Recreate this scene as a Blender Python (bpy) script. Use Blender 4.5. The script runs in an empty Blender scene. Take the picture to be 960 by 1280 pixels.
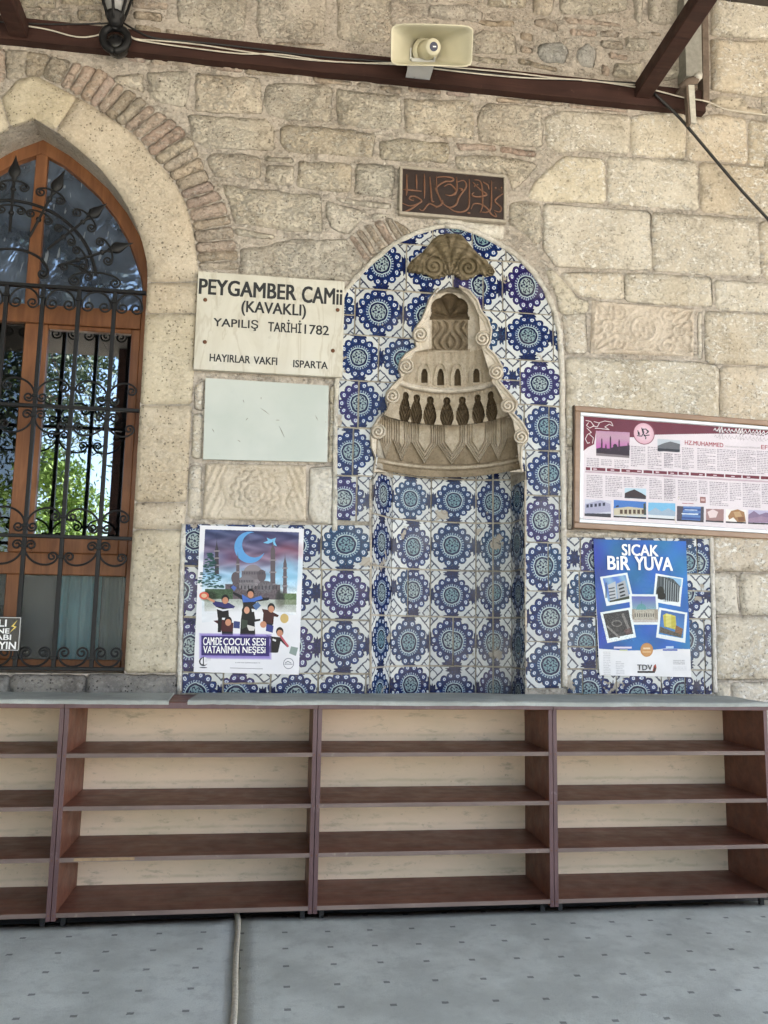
import bpy, bmesh, math, random
import numpy as np
from mathutils import Vector, Matrix, noise as mnoise
from mathutils.geometry import delaunay_2d_cdt

SC = bpy.context.scene
COL = SC.collection
rnd = random.Random(7)

# ------------------------------------------------------------------ camera
CAM_D, CAM_Z, FOC = 4.1, 1.28, 1020.0
MR = np.array([[0.9910144931, -0.1326883200, 0.0168547964],
               [0.0344195447, 0.1312194080, -0.9907556520],
               [0.1292500265, 0.9824333447, 0.1346074067]])
cd = bpy.data.cameras.new('camera'); cam = bpy.data.objects.new('camera', cd); COL.objects.link(cam)
cd.sensor_fit = 'VERTICAL'; cd.sensor_height = 36; cd.lens = FOC / 1280 * 36; cd.clip_end = 500; cd.clip_start = .05
_r, _u, _b = MR[0], -MR[1], -MR[2]
cam.matrix_world = Matrix(((_r[0], _u[0], _b[0], 0), (_r[1], _u[1], _b[1], -CAM_D), (_r[2], _u[2], _b[2], CAM_Z), (0, 0, 0, 1)))
SC.camera = cam

# ------------------------------------------------------------------ light
SC.view_settings.view_transform = 'Standard'; SC.view_settings.look = 'None'
SC.view_settings.exposure = 2.9; SC.view_settings.gamma = 1
SUN_EL, SUN_AZ = math.radians(50), math.radians(118)   # azimuth clockwise from +Y: behind the camera, to the right
wd = bpy.data.worlds.new('World'); SC.world = wd; wd.use_nodes = True
nt = wd.node_tree; bg = nt.nodes['Background']
sky = nt.nodes.new('ShaderNodeTexSky'); sky.sky_type = 'NISHITA'; sky.sun_disc = False
sky.sun_elevation = SUN_EL; sky.sun_rotation = SUN_AZ; sky.air_density = 1.0; sky.dust_density = 2.0
nt.links.new(sky.outputs[0], bg.inputs[0]); bg.inputs[1].default_value = 0.10
ld = bpy.data.lights.new('sun', 'SUN'); ld.energy = 4.8; ld.angle = math.radians(.5); ld.color = (1, .93, .82)
sun = bpy.data.objects.new('sun', ld); COL.objects.link(sun)
sd = Vector((math.sin(SUN_AZ) * math.cos(SUN_EL), math.cos(SUN_AZ) * math.cos(SUN_EL), math.sin(SUN_EL)))
sun.rotation_euler = sd.to_track_quat('Z', 'Y').to_euler(); sun.location = sd * 20
SC.render.engine = 'CYCLES'
SC.cycles.use_denoising = True
SC.cycles.max_bounces = 8; SC.cycles.diffuse_bounces = 5; SC.cycles.glossy_bounces = 4; SC.cycles.transmission_bounces = 6
SC.cycles.sample_clamp_indirect = 6

# ------------------------------------------------------------------ helpers
def W(px, py, y=0.0):
    """point on the vertical plane at depth y that the photograph shows at (px, py)"""
    d = MR.T @ np.array([(px - 480) / FOC, (py - 640) / FOC, 1.0]); t = (y + CAM_D) / d[1]
    return (d[0] * t, CAM_Z + d[2] * t)
def WF(px, py, z=0.0):
    d = MR.T @ np.array([(px - 480) / FOC, (py - 640) / FOC, 1.0]); t = (z - CAM_Z) / d[2]
    return (d[0] * t, d[1] * t - CAM_D)
def P3(px, py, y=0.0):
    a = W(px, py, y); return (a[0], y, a[1])
def zz(ox, oy, s, pts):            # coordinates read from an enlarged crop -> photo pixels
    return [(ox + a / s, oy + b / s) for a, b in pts]
def WP(pts, y=0.0): return [W(a, b, y) for a, b in pts]

def tag(o, label=None, cat=None, group=None, kind=None):
    if label: o['label'] = label
    if cat: o['category'] = cat
    if group: o['group'] = group
    if kind: o['kind'] = kind
    return o
def empty(name, loc=(0, 0, 0), rot=(0, 0, 0), **k):
    o = bpy.data.objects.new(name, None); COL.objects.link(o); o.location = loc; o.rotation_euler = rot
    o.empty_display_size = .1
    return tag(o, **k)
def link(name, me, mats, parent=None, loc=None, smooth=False):
    if not isinstance(mats, (list, tuple)): mats = [mats]
    for m in mats: me.materials.append(m)
    o = bpy.data.objects.new(name, me); COL.objects.link(o)
    if smooth: me.shade_smooth()
    if parent:
        o.parent = parent
    if loc: o.location = loc
    return o
def local(parent, co):
    """world coordinates -> coordinates in the (unlinked yet static) empty's space"""
    M = Matrix.LocRotScale(parent.location, parent.rotation_euler, None).inverted()
    return [tuple(M @ Vector(c)) for c in co]
def mesh(name, verts, faces, mats, parent=None, smooth=False, midx=None, world=True):
    if parent is not None and world: verts = local(parent, verts)
    me = bpy.data.meshes.new(name); me.from_pydata([tuple(v) for v in verts], [], [tuple(f) for f in faces]); 
    o = link(name, me, mats, parent, smooth=smooth)
    if midx is not None: me.polygons.foreach_set('material_index', list(midx))
    me.update(); return o
class MB:
    def __init__(s): s.v = []; s.f = []; s.m = []
    def add(s, v, f, m=0):
        n = len(s.v); s.v += [tuple(a) for a in v]; s.f += [tuple(i + n for i in q) for q in f]; s.m += [m] * len(f)
    def box(s, x0, x1, y0, y1, z0, z1, m=0, b=0.0):
        if b <= 0:
            v = [(x, y, z) for x in (x0, x1) for y in (y0, y1) for z in (z0, z1)]
            s.add(v, [(0, 1, 3, 2), (4, 6, 7, 5), (0, 4, 5, 1), (2, 3, 7, 6), (0, 2, 6, 4), (1, 5, 7, 3)], m); return s
        bm = bmesh.new(); bmesh.ops.create_cube(bm, size=1)
        for v in bm.verts: v.co = Vector(((x0 + x1) / 2 + v.co.x * (x1 - x0), (y0 + y1) / 2 + v.co.y * (y1 - y0), (z0 + z1) / 2 + v.co.z * (z1 - z0)))
        bmesh.ops.bevel(bm, geom=bm.edges[:], offset=b, segments=1, affect='EDGES')
        bm.verts.index_update(); s.add([v.co[:] for v in bm.verts], [[v.index for v in f.verts] for f in bm.faces], m); bm.free(); return s
    def prism(s, pts, y0, y1, m=0):       # pts in x,z; y0 front
        n = len(pts); s.add([(x, y0, z) for x, z in pts] + [(x, y1, z) for x, z in pts],
              [tuple(range(n)), tuple(range(2 * n - 1, n - 1, -1))] + [(i, i + n, (i + 1) % n + n, (i + 1) % n) for i in range(n)], m); return s
    def tube(s, pts, r, n=6, m=0, flat=1.0, caps=True):
        pts = [Vector(p) for p in pts]; K = len(pts); rs = r if isinstance(r, (list, tuple)) else [r] * K
        t0 = (pts[1] - pts[0]).normalized(); up = Vector((0, 1, 0)) if abs(t0.y) < .9 else Vector((1, 0, 0))
        V = []; 
        for i, p in enumerate(pts):
            t = (pts[min(i + 1, K - 1)] - pts[max(i - 1, 0)]).normalized()
            a = (up - t * up.dot(t)).normalized(); b = t.cross(a); up = a
            for k in range(n):
                w = 2 * math.pi * (k + .5) / n; V.append(p + a * math.cos(w) * rs[i] * flat + b * math.sin(w) * rs[i])
        F = [(i * n + k, i * n + (k + 1) % n, (i + 1) * n + (k + 1) % n, (i + 1) * n + k) for i in range(K - 1) for k in range(n)]
        if caps: F += [tuple(range(n))[::-1], tuple((K - 1) * n + k for k in range(n))]
        s.add(V, F, m); return s
    def lathe(s, prof, o, ax=(0, 0, 1), n=16, m=0):     # prof: (r, h) along axis ax from origin o
        ax = Vector(ax).normalized(); a = ax.orthogonal().normalized(); b = ax.cross(a); o = Vector(o)
        V = [o + ax * h + (a * math.cos(2 * math.pi * k / n) + b * math.sin(2 * math.pi * k / n)) * r for r, h in prof for k in range(n)]
        F = [(i * n + k, i * n + (k + 1) % n, (i + 1) * n + (k + 1) % n, (i + 1) * n + k) for i in range(len(prof) - 1) for k in range(n)]
        F += [tuple(range(n))[::-1], tuple((len(prof) - 1) * n + k for k in range(n))]
        s.add(V, F, m); return s
    def build(s, name, mats, parent=None, smooth=False): return mesh(name, s.v, s.f, mats, parent, smooth, s.m)
def rect(x0, x1, z0, z1): return [(x0, z0), (x1, z0), (x1, z1), (x0, z1)]

# ------------------------------------------------------------------ node helper
class G:
    def __init__(s, name, rough=.8, metal=0, spec=.5):
        s.mat = bpy.data.materials.new(name); s.mat.use_nodes = True; s.t = s.mat.node_tree; s.b = s.t.nodes['Principled BSDF']
        s.b.inputs['Roughness'].default_value = rough; s.b.inputs['Metallic'].default_value = metal; s.b.inputs['Specular IOR Level'].default_value = spec
        s._pos = None
    def put(s, sock, v):
        if isinstance(v, bpy.types.NodeSocket): s.t.links.new(v, sock)
        elif isinstance(v, (tuple, list)) and len(v) == 3 and len(sock.default_value) == 4: sock.default_value = (*v, 1)
        else: sock.default_value = v
    def N(s, t): return s.t.nodes.new('ShaderNode' + t)
    def pos(s):
        if s._pos is None: s._pos = s.N('NewGeometry').outputs['Position']
        return s._pos
    def obj(s): return s.N('TexCoord').outputs['Object']
    def uv(s): return s.N('UVMap').outputs[0]
    def rand(s): return s.N('ObjectInfo').outputs['Random']
    def m(s, op, a, b=0.0, c=None):
        n = s.N('Math'); n.operation = op; s.put(n.inputs[0], a); s.put(n.inputs[1], b)
        if c is not None: s.put(n.inputs[2], c)
        return n.outputs[0]
    def add(s, a, b): return s.m('ADD', a, b)
    def sub(s, a, b): return s.m('SUBTRACT', a, b)
    def mul(s, a, b): return s.m('MULTIPLY', a, b)
    def lt(s, a, b): return s.m('LESS_THAN', a, b)
    def gt(s, a, b): return s.m('GREATER_THAN', a, b)
    def mapr(s, v, a, b, c=0., d=1., smooth=True):
        n = s.N('MapRange'); n.interpolation_type = 'SMOOTHSTEP' if smooth else 'LINEAR'
        for i, q in enumerate((v, a, b, c, d)): s.put(n.inputs[i], q)
        return n.outputs[0]
    def noise(s, vec, scale, detail=4, rough=.55, dist=0, col=False):
        n = s.N('TexNoise'); s.put(n.inputs['Vector'], vec); n.inputs['Scale'].default_value = scale
        n.inputs['Detail'].default_value = detail; n.inputs['Roughness'].default_value = rough; n.inputs['Distortion'].default_value = dist
        return n.outputs['Color' if col else 'Fac']
    def voro(s, vec, scale, feat='F1', out='Distance'):
        n = s.N('TexVoronoi'); n.feature = feat; s.put(n.inputs['Vector'], vec); n.inputs['Scale'].default_value = scale; return n.outputs[out]
    def scale(s, vec, sc, off=None):
        n = s.N('Mapping'); s.put(n.inputs['Vector'], vec); n.inputs['Scale'].default_value = sc
        if off is not None: s.put(n.inputs['Location'], off)
        return n.outputs[0]
    def xyz(s, v):
        n = s.N('SeparateXYZ'); s.put(n.inputs[0], v); return n.outputs
    def comb(s, x, y, z):
        n = s.N('CombineXYZ'); s.put(n.inputs[0], x); s.put(n.inputs[1], y); s.put(n.inputs[2], z); return n.outputs[0]
    def mix(s, f, a, b, mode='MIX'):
        n = s.N('Mix'); n.data_type = 'RGBA'; n.blend_type = mode; n.clamp_factor = True
        s.put(n.inputs[0], f); s.put(n.inputs[6], a); s.put(n.inputs[7], b); return n.outputs[2]
    def hsv(s, c, h=.5, sa=1., v=1.):
        n = s.N('HueSaturation'); s.put(n.inputs['Hue'], h); s.put(n.inputs['Saturation'], sa); s.put(n.inputs['Value'], v); s.put(n.inputs['Color'], c); return n.outputs[0]
    def bump(s, h, dist=.01, strength=1.0):
        n = s.N('Bump'); s.put(n.inputs['Height'], h); n.inputs['Distance'].default_value = dist; n.inputs['Strength'].default_value = strength
        s.t.links.new(n.outputs[0], s.b.inputs['Normal']); return n
    def col(s, c): s.put(s.b.inputs['Base Color'], c); return s
    def rough(s, c): s.put(s.b.inputs['Roughness'], c); return s

def simple(name, c, rough=.6, metal=0, var=.12, scale=30, bump=0.0, spec=.5, grain=None):
    g = G(name, rough, metal, spec); p = g.pos() if grain is None else g.scale(g.pos(), grain)
    n = g.noise(p, scale, 5, .6)
    g.col(g.hsv(c, .5, 1., g.mapr(n, .25, .75, 1 - var, 1 + var, False)))
    g.rough(g.mapr(n, .3, .7, max(0, rough - .08), min(1, rough + .08), False))
    if bump: g.bump(n, bump)
    return g.mat

def stone_mat(name, c1, c2, lime, pit=.5, rough_bump=.012, lime_amt=.5, brk=None, var=1.0):
    g = G(name, .92, 0, .15); p = g.pos(); r = g.rand()
    big = g.noise(p, 2.2, 3, .5); mid = g.noise(p, 9, 6, .65); fine = g.noise(p, 60, 5, .7)
    chis = g.add(g.noise(g.scale(p, (1, 1, .7)), 17, 8, .78, .1), g.mul(g.voro(p, 55), .35))
    c = g.mix(g.mapr(mid, .35, .68), c1, c2)
    c = g.mix(g.mul(g.mapr(big, .42, .7), .55), c, tuple(x * y for x, y in zip(c2, (.86, .8, .72))))
    c = g.hsv(c, g.mapr(r, 0, 1, .494, .508, False), g.mapr(g.m('FRACT', g.mul(r, 7.3)), 0, 1, 1 - .2 * var, 1 + .1 * var, False), g.mapr(g.m('FRACT', g.mul(r, 13.7)), 0, 1, 1 - .12 * var, 1 + .08 * var, False))
    if brk: c = g.mix(g.mapr(g.m('FRACT', g.mul(r, 3.1)), .35, .9), c, brk)
    # white lime traces
    lm = g.mul(g.mapr(g.noise(p, 3.1, 4, .6), .38, .54), g.mapr(g.noise(g.scale(p, (1, 1, 1.5)), 30, 7, .8), .50, .58))
    vein = g.mul(g.mapr(g.m('ABSOLUTE', g.sub(g.noise(g.scale(p, (1, 1, 1.3)), 8, 7, .7, .25), .5)), .014, .002), g.mapr(g.noise(p, 6, 3), .46, .58))
    c = g.mix(g.mul(vein, .22 * var), c, tuple(x * .55 for x in c2))
    c = g.mix(g.mul(lm, lime_amt), c, lime)
    # pits and grime; colour speckle also stands in for relief shading
    vo = g.voro(p, 62); pm = g.mul(g.mapr(vo, .27, .19), g.mapr(g.noise(p, 15, 2), .48, .54))
    vo2 = g.voro(p, 21); pm2 = g.mul(g.mapr(vo2, .17, .1), g.gt(g.noise(p, 9, 2), .57))
    pp = g.mul(g.m('MAXIMUM', pm, pm2), pit)
    c = g.mix(pp, c, tuple(x * .35 for x in c2))
    c = g.mix(g.mul(g.mapr(fine, .52, .68), .5), c, tuple(x * .62 for x in c2))
    c = g.mix(g.mul(g.mapr(fine, .48, .34), .42), c, tuple(min(.75, x * 1.3) for x in c1))
    g.col(c)
    h = g.add(g.mul(chis, 1.0), g.mul(fine, .35)); h = g.sub(g.sub(h, g.mul(pp, .8)), g.mul(vein, .25 * var)); h = g.add(h, g.mul(lm, .25))
    g.bump(h, rough_bump); return g.mat

CREAM = (.61, .55, .45); SAND = (.51, .445, .355); LIME = (.70, .66, .58)
M = {}
M['stone'] = stone_mat('rough_limestone', CREAM, SAND, LIME, .7, .018, .75)
M['ashlar'] = stone_mat('dressed_limestone', (.58, .52, .42), (.50, .44, .345), (.80, .77, .70), .6, .007, 1.0)
M['jamb'] = stone_mat('smooth_tuff', (.55, .485, .375), (.49, .425, .32), (.64, .58, .48), .85, .005, .25, var=.3)
M['grey'] = stone_mat('grey_stone', (.36, .34, .30), (.28, .27, .25), (.5, .49, .46), .5, .012, .4)
M['brick'] = stone_mat('old_brick', (.49, .42, .33), (.38, .315, .24), LIME, .4, .016, .45, brk=(.47, .37, .30))
M['redbrick'] = stone_mat('red_brick', (.47, .37, .305), (.38, .29, .235), LIME, .4, .012, .4)
M['mortar'] = stone_mat('lime_mortar', (.55, .485, .405), (.46, .40, .325), LIME, .5, .012, .5)
M['carved'] = stone_mat('carved_block_stone', (.54, .475, .385), (.46, .395, .31), (.64, .58, .49), .35, .003, .35, var=.3)
M['granite'] = stone_mat('grey_sill_stone', (.25, .235, .21), (.14, .13, .12), (.36, .34, .31), 1., .006, .5)
M['plaster'] = stone_mat('white_plaster', (.62, .59, .52), (.54, .50, .43), (.7, .68, .64), .3, .006, .4)
M['blue_grey'] = stone_mat('blue_grey_stone', (.44, .42, .38), (.36, .35, .32), (.54, .52, .47), .3, .01, .3)

# ------------------------------------------------------------------ 2-D region meshing
def resample(poly, step, jit=0.0, seed=0.0):
    out = []; n = len(poly)
    for i in range(n):
        a, b = Vector(poly[i]), Vector(poly[(i + 1) % n]); L = (b - a).length
        k = max(1, int(round(L / step)))
        for j in range(k):
            p = a.lerp(b, j / k)
            if jit:
                q = Vector((p.x * 14, p.y * 14, seed)); p = p + Vector((mnoise.noise(q), mnoise.noise(q + Vector((9, 3, 5))))) * jit
            out.append(p)
    return out
def chaikin(poly, c=.22):
    out = []; n = len(poly)
    for i in range(n):
        a, b = Vector(poly[i]), Vector(poly[(i + 1) % n]); L = (b - a).length; k = min(c, .012 / max(L, 1e-6))
        out += [a.lerp(b, k), a.lerp(b, 1 - k)]
    return out
def segs(polys):
    A = []; B = []
    for p in polys:
        for i in range(len(p)): A.append(tuple(p[i])); B.append(tuple(p[(i + 1) % len(p)]))
    return np.array(A), np.array(B)
def dist_to(polys, pts):
    A, B = segs(polys); P = np.array([tuple(p) for p in pts])[:, None, :]; d = B - A; L = (d * d).sum(1) + 1e-12
    t = np.clip(((P - A) * d).sum(2) / L, 0, 1); q = A + t[..., None] * d
    return np.sqrt(((P - q) ** 2).sum(2).min(1))
def inside(poly, pts):
    P = np.array([tuple(p) for p in pts]); x, y = P[:, 0], P[:, 1]; r = np.zeros(len(P), bool); n = len(poly)
    for i in range(n):
        x1, y1 = poly[i][0], poly[i][1]; x2, y2 = poly[(i + 1) % n][0], poly[(i + 1) % n][1]
        if y1 == y2: continue
        c = ((y1 > y) != (y2 > y)) & (x < (x2 - x1) * (y - y1) / (y2 - y1) + x1); r ^= c
    return r
def region(inc, exc=(), grid=None, clip=None):
    """triangles of polygon inc (and inside clip) minus the polygons exc"""
    polys = [inc] + ([clip] if clip else []) + list(exc)
    V = []; E = []
    for p in polys:
        n0 = len(V); V += [Vector((a[0], a[1])) for a in p]; E += [(n0 + i, n0 + (i + 1) % len(p)) for i in range(len(p))]
    if grid:
        xs = [p[0] for p in inc]; ys = [p[1] for p in inc]; G_ = []
        nx = int((max(xs) - min(xs)) / grid); ny = int((max(ys) - min(ys)) / grid)
        for i in range(nx + 1):
            for j in range(ny + 1): G_.append((min(xs) + (i + .5 + .25 * (j % 2)) * grid, min(ys) + (j + .5) * grid))
        if G_:
            ok = inside(inc, G_) & (dist_to(polys, G_) > grid * .45)
            if clip: ok &= inside(clip, G_)
            for e in exc: ok &= ~inside(e, G_)
            V += [Vector(g) for g, k in zip(G_, ok) if k]
    vo, eo, fo, *_ = delaunay_2d_cdt(V, E, [], 0, 1e-5)
    if not fo: return [], []
    C = [sum((vo[i] for i in f), Vector((0, 0))) / len(f) for f in fo]
    ok = inside(inc, C)
    if clip: ok &= inside(clip, C)
    for e in exc: ok &= ~inside(e, C)
    F = [f for f, k in zip(fo, ok) if k]; used = sorted({i for f in F for i in f}); mp = {a: b for b, a in enumerate(used)}
    return [vo[i] for i in used], [tuple(mp[i] for i in f) for f in F]
def skirted(V, F, yfront, yback, xz=None):
    """lift a 2-D triangle mesh to y=yfront[i], add sides going back to yback. front faces -Y."""
    cnt = {}
    for f in F:
        for i in range(len(f)):
            a, b = f[i], f[(i + 1) % len(f)]; cnt[(a, b)] = 1
    bnd = [(a, b) for (a, b) in cnt if (b, a) not in cnt]
    vs = [(v[0], yfront[i], v[1]) for i, v in enumerate(V)]; ids = sorted({i for e in bnd for i in e}); mp = {}
    for i in ids: mp[i] = len(vs); vs.append((V[i][0], yback, V[i][1]))
    return vs, list(F) + [(b, a, mp[a], mp[b]) for a, b in bnd], bnd

wall = empty('stone_wall', (0, 0, 0), label='old rough stone wall of cream limestone blocks with pale mortar joints', cat='wall')
BASEY = .009
OUTL = []
BACKY = .026
def stone(poly, mat='stone', name='stone', h=.012, bev=.022, grid=.028, rough=.006, jit=.006, tilt=.004, parent=None, gap=.003, y0=0.0, back=.026, crack=.0022):
    """one block: poly in metres (x,z) on the wall plane; face bulges h in front of y0"""
    seed = rnd.random() * 90; poly = chaikin(poly)
    ar = sum(poly[i][0] * poly[(i + 1) % len(poly)][1] - poly[(i + 1) % len(poly)][0] * poly[i][1] for i in range(len(poly)))
    if ar < 0: poly = poly[::-1]
    # pull in by the gap
    n = len(poly); q = []
    for i in range(n):
        t = (Vector(poly[(i + 1) % n]) - Vector(poly[i - 1])).normalized(); q.append(Vector(poly[i]) + Vector((-t.y, t.x)) * gap)
    out = resample(q, grid * .8, jit, seed)
    if crack:
        n = len(out); ex = []
        for i in range(n):
            t = (out[(i + 1) % n] - out[i - 1]).normalized(); k = crack * (1.0 + 1.4 * mnoise.noise(Vector((out[i].x * 6, out[i].y * 6, seed + 3)))); ex.append(out[i] - Vector((-t.y, t.x)) * max(-.001, k))
        OUTL.append([tuple(p) for p in ex])
    V, F = region([tuple(p) for p in out], (), grid)
    if not F: return None
    d = dist_to([out], V)
    tx, tz = rnd.uniform(-tilt, tilt), rnd.uniform(-tilt, tilt); cx = sum(v.x for v in V) / len(V); cz = sum(v.y for v in V) / len(V)
    ys = []
    for v, dd in zip(V, d):
        t = min(1, dd / bev); prof = math.sqrt(max(0, 1 - (1 - t) ** 2))
        nz = mnoise.noise(Vector((v.x * 9, v.y * 12, seed))) + .6 * mnoise.noise(Vector((v.x * 27, v.y * 30, seed + 5)))
        ys.append(y0 + .006 - (h + .006) * prof - nz * rough * (.35 + .65 * t) + (v.x - cx) * tx * 4 + (v.y - cz) * tz * 4)
    vs, fs, _ = skirted(V, F, ys, back)
    o = mesh(name, vs, fs, M[mat], parent or wall)
    sm = [i < len(F) for i in range(len(fs))]; o.data.polygons.foreach_set('use_smooth', sm); return o
def S(ox, oy, s, lists, mat='stone', **k):
    for q in lists: stone(WP(zz(ox, oy, s, q)), mat, **k)

# ------------------------------------------------------------------ openings
APX = W(40, 146)[0]
arch_px = [(40, 146), (75, 167), (100, 187), (125, 210), (150, 242), (167, 272), (177, 300), (183, 325), (185, 346)]
ar_ = WP(arch_px); XR = sum(W(a, b)[0] for a, b in ((185, 346), (174, 520), (154.4, 840))) / 3
ar_[-1] = (XR, ar_[-1][1]); ar_[-2] = (min(ar_[-2][0], XR - .006), ar_[-2][1])
ZB = W(100, 842)[1]; XL = 2 * APX - XR
win_open = [(XR, ZB)] + ar_[::-1] + [(2 * APX - x, z) for x, z in ar_[1:]] + [(XL, ZB)]
win_open = win_open[::-1]
LEDGE = W(500, 866)[1]
# mihrab outlines in photo pixels
sil_l = [(463, 862), (463, 600), (466, 585), (468, 572), (463, 560), (462, 545), (464, 534), (473, 520), (484, 512), (481, 500), (482, 490), (490, 480), (500, 471), (497, 462), (499, 450), (507, 440), (519, 433), (516, 420), (518, 409), (526, 398), (531, 386), (536, 372), (546, 360), (560, 355)]
sil_r = [(574, 356), (588, 362), (598, 374), (603, 388), (611, 398), (616, 412), (614, 428), (611, 434), (621, 443), (629, 457), (630, 469), (626, 476), (636, 488), (648, 502), (647, 510), (643, 516), (654, 527), (662, 541), (660, 552), (654, 559), (653, 575), (655, 590), (656, 600), (657, 862)]
sil = sil_l + sil_r
cx_ = 560
def shrink(p, k):
    n = len(p); out = []
    for i in range(n):
        a, b = p[i - 1], p[(i + 1) % n]; tx, ty = b[0] - a[0], b[1] - a[1]; L = math.hypot(tx, ty) or 1
        out.append((p[i][0] - ty / L * k, p[i][1] + tx / L * k))
    return out
hole_px = shrink(sil, 4.0)                              # the recess, a little inside the carved silhouette
hole_px = [(a, b) if b < 590 else ((463.0 if a < 560 else 656.5), b) for a, b in hole_px]
hole = WP(hole_px); hole = [(x, (LEDGE - .08 if b > 850 else z)) for (x, z), (_, b) in zip(hole, hole_px)]
zone_arch = WP(zz(420, 260, 3.2, [(-4, 1920), (0, 1300), (0, 900), (6, 700), (12, 500), (14, 380), (40, 335), (95, 270), (150, 215), (230, 150), (320, 105), (400, 82), (440, 76), (490, 80), (560, 102), (640, 142), (720, 192), (790, 262), (838, 340), (872, 420), (890, 500), (899, 700), (899, 900), (902, 1120), (908, 1920)]))
# ------------------------------------------------------------------ wall core with its openings
XW0, XW1, ZW1 = -3.4, 4.3, 5.6
# surfacing mortar between blocks, slightly proud, so that joints read as raised ribbons
# ------------------------------------------------------------------ blocks traced from the photograph
A = (240, 80, 3.692)
R = dict(h=.004, rough=.012, bev=.008, jit=.010)
S(*A, [[(10, 34), (305, 62), (322, 100), (325, 232), (150, 225), (12, 212)],
       [(345, 95), (400, 84), (620, 92), (652, 118), (648, 268), (400, 248), (342, 232), (328, 170)],
       [(665, 112), (800, 124), (968, 140), (970, 300), (800, 296), (665, 278)],
       [(-22, 228), (345, 250), (383, 290), (383, 398), (60, 388), (-5, 340)],
       [(408, 290), (440, 278), (700, 296), (856, 320), (848, 365), (838, 428), (430, 406), (402, 350)],
       [(862, 352), (960, 340), (1185, 362), (1195, 400), (1180, 452), (960, 446), (866, 438)],
       [(90, 408), (298, 418), (322, 450), (316, 532), (100, 518), (68, 440)],
       [(342, 462), (474, 468), (468, 558), (338, 545)],
       [(492, 444), (733, 454), (738, 588), (620, 588), (482, 562)],
       [(752, 454), (928, 464), (942, 482), (928, 618), (748, 600)],
       [(138, 548), (400, 585), (598, 604), (598, 778), (450, 772), (192, 732), (168, 650)],
       [(622, 625), (745, 662), (815, 694), (740, 762), (720, 782), (645, 758), (612, 690)],
       [(218, 852), (300, 842), (450, 806), (708, 804), (795, 918), (778, 1000), (218, 990)]], 'stone', **R)
S(*A, [[(332, 422), (468, 428), (474, 452), (338, 448)], [(655, 608), (770, 628), (923, 642), (918, 672), (770, 654), (690, 640)],
       [(828, 686), (922, 690), (900, 704), (828, 716)], [(195, 752), (380, 790), (378, 812), (205, 790)], [(950, 478), (966, 478), (974, 680), (946, 684)]], 'stone', h=.012, rough=.006, bev=.014, grid=.02)
S(*A, [[(246, 16), (480, 36), (474, 60), (246, 46)], [(555, 52), (738, 78), (738, 100), (562, 82)], [(762, 80), (828, 84), (824, 108), (762, 100)], [(865, 94), (958, 104), (958, 128), (865, 114)]], 'brick', h=.008, rough=.005, bev=.012, grid=.02)
S(*A, [[(722, 797), (748, 785), (832, 902), (806, 922)], [(752, 772), (782, 758), (864, 880), (840, 896)], [(790, 742), (828, 736), (904, 852), (872, 866)], [(836, 726), (880, 716), (946, 830), (910, 844)], [(886, 706), (916, 706), (985, 812), (952, 824)], [(926, 716), (985, 742), (1030, 792), (992, 806)]],
  'brick', name='brick', h=.014, rough=.006, bev=.012, grid=.02, jit=.004)
B = (480, 90, 4.0)
S(*B, [[(102, 128), (448, 138), (452, 160), (448, 332), (330, 326), (102, 298)], [(480, 175), (522, 148), (788, 168), (798, 222), (792, 376), (600, 366), (474, 346), (462, 230)],
       [(352, 414), (570, 414), (750, 444), (768, 470), (700, 540), (645, 600), (622, 515), (500, 498), (362, 482)], [(625, 654), (700, 640), (788, 654), (792, 838), (760, 870), (700, 800), (622, 760)]], 'stone', **R)
S(*B, [[(0, 62), (90, 74), (86, 108), (0, 98)], [(122, 68), (288, 88), (284, 114), (122, 100)], [(562, 122), (720, 134), (718, 158), (562, 148)], [(732, 126), (898, 152), (888, 170), (732, 156)], [(925, 152), (1000, 158), (1000, 178), (925, 172)]], 'brick', name='brick', h=.007, rough=.005, bev=.012, grid=.02)
S(*B, [[(310, 92), (438, 98), (430, 124), (310, 114)], [(352, 352), (558, 362), (568, 394), (376, 392)], [(578, 368), (768, 392), (762, 424), (582, 400)]], 'redbrick', name='brick', h=.008, rough=.004, bev=.01, grid=.02)
C_ = (660, 90, 3.2)
Q = dict(h=.002, rough=.006, bev=.006, jit=.004, gap=-.006, crack=.0015)
S(*C_, [[(72, 184), (130, 156), (250, 162), (402, 174), (408, 190), (404, 322), (200, 308), (130, 318), (78, 288)], [(416, 178), (520, 164), (620, 166), (628, 200), (628, 342), (416, 324)],
        [(640, 190), (760, 168), (868, 188), (878, 362), (640, 344)], [(888, 192), (1000, 204), (1000, 378), (888, 368)],
        [(20, 455), (70, 400), (150, 336), (302, 350), (310, 518), (60, 513), (0, 500)], [(322, 338), (674, 358), (684, 548), (322, 520)], [(692, 362), (1000, 386), (1000, 583), (697, 554)],
        [(66, 528), (488, 558), (497, 786), (300, 782), (112, 774), (66, 706)], [(502, 562), (913, 592), (928, 720), (932, 812), (740, 806), (503, 790)], [(930, 598), (1000, 604), (1000, 850), (952, 824), (934, 780)]], 'ashlar', **Q)
S(*C_, [[(0, 104), (150, 118), (145, 134), (0, 120)], [(170, 124), (400, 146), (398, 160), (170, 142)]], 'brick', h=.006, rough=.004, bev=.01, grid=.02)
D_ = (660, 300, 3.2)
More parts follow.
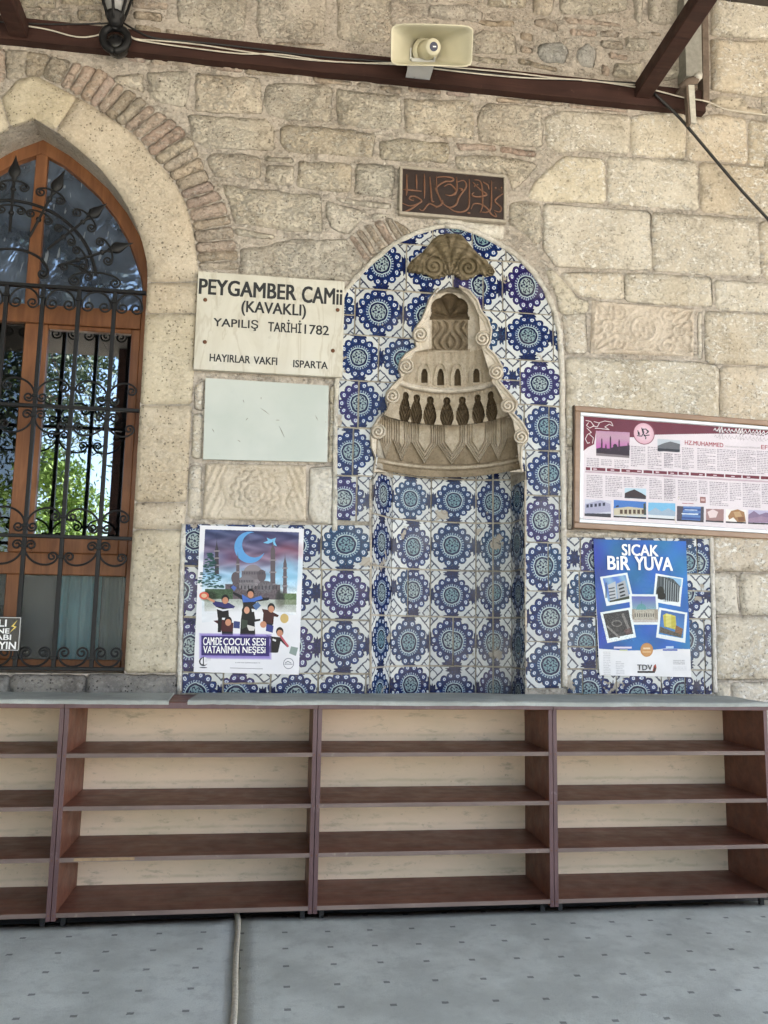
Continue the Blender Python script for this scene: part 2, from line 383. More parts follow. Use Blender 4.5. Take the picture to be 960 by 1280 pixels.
S(*D_, [[(132, 134), (378, 133), (384, 233), (270, 228), (205, 218)], [(390, 137), (460, 132), (733, 152), (738, 262), (530, 253), (392, 240)], [(752, 162), (1000, 178), (1000, 288), (756, 273)],
        [(72, 108), (112, 130), (198, 232), (244, 250), (236, 286), (136, 294), (120, 230)], [(138, 302), (228, 292), (233, 448), (156, 448), (150, 350)], [(712, 288), (1000, 302), (1000, 498), (716, 488)],
        [(158, 470), (688, 492), (763, 507), (766, 820), (400, 820), (158, 820)], [(774, 507), (1000, 512), (1000, 820), (776, 820)]], 'ashlar', **Q)
S(*D_, [[(680, 284), (700, 288), (700, 478), (680, 470)], [(158, 828), (560, 828), (560, 1160), (158, 1160)], [(568, 828), (1000, 828), (1000, 1180), (568, 1160)]], 'ashlar', h=.008, rough=.003, bev=.01)
H_ = (860, 640, 5.333)
S(*H_, [[(158, 130), (620, 160), (620, 400), (340, 398), (158, 392)], [(158, 406), (326, 410), (340, 640), (350, 688), (172, 688)], [(345, 410), (620, 410), (620, 690), (366, 690), (352, 640)], [(178, 698), (620, 700), (620, 1120), (182, 1118)], [(184, 1128), (288, 1134), (290, 1330), (190, 1330)], [(296, 1136), (620, 1136), (620, 1330), (298, 1330)]], 'ashlar', h=.008, rough=.004, bev=.01, jit=.004, gap=.001)
T_ = (140, 0, 2.667)
S(*T_, [[(208, -90), (448, -90), (455, 20), (440, 100), (330, 103), (218, 74)], [(486, -90), (702, -90), (718, 0), (703, 128), (492, 126), (480, 70)], [(748, -90), (932, -90), (934, 118), (918, 138), (830, 146), (752, 128)]], 'stone', **R)
S(*T_, [[(70, 32), (165, 42), (165, 70), (70, 60)], [(75, 76), (165, 92), (160, 116), (75, 100)], [(178, 92), (290, 112), (368, 130), (350, 142), (182, 118)], [(60, -8), (190, 8), (190, 30), (70, 25)], [(60, -50), (190, -40), (190, -2), (62, -14)],
         [(545, 136), (708, 142), (706, 152), (545, 148)]], 'brick', name='brick', h=.012, rough=.008, bev=.016, grid=.02)
S(*T_, [[(125, 187), (240, 197), (318, 206), (314, 222), (125, 212)], [(332, 207), (438, 226), (430, 240), (332, 228)]], 'brick', name='brick', h=.006, rough=.004, bev=.01, grid=.02)
S(*T_, [[(45, 182), (114, 187), (112, 210), (52, 205)]], 'redbrick', name='brick', h=.008, rough=.004, bev=.01, grid=.02)
S(0, 0, 2, [[(60, 26), (100, 32), (95, 50), (62, 46)], [(105, 32), (180, 36), (175, 56), (110, 52)], [(190, 22), (255, 22), (255, 50), (195, 50)], [(50, -45), (140, -45), (140, 20), (50, 16)], [(150, -35), (250, -30), (255, 12), (150, 12)], [(-60, -20), (40, -20), (30, 20), (-60, 10)], [(110, 60), (180, 62), (180, 74), (110, 72)]], 'stone', h=.014, rough=.008, bev=.02, grid=.02)
U_ = (560, 0, 2.4)
RB = dict(h=.02, rough=.01, bev=.026, grid=.02, jit=.007)
S(*U_, [[(255, -60), (320, -60), (318, 30), (300, 48), (256, 40)], [(335, -60), (545, -60), (540, 30), (440, 44), (336, 38)], [(550, -40), (592, -40), (582, 68), (562, 64)], [(602, -50), (700, -50), (692, 60), (650, 78), (603, 64)], [(722, 22), (772, 4), (772, 103), (742, 100), (722, 70)],
         [(-60, 14), (60, 14), (108, 38), (100, 64), (20, 60), (-60, 50)], [(120, -30), (240, -30), (236, 24), (120, 18)], [(62, 110), (110, 87), (203, 100), (208, 163), (62, 158)], [(66, 162), (180, 176), (180, 194), (72, 180)], [(-150, -20), (-60, -20), (-64, 10), (-150, 6)], [(-50, -30), (110, -30), (110, 8), (-50, 6)], [(502, 187), (590, 190), (576, 240), (494, 228)], [(532, 107), (600, 112), (610, 150), (536, 150)],
         [(620, 180), (700, 130), (705, 230), (630, 245)]], 'stone', **RB)
S(*U_, [[(258, 56), (300, 52), (333, 70), (330, 94), (262, 76)], [(456, 117), (525, 122), (530, 150), (462, 140)], [(367, 82), (450, 92), (445, 108), (370, 103)], [(456, 88), (518, 96), (510, 112), (456, 108)], [(482, 155), (540, 162), (540, 180), (486, 174)], [(217, 92), (258, 102), (254, 124), (217, 116)], [(217, 132), (257, 142), (254, 160), (217, 154)], [(344, 48), (518, 66), (518, 78), (362, 70)], [(72, 58), (200, 62), (200, 80), (112, 76)], [(606, 92), (640, 97), (640, 110), (612, 106)], [(462, 187), (488, 202), (484, 230), (462, 224)], [(210, 170), (330, 200), (330, 214), (212, 190)]], 'brick', name='stone', h=.014, rough=.007, bev=.016, grid=.018)
S(*U_, [[(272, 132), (340, 122), (364, 150), (354, 188), (292, 188), (268, 165)], [(387, 146), (420, 122), (448, 150), (438, 203), (402, 198), (383, 170)]], 'blue_grey', **RB)
S(*U_, [[(786, -70), (1000, -70), (1000, 118), (790, 108)], [(786, 114), (1000, 126), (1000, 300), (792, 270)]], 'ashlar', h=.03, rough=.006, bev=.02)
S(*U_, [[(790, 296), (1000, 336), (1000, 352), (880, 340), (792, 318)]], 'jamb', name='ledge', h=.07, rough=.003, bev=.02)
S(0, 40, 3.2, [[(462, 172), (574, 162), (578, 246), (520, 228), (455, 196)], [(586, 158), (758, 152), (763, 180), (744, 280), (735, 298), (650, 285), (592, 256)]], 'stone', **R)
# smooth dressed arch and jamb of the window
J = dict(h=.006, rough=.0015, bev=.003, jit=.0012, gap=.0002, grid=.04, crack=.0008)
ring_in = [(-62, 128), (-30, 112), (0, 103), (22, 97), (45, 93), (72, 107), (95, 119), (116, 132), (134, 144), (153, 157), (175, 175), (187, 191), (214, 221), (231, 251), (241, 286), (246, 320), (248, 345)]
stone(WP([(1, 121), (22, 98), (45, 94), (72, 108), (96, 121), (69, 162), (55, 154), (40, 146), (26, 152), (12, 157)]), 'jamb', **J)
stone(WP(ring_in[6:] + [(248, 351), (185.5, 352)] + arch_px[:0:-1] + [(70, 163)]), 'jamb', **J)
stone(WP([(-62, 130), (-30, 114), (0, 122), (11, 158), (-8, 168), (-30, 182), (-62, 200)]), 'jamb', **J)
def xr(y): return 185 - (y - 346) * .0619
for y0, y1, a, b in ((353, 391, 249, 247), (392, 505, 247, 239.5), (506.5, 627, 239.5, 233), (628.5, 661, 233, 230.5), (662.5, 841, 230.5, 222.5)):
    p = WP([(xr(y0), y0), (a, y0), (b, y1), (xr(y1), y1)]); p = [(XR, p[0][1]), p[1], p[2], (XR, p[3][1])]; stone(p, 'jamb', **J)
# mirrored half of the surround beyond the left edge of the picture
zs = [W(160, y)[1] for y in (352, 400, 520, 640, 841)]
for a, b in zip(zs[:-1], zs[1:]): stone([(XL - .34, a), (XL, a), (XL, b + .003), (XL - .34, b + .003)], 'jamb', **J)
lft = [(2 * APX - x, z) for x, z in ar_]
stone([(lft[-1][0] - .3, zs[0]), (lft[-1][0] - .26, zs[0] + .35), (lft[4][0] - .1, lft[4][1] + .25), (lft[4][0], lft[4][1]), lft[5], lft[6], (XL, zs[0])], 'jamb', **J)
# brick ring over the window arch
rin = [(-40, 112), (0, 101), (45, 91), (72, 104), (95, 117), (116, 131), (134, 143), (153, 156), (175, 174), (187, 190), (215, 220), (232, 250), (242, 285), (247, 320), (249, 337)]
rout = [(-50, 66), (0, 60), (40, 63), (86, 74), (128, 87), (140, 97), (156, 109), (175, 121), (195, 137), (219, 150), (243, 178), (262, 226), (281, 253), (290, 284), (297, 313)]
rout += [(298, 338)]; rin += []
def along(pl, t):
    L = [math.dist(pl[i], pl[i + 1]) for i in range(len(pl) - 1)]; d = t * sum(L)
    for i, l in enumerate(L):
        if d <= l or i == len(L) - 1: k = d / l; return (pl[i][0] + (pl[i + 1][0] - pl[i][0]) * k, pl[i][1] + (pl[i + 1][1] - pl[i][1]) * k)
        d -= l
t = 0.0; bi = 0
while t < 1:
    w = rnd.uniform(.026, .036) if t > .27 else rnd.uniform(.05, .075)
    t1 = min(1, t + w); g_ = .0012
    q = [along(rin, t + g_), along(rin, t1 - g_), along(rout, t1 - g_ + rnd.uniform(-.004, .004)), along(rout, t + g_ + rnd.uniform(-.004, .004))]
    if t1 - t > .012: stone(WP(q), 'brick' if rnd.random() < .78 else 'redbrick', name='brick', h=.004 + rnd.random() * .012, rough=.010, bev=.008, grid=.018, jit=.005, gap=0, crack=.002)
    t = t1
# narrow stones beside the marble panel
S(220, 320, 3.554, [[(80, 575), (124, 548), (121, 690), (80, 682)], [(76, 700), (119, 702), (117, 900), (66, 898)], [(60, 928), (116, 928), (110, 1176), (48, 1164)], [(682, 578), (714, 564), (702, 918), (676, 918)]], 'ashlar', h=.004, rough=.003, bev=.01, grid=.02)
S(220, 320, 3.554, [[(592, 934), (702, 932), (698, 1196), (604, 1188), (588, 1150)]], 'plaster', h=.006, rough=.004, bev=.012, grid=.02)
# speckled sill course under the window
for a, b in ((-80, 12), (13, 108), (109, 221)): stone(WP([(a, 844), (b, 845), (b - 1, 880), (a - 1, 880)]), 'granite', h=.026, rough=.006, bev=.005, y0=-.01, gap=-.003)
# blocks hidden in the photograph: behind the shelves and beyond the frame
def course(x0, x1, z0, z1, mat='ashlar'):
    x = x0
    while x < x1 - .12:
        w = min(rnd.uniform(.4, .75), x1 - x)
        if x1 - x - w < .15: w = x1 - x
        stone(rect(x, x + w - .004, z0, z1 - .006), mat, h=.008, rough=.005, bev=.012, grid=.06); x += w
for a, b in ((0, .3), (.3, .6), (.6, .87)): course(2.35, 3.9, a, b)
for i in range(9): course(-3.35, XL - .40 if i < 6 else XL - .12, .0 + i * .36, .355 + i * .36, 'stone')
for i in range(4): course(-3.35, -2.15 + i * .12, 3.24 + i * .33, 3.56 + i * .33, 'stone')
xo = W(962, 500)[0] + .04
for i in range(13): course(xo + .0, 4.2, .87 + i * .33, 1.2 + i * .33)

# ------------------------------------------------------------------ carved blocks in the wall
def relief(name, corners_px, fn, mat, grid=.006, y0=-.008, parent=None, label=None, midx=None, depth=.03):
    """block with a carved face; fn(u,v) gives height in metres, u,v in -1..1 across / up"""
    c = WP(corners_px); OUTL.append([(x, z) for x, z in c]); (x0, zt), (x1, zt2), (x1b, zb), (x0b, zb2) = c
    w = ((x1 - x0) + (x1b - x0b)) / 2; h = ((zt - zb2) + (zt2 - zb)) / 2; nx = int(w / grid); nz = int(h / grid)
    vs = []; 
    for j in range(nz + 1):
        for i in range(nx + 1):
            a, b = i / nx, j / nz
            xt = c[0][0] * (1 - a) + c[1][0] * a; xb = c[3][0] * (1 - a) + c[2][0] * a; z_t = c[0][1] * (1 - a) + c[1][1] * a; z_b = c[3][1] * (1 - a) + c[2][1] * a
            u, v = 2 * a - 1, 2 * b - 1
            e = min(1, min(a * w, (1 - a) * w, b * h, (1 - b) * h) / .012)
            y = y0 - fn(u, v, w / h) * e + .010 * (1 - e) - .0018 * mnoise.noise(Vector((u * 9, v * 9, 4)))
            vs.append((xb * (1 - b) + xt * b, y, z_b * (1 - b) + z_t * b))
    fs = [(j * (nx + 1) + i, j * (nx + 1) + i + 1, (j + 1) * (nx + 1) + i + 1, (j + 1) * (nx + 1) + i) for j in range(nz) for i in range(nx)]
    rim = [i for i in range(nx + 1)] + [(j) * (nx + 1) + nx for j in range(1, nz + 1)] + [nz * (nx + 1) + i for i in range(nx - 1, -1, -1)] + [j * (nx + 1) for j in range(nz - 1, 0, -1)]
    n0 = len(vs); vs += [(vs[i][0], y0 + depth, vs[i][2]) for i in rim]; L = len(rim)
    fs += [(rim[(k + 1) % L], rim[k], n0 + k, n0 + (k + 1) % L) for k in range(L)]
    o = mesh(name, vs, fs, M[mat], parent or wall, smooth=True)
    if label: o['label'] = label
    return o
def ridge(d, w): return math.exp(-(d / w) ** 2)
def f_flower(u, v, asp):
    x = (u + .02) * asp; y = v + .02; r = math.hypot(x, y); th = math.atan2(y, x); h = 0
    for R0, n, ph in ((.82, 14, 0), (.58, 11, .4), (.36, 9, .9)):
        Rl = R0 * (.88 + .18 * abs(math.sin(n * th / 2 + ph))); h -= .0045 * ridge(r - Rl, .035)
        if r < Rl: h += .0022
    h -= .003 * ridge(r - .14, .03); h -= .004 * ridge(r, .05)
    if r > .62:
        h -= .0035 * ridge(abs(u) - .66 - .07 * math.sin(v * 5), .022)
        h += .0015 * math.sin(abs(u) * 40 + v * 9) * (abs(u) > .66)
    return h
def f_ornate(u, v, asp):
    x = u * asp; y = v; r = math.hypot(x, y); th = math.atan2(y, x); h = .004 * (max(abs(u) - .93, abs(v) - .86) > 0)
    h += .006 * ridge(r - .48, .05) + .004 * ridge(r - .62, .04) * (.5 + .5 * math.cos(18 * th)) + .004 * ridge(r - .8, .06) * (.6 + .4 * math.cos(12 * th))
    if r < .42: h += .005 * max(0, math.sin(x * 24) * math.cos(y * 9 + x * 5)) * (abs(y) < .3)
    for s in (-1, 1):
        rr = math.hypot(x - s * 1.45, y); t2 = math.atan2(y, x - s * 1.45)
        h += .006 * ridge(rr - .24, .045) + .005 * ridge(rr - .1, .05)
        if rr < .52: h += .003 * math.cos(8 * t2) * (rr > .28)
    if r > .88:
        for s in (-1, 1):
            for cx_s, cy_s, d_ in ((1.0, .62, 1), (1.0, -.62, -1), (1.9, .0, 1)):
                q_ = math.hypot(x - s * cx_s, y - cy_s)
                if q_ < .42: h += .0045 * ridge((q_ * 5 - d_ * s * math.atan2(y - cy_s, x - s * cx_s) / 6.283) % 1 - .5, .22)
    cxn = 2.0 - abs(x); 
    if cxn < .9 and abs(y) > .5: h += .004 * math.cos(math.atan2(1 - abs(y), cxn) * 14)
    return h
f1 = lambda u, v, a: 2.2 * f_flower(u, v, a)
f2 = lambda u, v, a: 2.0 * f_ornate(u, v, a) - .006
relief('carved_stone', zz(220, 320, 3.554, [(132, 920), (578, 930), (578, 1178), (118, 1168)]), f1, 'carved', y0=-.008, label='block carved with a large flower between two cypresses')
relief('carved_stone', zz(660, 300, 3.2, [(256, 240), (664, 276), (664, 464), (250, 450)]), f2, 'carved', y0=-.006, label='block carved with a medallion and rosettes')

lp = WP([(232, 655.5), (470, 657), (470, 868), (228, 868)]); rp = WP([(706, 672), (886.5, 672), (889.5, 868), (709, 868)])
# ------------------------------------------------------------------ mortar: a back sheet, and a bed with an open crack round every block
tz = [tuple(p) for p in zone_arch]
V, F = region(rect(XW0, XW1, -.05, ZW1), [win_open, hole], None)
vs, fs, _ = skirted(V, F, [BACKY - .004] * len(V), .34)
mesh('wall_core', vs, fs, M['mortar'], wall)
V, F = region(rect(XW0, XW1, -.05, ZW1), [win_open, hole, zone_arch, lp, rp] + OUTL, .075)
ys = [BASEY - .003 - .006 * mnoise.noise(Vector((v.x * 9, v.y * 9, 3))) - .003 * mnoise.noise(Vector((v.x * 25, v.y * 25, 3))) for v in V]
vs, fs, _ = skirted(V, F, ys, BACKY)
mesh('mortar_bed', vs, fs, M['mortar'], wall)

# ------------------------------------------------------------------ painted tiles
def tile_mat():
    g = G('painted_glazed_tile', .25, 0, .22); U = g.uv(); r = g.rand()
    wob = g.noise(g.scale(U, (1, 1, 1)), 7, 3, .6, 0, True)
    n = g.N('VectorMath'); n.operation = 'MULTIPLY_ADD'; g.put(n.inputs[0], wob); n.inputs[1].default_value = (.07, .07, 0); g.put(n.inputs[2], U)
    n2 = g.N('VectorMath'); n2.operation = 'SUBTRACT'; g.put(n2.inputs[0], n.outputs[0]); n2.inputs[1].default_value = (.035, .035, 0)
    s = g.xyz(n2.outputs[0]); 
    u = g.sub(s[0], g.m('ROUND', s[0])); v = g.sub(s[1], g.m('ROUND', s[1]))
    rr = g.m('SQRT', g.add(g.mul(u, u), g.mul(v, v))); th = g.m('ARCTAN2', v, u)
    K = 14
    a = g.sub(g.m('FLOORED_MODULO', g.add(th, math.pi / K), 2 * math.pi / K), math.pi / K)
    px = g.sub(g.mul(rr, g.m('COSINE', a)), .366); py = g.mul(rr, g.m('SINE', a))
    dc = g.m('SQRT', g.add(g.mul(px, px), g.mul(py, py)))
    ros = g.m('MAXIMUM', g.lt(rr, .362), g.lt(dc, .087))
    ring = g.mul(g.gt(dc, .018), g.lt(dc, .036)); dot = g.lt(dc, .009); rim = g.mul(g.gt(dc, .069), g.lt(dc, .087))
    big = g.noise(U, 2.3, 2); fl = g.voro(U, 17); fl2 = g.noise(U, 30, 3, .6)
    hue = g.m('FRACT', g.mul(r, 17.31))
    blue_d = (.005, .008, .040); blue = g.mix(g.mapr(g.noise(U, 8, 3), .35, .65), (.004, .009, .062), (.010, .034, .135))
    blue = g.mix(g.mul(g.mapr(hue, .7, .9), .6), blue, (.015, .065, .12))        # greener glaze on some
    blue = g.mix(g.mul(g.lt(hue, .09), .6), blue, (.045, .02, .11))              # violet glaze on a few
    white = g.mix(g.mapr(big, .3, .7), (.44, .475, .50), (.55, .555, .525)); white = g.mix(g.mul(g.gt(fl2, .66), .35), white, (.35, .40, .46))
    c = g.hsv(white, .5, 1, g.mapr(g.m('FRACT', g.mul(r, 5.7)), 0, 1, .84, 1.08, False))
    au, av = g.m('ABSOLUTE', u), g.m('ABSOLUTE', v); l1 = g.add(au, av)
    lat = g.mul(g.gt(l1, .742), g.lt(l1, .785)); xx = g.mul(g.gt(l1, .77), g.lt(g.m('ABSOLUTE', g.sub(au, av)), .020))
    c = g.mix(g.mul(g.m('MAXIMUM', lat, xx), .9), c, blue_d)
    def leaf(x, y):
        t = g.m('ARCTAN2', g.mul(x, 2.0), y); q = g.m('SQRT', g.add(g.mul(g.mul(x, 1.7), g.mul(x, 1.7)), g.mul(y, y)))
        return g.lt(q, g.add(.178, g.mul(g.m('COSINE', g.mul(t, 9)), .032)))
    la = leaf(g.sub(au, .505), v); lb = leaf(g.sub(av, .505), u)
    c = g.mix(g.m('MAXIMUM', la, lb), c, g.mix(g.gt(fl2, .56), blue_d, blue))
    c = g.mix(ros, c, blue); c = g.mix(g.mul(ros, g.mul(rim, g.mul(g.gt(rr, .30), .8))), c, blue_d)
    c = g.mix(g.mul(g.mapr(g.m('ABSOLUTE', g.sub(rr, .285)), .02, .004), .7), c, blue_d)
    c = g.mix(g.mul(ros, g.mul(ring, .95)), c, (.55, .60, .68)); c = g.mix(g.mul(ros, dot), c, (.30, .38, .52))
    tick = g.mul(g.gt(g.m('SINE', g.mul(th, 30)), .25), g.mul(g.gt(rr, .222), g.lt(rr, .262))); c = g.mix(g.mul(tick, .65), c, (.42, .52, .56))
    c = g.mix(g.lt(rr, .214), c, (.36, .45, .47)); c = g.mix(g.lt(rr, .194), c, blue_d)
    med = g.mix(g.mapr(hue, .3, .8), (.26, .32, .32), (.13, .22, .25))
    c = g.mix(g.lt(rr, .150), c, med)
    inner = g.add(g.mul(g.m('COSINE', g.mul(th, 6)), .032), .09)
    c = g.mix(g.mul(g.lt(rr, .14), g.lt(g.m('ABSOLUTE', g.sub(rr, inner)), .015)), c, blue_d)
    c = g.mix(g.mul(g.lt(rr, .14), g.lt(fl, .30)), c, blue_d); c = g.mix(g.lt(rr, .028), c, blue_d)
    pn = g.noise(g.pos(), 5.5, 5, .62); chip = g.mapr(pn, .64, .66)
    c = g.mix(g.mul(chip, .85), c, (.36, .32, .26))
    c = g.mix(g.mul(g.mapr(g.noise(g.pos(), 3, 3), .5, .75), .2), c, (.38, .35, .29))
    g.col(c); g.rough(g.add(.16, g.add(g.mul(chip, .6), g.mul(g.noise(g.pos(), 40, 2), .12))))
    g.bump(g.sub(g.noise(g.pos(), 30, 3), g.mul(chip, 1.0)), .003); return g.mat
M['tile'] = tile_mat()
mih = empty('mihrab', P3(560, 862), label='prayer niche lined with blue and white floral tiles under a carved stone hood', cat='prayer niche')

def set_uv(me, fn):
    uv = me.uv_layers.new(name='UVMap'); co = np.zeros(len(me.vertices) * 3); me.vertices.foreach_get('co', co); co = co.reshape(-1, 3)
    li = np.zeros(len(me.loops), int); me.loops.foreach_get('vertex_index', li); q = np.array([fn(*co[i]) for i in range(len(co))])[li]
    uv.data.foreach_set('uv', q.ravel())
TF = -.004
def wall_tile(x0, x1, z0, z1, cx, cz, pw, ph, clip, exc=(), front=None):
    g_ = .0034 + rnd.random() * .0014; a = rnd.uniform(-.004, .004)
    if front is None and (x1 - x0) > .14 and rnd.random() < .22:
        k = rnd.uniform(.38, .62); du, dv = rnd.uniform(-.09, .09) * pw, rnd.uniform(-.09, .09) * ph
        if rnd.random() < .5: xm = x0 + (x1 - x0) * k; wall_tile(x0, xm, z0, z1, cx, cz, pw, ph, clip, exc, TF); wall_tile(xm, x1, z0, z1, cx + du, cz + dv, pw, ph, clip, exc, TF - .001)
        else: zm = z0 + (z1 - z0) * k; wall_tile(x0, x1, z0, zm, cx, cz, pw, ph, clip, exc, TF); wall_tile(x0, x1, zm, z1, cx + du, cz + dv, pw, ph, clip, exc, TF - .001)
        return
    p = [(x0 + g_, z0 + g_ + a), (x1 - g_, z0 + g_), (x1 - g_, z1 - g_), (x0 + g_, z1 - g_ - a)]
    p = resample(p, .05)
    V, F = region([tuple(q) for q in p], exc, None, clip)
    if not F: return
    par = list(range(len(V)))
    def find(i):
        while par[i] != i: i = par[i]
        return i
    for f in F:
        for i in f[1:]: par[find(i)] = find(f[0])
    comps = {}
    for f in F: comps.setdefault(find(f[0]), []).append(f)
    for fc in comps.values():
        us_ = sorted({i for f in fc for i in f}); mp = {b: a for a, b in enumerate(us_)}
        tile_piece([V[i] for i in us_], [tuple(mp[i] for i in f) for f in fc], x0, x1, z0, z1, cx, cz, pw, ph, front)
def tile_piece(V, F, x0, x1, z0, z1, cx, cz, pw, ph, front):
    ar = sum(abs((V[f[1]] - V[f[0]]).cross(V[f[2]] - V[f[0]])) / 2 for f in F)
    if ar < .0004: return
    yf = (TF if front is None else front) - rnd.random() * .0025; tx = rnd.uniform(-.008, .008); tz = rnd.uniform(-.008, .008); mx, mz = (x0 + x1) / 2, (z0 + z1) / 2
    ys = [yf + (v.x - mx) * tx + (v.y - mz) * tz for v in V]
    vs, fs, _ = skirted(V, F, ys, BASEY + .002)
    o = mesh('tile', vs, fs, M['tile'], mih); L = mih.location
    ju, jv = rnd.uniform(-.04, .04), rnd.uniform(-.04, .04); pw = pw * rnd.uniform(.94, 1.07); ph = ph * rnd.uniform(.94, 1.07)
    set_uv(o.data, lambda x, y, z: ((x + L.x - cx) / pw + ju, (z + L.z - cz) / ph + jv))
def zx(px, py): return W(px, py)[0]
def row(ypx0, ypx1, seams, centre, xref, pitch=58.5, clip=None, exc=(), cyp=None):
    z1 = W(xref, ypx0)[1]; z0 = W(xref, ypx1)[1]; ym = (ypx0 + ypx1) / 2
    xs = [zx(s, ym) for s in seams]; cx = zx(centre, ym); pw = zx(centre + pitch / 2, ym) - zx(centre - pitch / 2, ym)
    cz = W(xref, cyp)[1] if cyp else (z0 + z1) / 2; ph = (z1 - z0) if not cyp else pw
    for a, b in zip(xs[:-1], xs[1:]): wall_tile(a, b, z0, z1, cx, cz, pw, ph, clip, exc)
EX = [hole]
M['grout'] = stone_mat('grey_brown_grout', (.40, .36, .29), (.30, .265, .21), (.5, .47, .41), .3, .006, .3)
for zi, zn in enumerate((zone_arch, lp, rp)):
    Vg, Fg = region(zn, [hole] + ([zone_arch] if zi else []), .08); vs, fs, _ = skirted(Vg, Fg, [.0005 + .0015 * mnoise.noise(Vector((v.x * 20, v.y * 20, 3))) for v in Vg], BACKY); mesh('grout_bed', vs, fs, M['grout'], mih)
# left flank of the arch
for (a, b, sm, c) in ((250, 300, [430, 482, 541, 590], 512), (300, 360, [390, 450, 508, 566], 479), (360, 419, [386, 443.6, 504, 560], 474.7), (419, 475.5, [412, 473, 531], 446.6), (475.5, 535, [392, 448, 506], 449.7), (535, 595, [390, 441, 500], 438.5), (595, 652, [385, 445.5, 500], 431)):
    row(a, b, sm, c, 440, clip=zone_arch, exc=EX)
for (a, b, sm, c) in ((270, 330, [541 if 0 else 590, 632, 690], 604), (330, 393, [566, 628, 689, 750], 657), (393, 451, [560, 632, 691, 750], 660), (451, 507, [590, 650, 706], 676), (507, 563, [600, 655, 686, 745], 685), (563, 619.6, [600, 657, 685.5, 745], 685.5), (619.6, 678, [640, 699, 745], 677), (678, 739, [640, 685, 745], 680), (739, 802, [640, 702, 745], 686.5), (802, 864, [640, 701, 745], 688)):
    row(a, b, sm, c, 670, clip=zone_arch, exc=EX)
# gap rows hidden by the pediment
# lower left panel
lp = WP([(232, 655.5), (470, 657), (470, 868), (228, 868)]); niche_strip = [tuple(h) for h in hole]
for (a, b) in ((653, 712), (712, 775), (775, 842)):
    row(a, b, [222, 280, 340, 401.5, 463.4, 470], {653: 434, 712: 430, 775: 431}[a], 430, 63.5, clip=lp, exc=EX)
row(842, 868, [222, 279, 338, 397.5, 457, 470], 428, 430, 61, clip=lp, exc=EX, cyp=868)
# lower right panel, patched from cut pieces
rp = WP([(706, 672), (886.5, 672), (889.5, 868), (709, 868)])
for (a, b, sm, c, p) in ((670, 716, [704, 725, 780, 833, 871, 892], 748, 58), (716, 772, [704, 724, 762, 818, 850, 892], 736, 56), (772, 837, [704, 745, 800, 850, 880, 892], 736, 57), (837, 868, [704, 728, 770, 826, 880, 892], 738, 58)):
    row(a, b, sm, c, 800, p, clip=rp, cyp={670: 700, 716: 742, 772: 801, 837: 866}[a])
# tiled recess: five facets on plan
NP = [(463.4, 0.004), (488, .185), (537.5, .27), (594.6, .27), (640, .215), (656.3, .004)]
plan = [(W(px, 740, y)[0], y) for px, y in NP]
ZT = W(560, 578, .25)[1] + .04
nrows = [W(560, y, .27)[1] for y in (545, 599, 653, 713, 771, 832.5, 893)]
for k in range(5):
    (xa, ya), (xb, yb) = plan[k], plan[k + 1]; L = math.hypot(xb - xa, yb - ya); d = ((xb - xa) / L, (yb - ya) / L); nrm = (d[1], -d[0])
    cuts = [0, L] if k != 3 else [0, L * .48, L]; cuts0 = cuts
    for j in range(6):
        z1, z0 = nrows[j], nrows[j + 1]; z0 = max(z0, LEDGE - .07); z1 = min(z1, ZT + .02) if k in (1, 2, 3) else min(z1, W(470, 588 if k == 0 else 592)[1])
        if z1 - z0 < .01: continue
        cz = (nrows[j] + nrows[j + 1]) / 2; off = rnd.uniform(-.1, .1) * (k == 1)
        cuts = cuts0 if (k not in (1, 2) or rnd.random() > .3) else [0, L * rnd.uniform(.35, .65), L]
        for c0, c1 in zip(cuts[:-1], cuts[1:]):
            g_ = .0045; vs = []; t_ = rnd.random() * .002; ju, jv, js = rnd.uniform(-.05, .05), rnd.uniform(-.05, .05), rnd.uniform(.93, 1.06)
            for s_, z_ in ((c0 + g_, z0 + g_), (c1 - g_, z0 + g_), (c1 - g_, z1 - g_), (c0 + g_, z1 - g_)):
                vs.append((xa + d[0] * s_ + nrm[0] * (.004 + t_), ya + d[1] * s_ + nrm[1] * (.004 + t_), z_))
            vs += [(v[0] - nrm[0] * .012, v[1] - nrm[1] * .012, v[2]) for v in vs]
            o = mesh('tile', vs, [(0, 1, 2, 3), (4, 7, 6, 5), (0, 4, 5, 1), (1, 5, 6, 2), (2, 6, 7, 3), (3, 7, 4, 0)], M['tile'], mih)
            ss = [c0, c1, c1, c0] * 2; zl = [z0, z0, z1, z1] * 2; pw = L if k != 4 else .235; ctr = L / 2
            uvl = [((ss[i] - ctr) / pw * js + ju, (zl[i] - cz) / (nrows[j] - nrows[j + 1]) * js + off + jv) for i in range(8)]
            uv = o.data.uv_layers.new(name='UVMap')
            for lp_ in o.data.loops: uv.data[lp_.index].uv = uvl[lp_.vertex_index]
b = MB(); GT = plan  # grout behind the recess tiles, one folded sheet with thickness
v = []
for z in (LEDGE - .08, ZT + .05):
    v += [(x, y + (.001 if 0 < i < 5 else 0), z) for i, (x, y) in enumerate(GT)]
    v += [(x + (-.03 if i == 0 else .03 if i == 5 else 0), y + .03, z) for i, (x, y) in enumerate(GT)]
f = [(i, i + 1, i + 13, i + 12) for i in range(5)] + [(6 + i, 18 + i, 19 + i, 7 + i) for i in range(5)] + [(12, 13, 14, 15, 16, 17, 23, 22, 21, 20, 19, 18)]
b.add(v, f); b.build('grout_backing', M['grout'], mih)
b = MB(); b.prism([(x, y) for x, y in GT], 0, 1); vs = [(x, y, LEDGE - .02 if q < .5 else LEDGE - .075) for x, q, y in b.v]
mesh('niche_floor', vs, b.f, M['plaster'], mih)
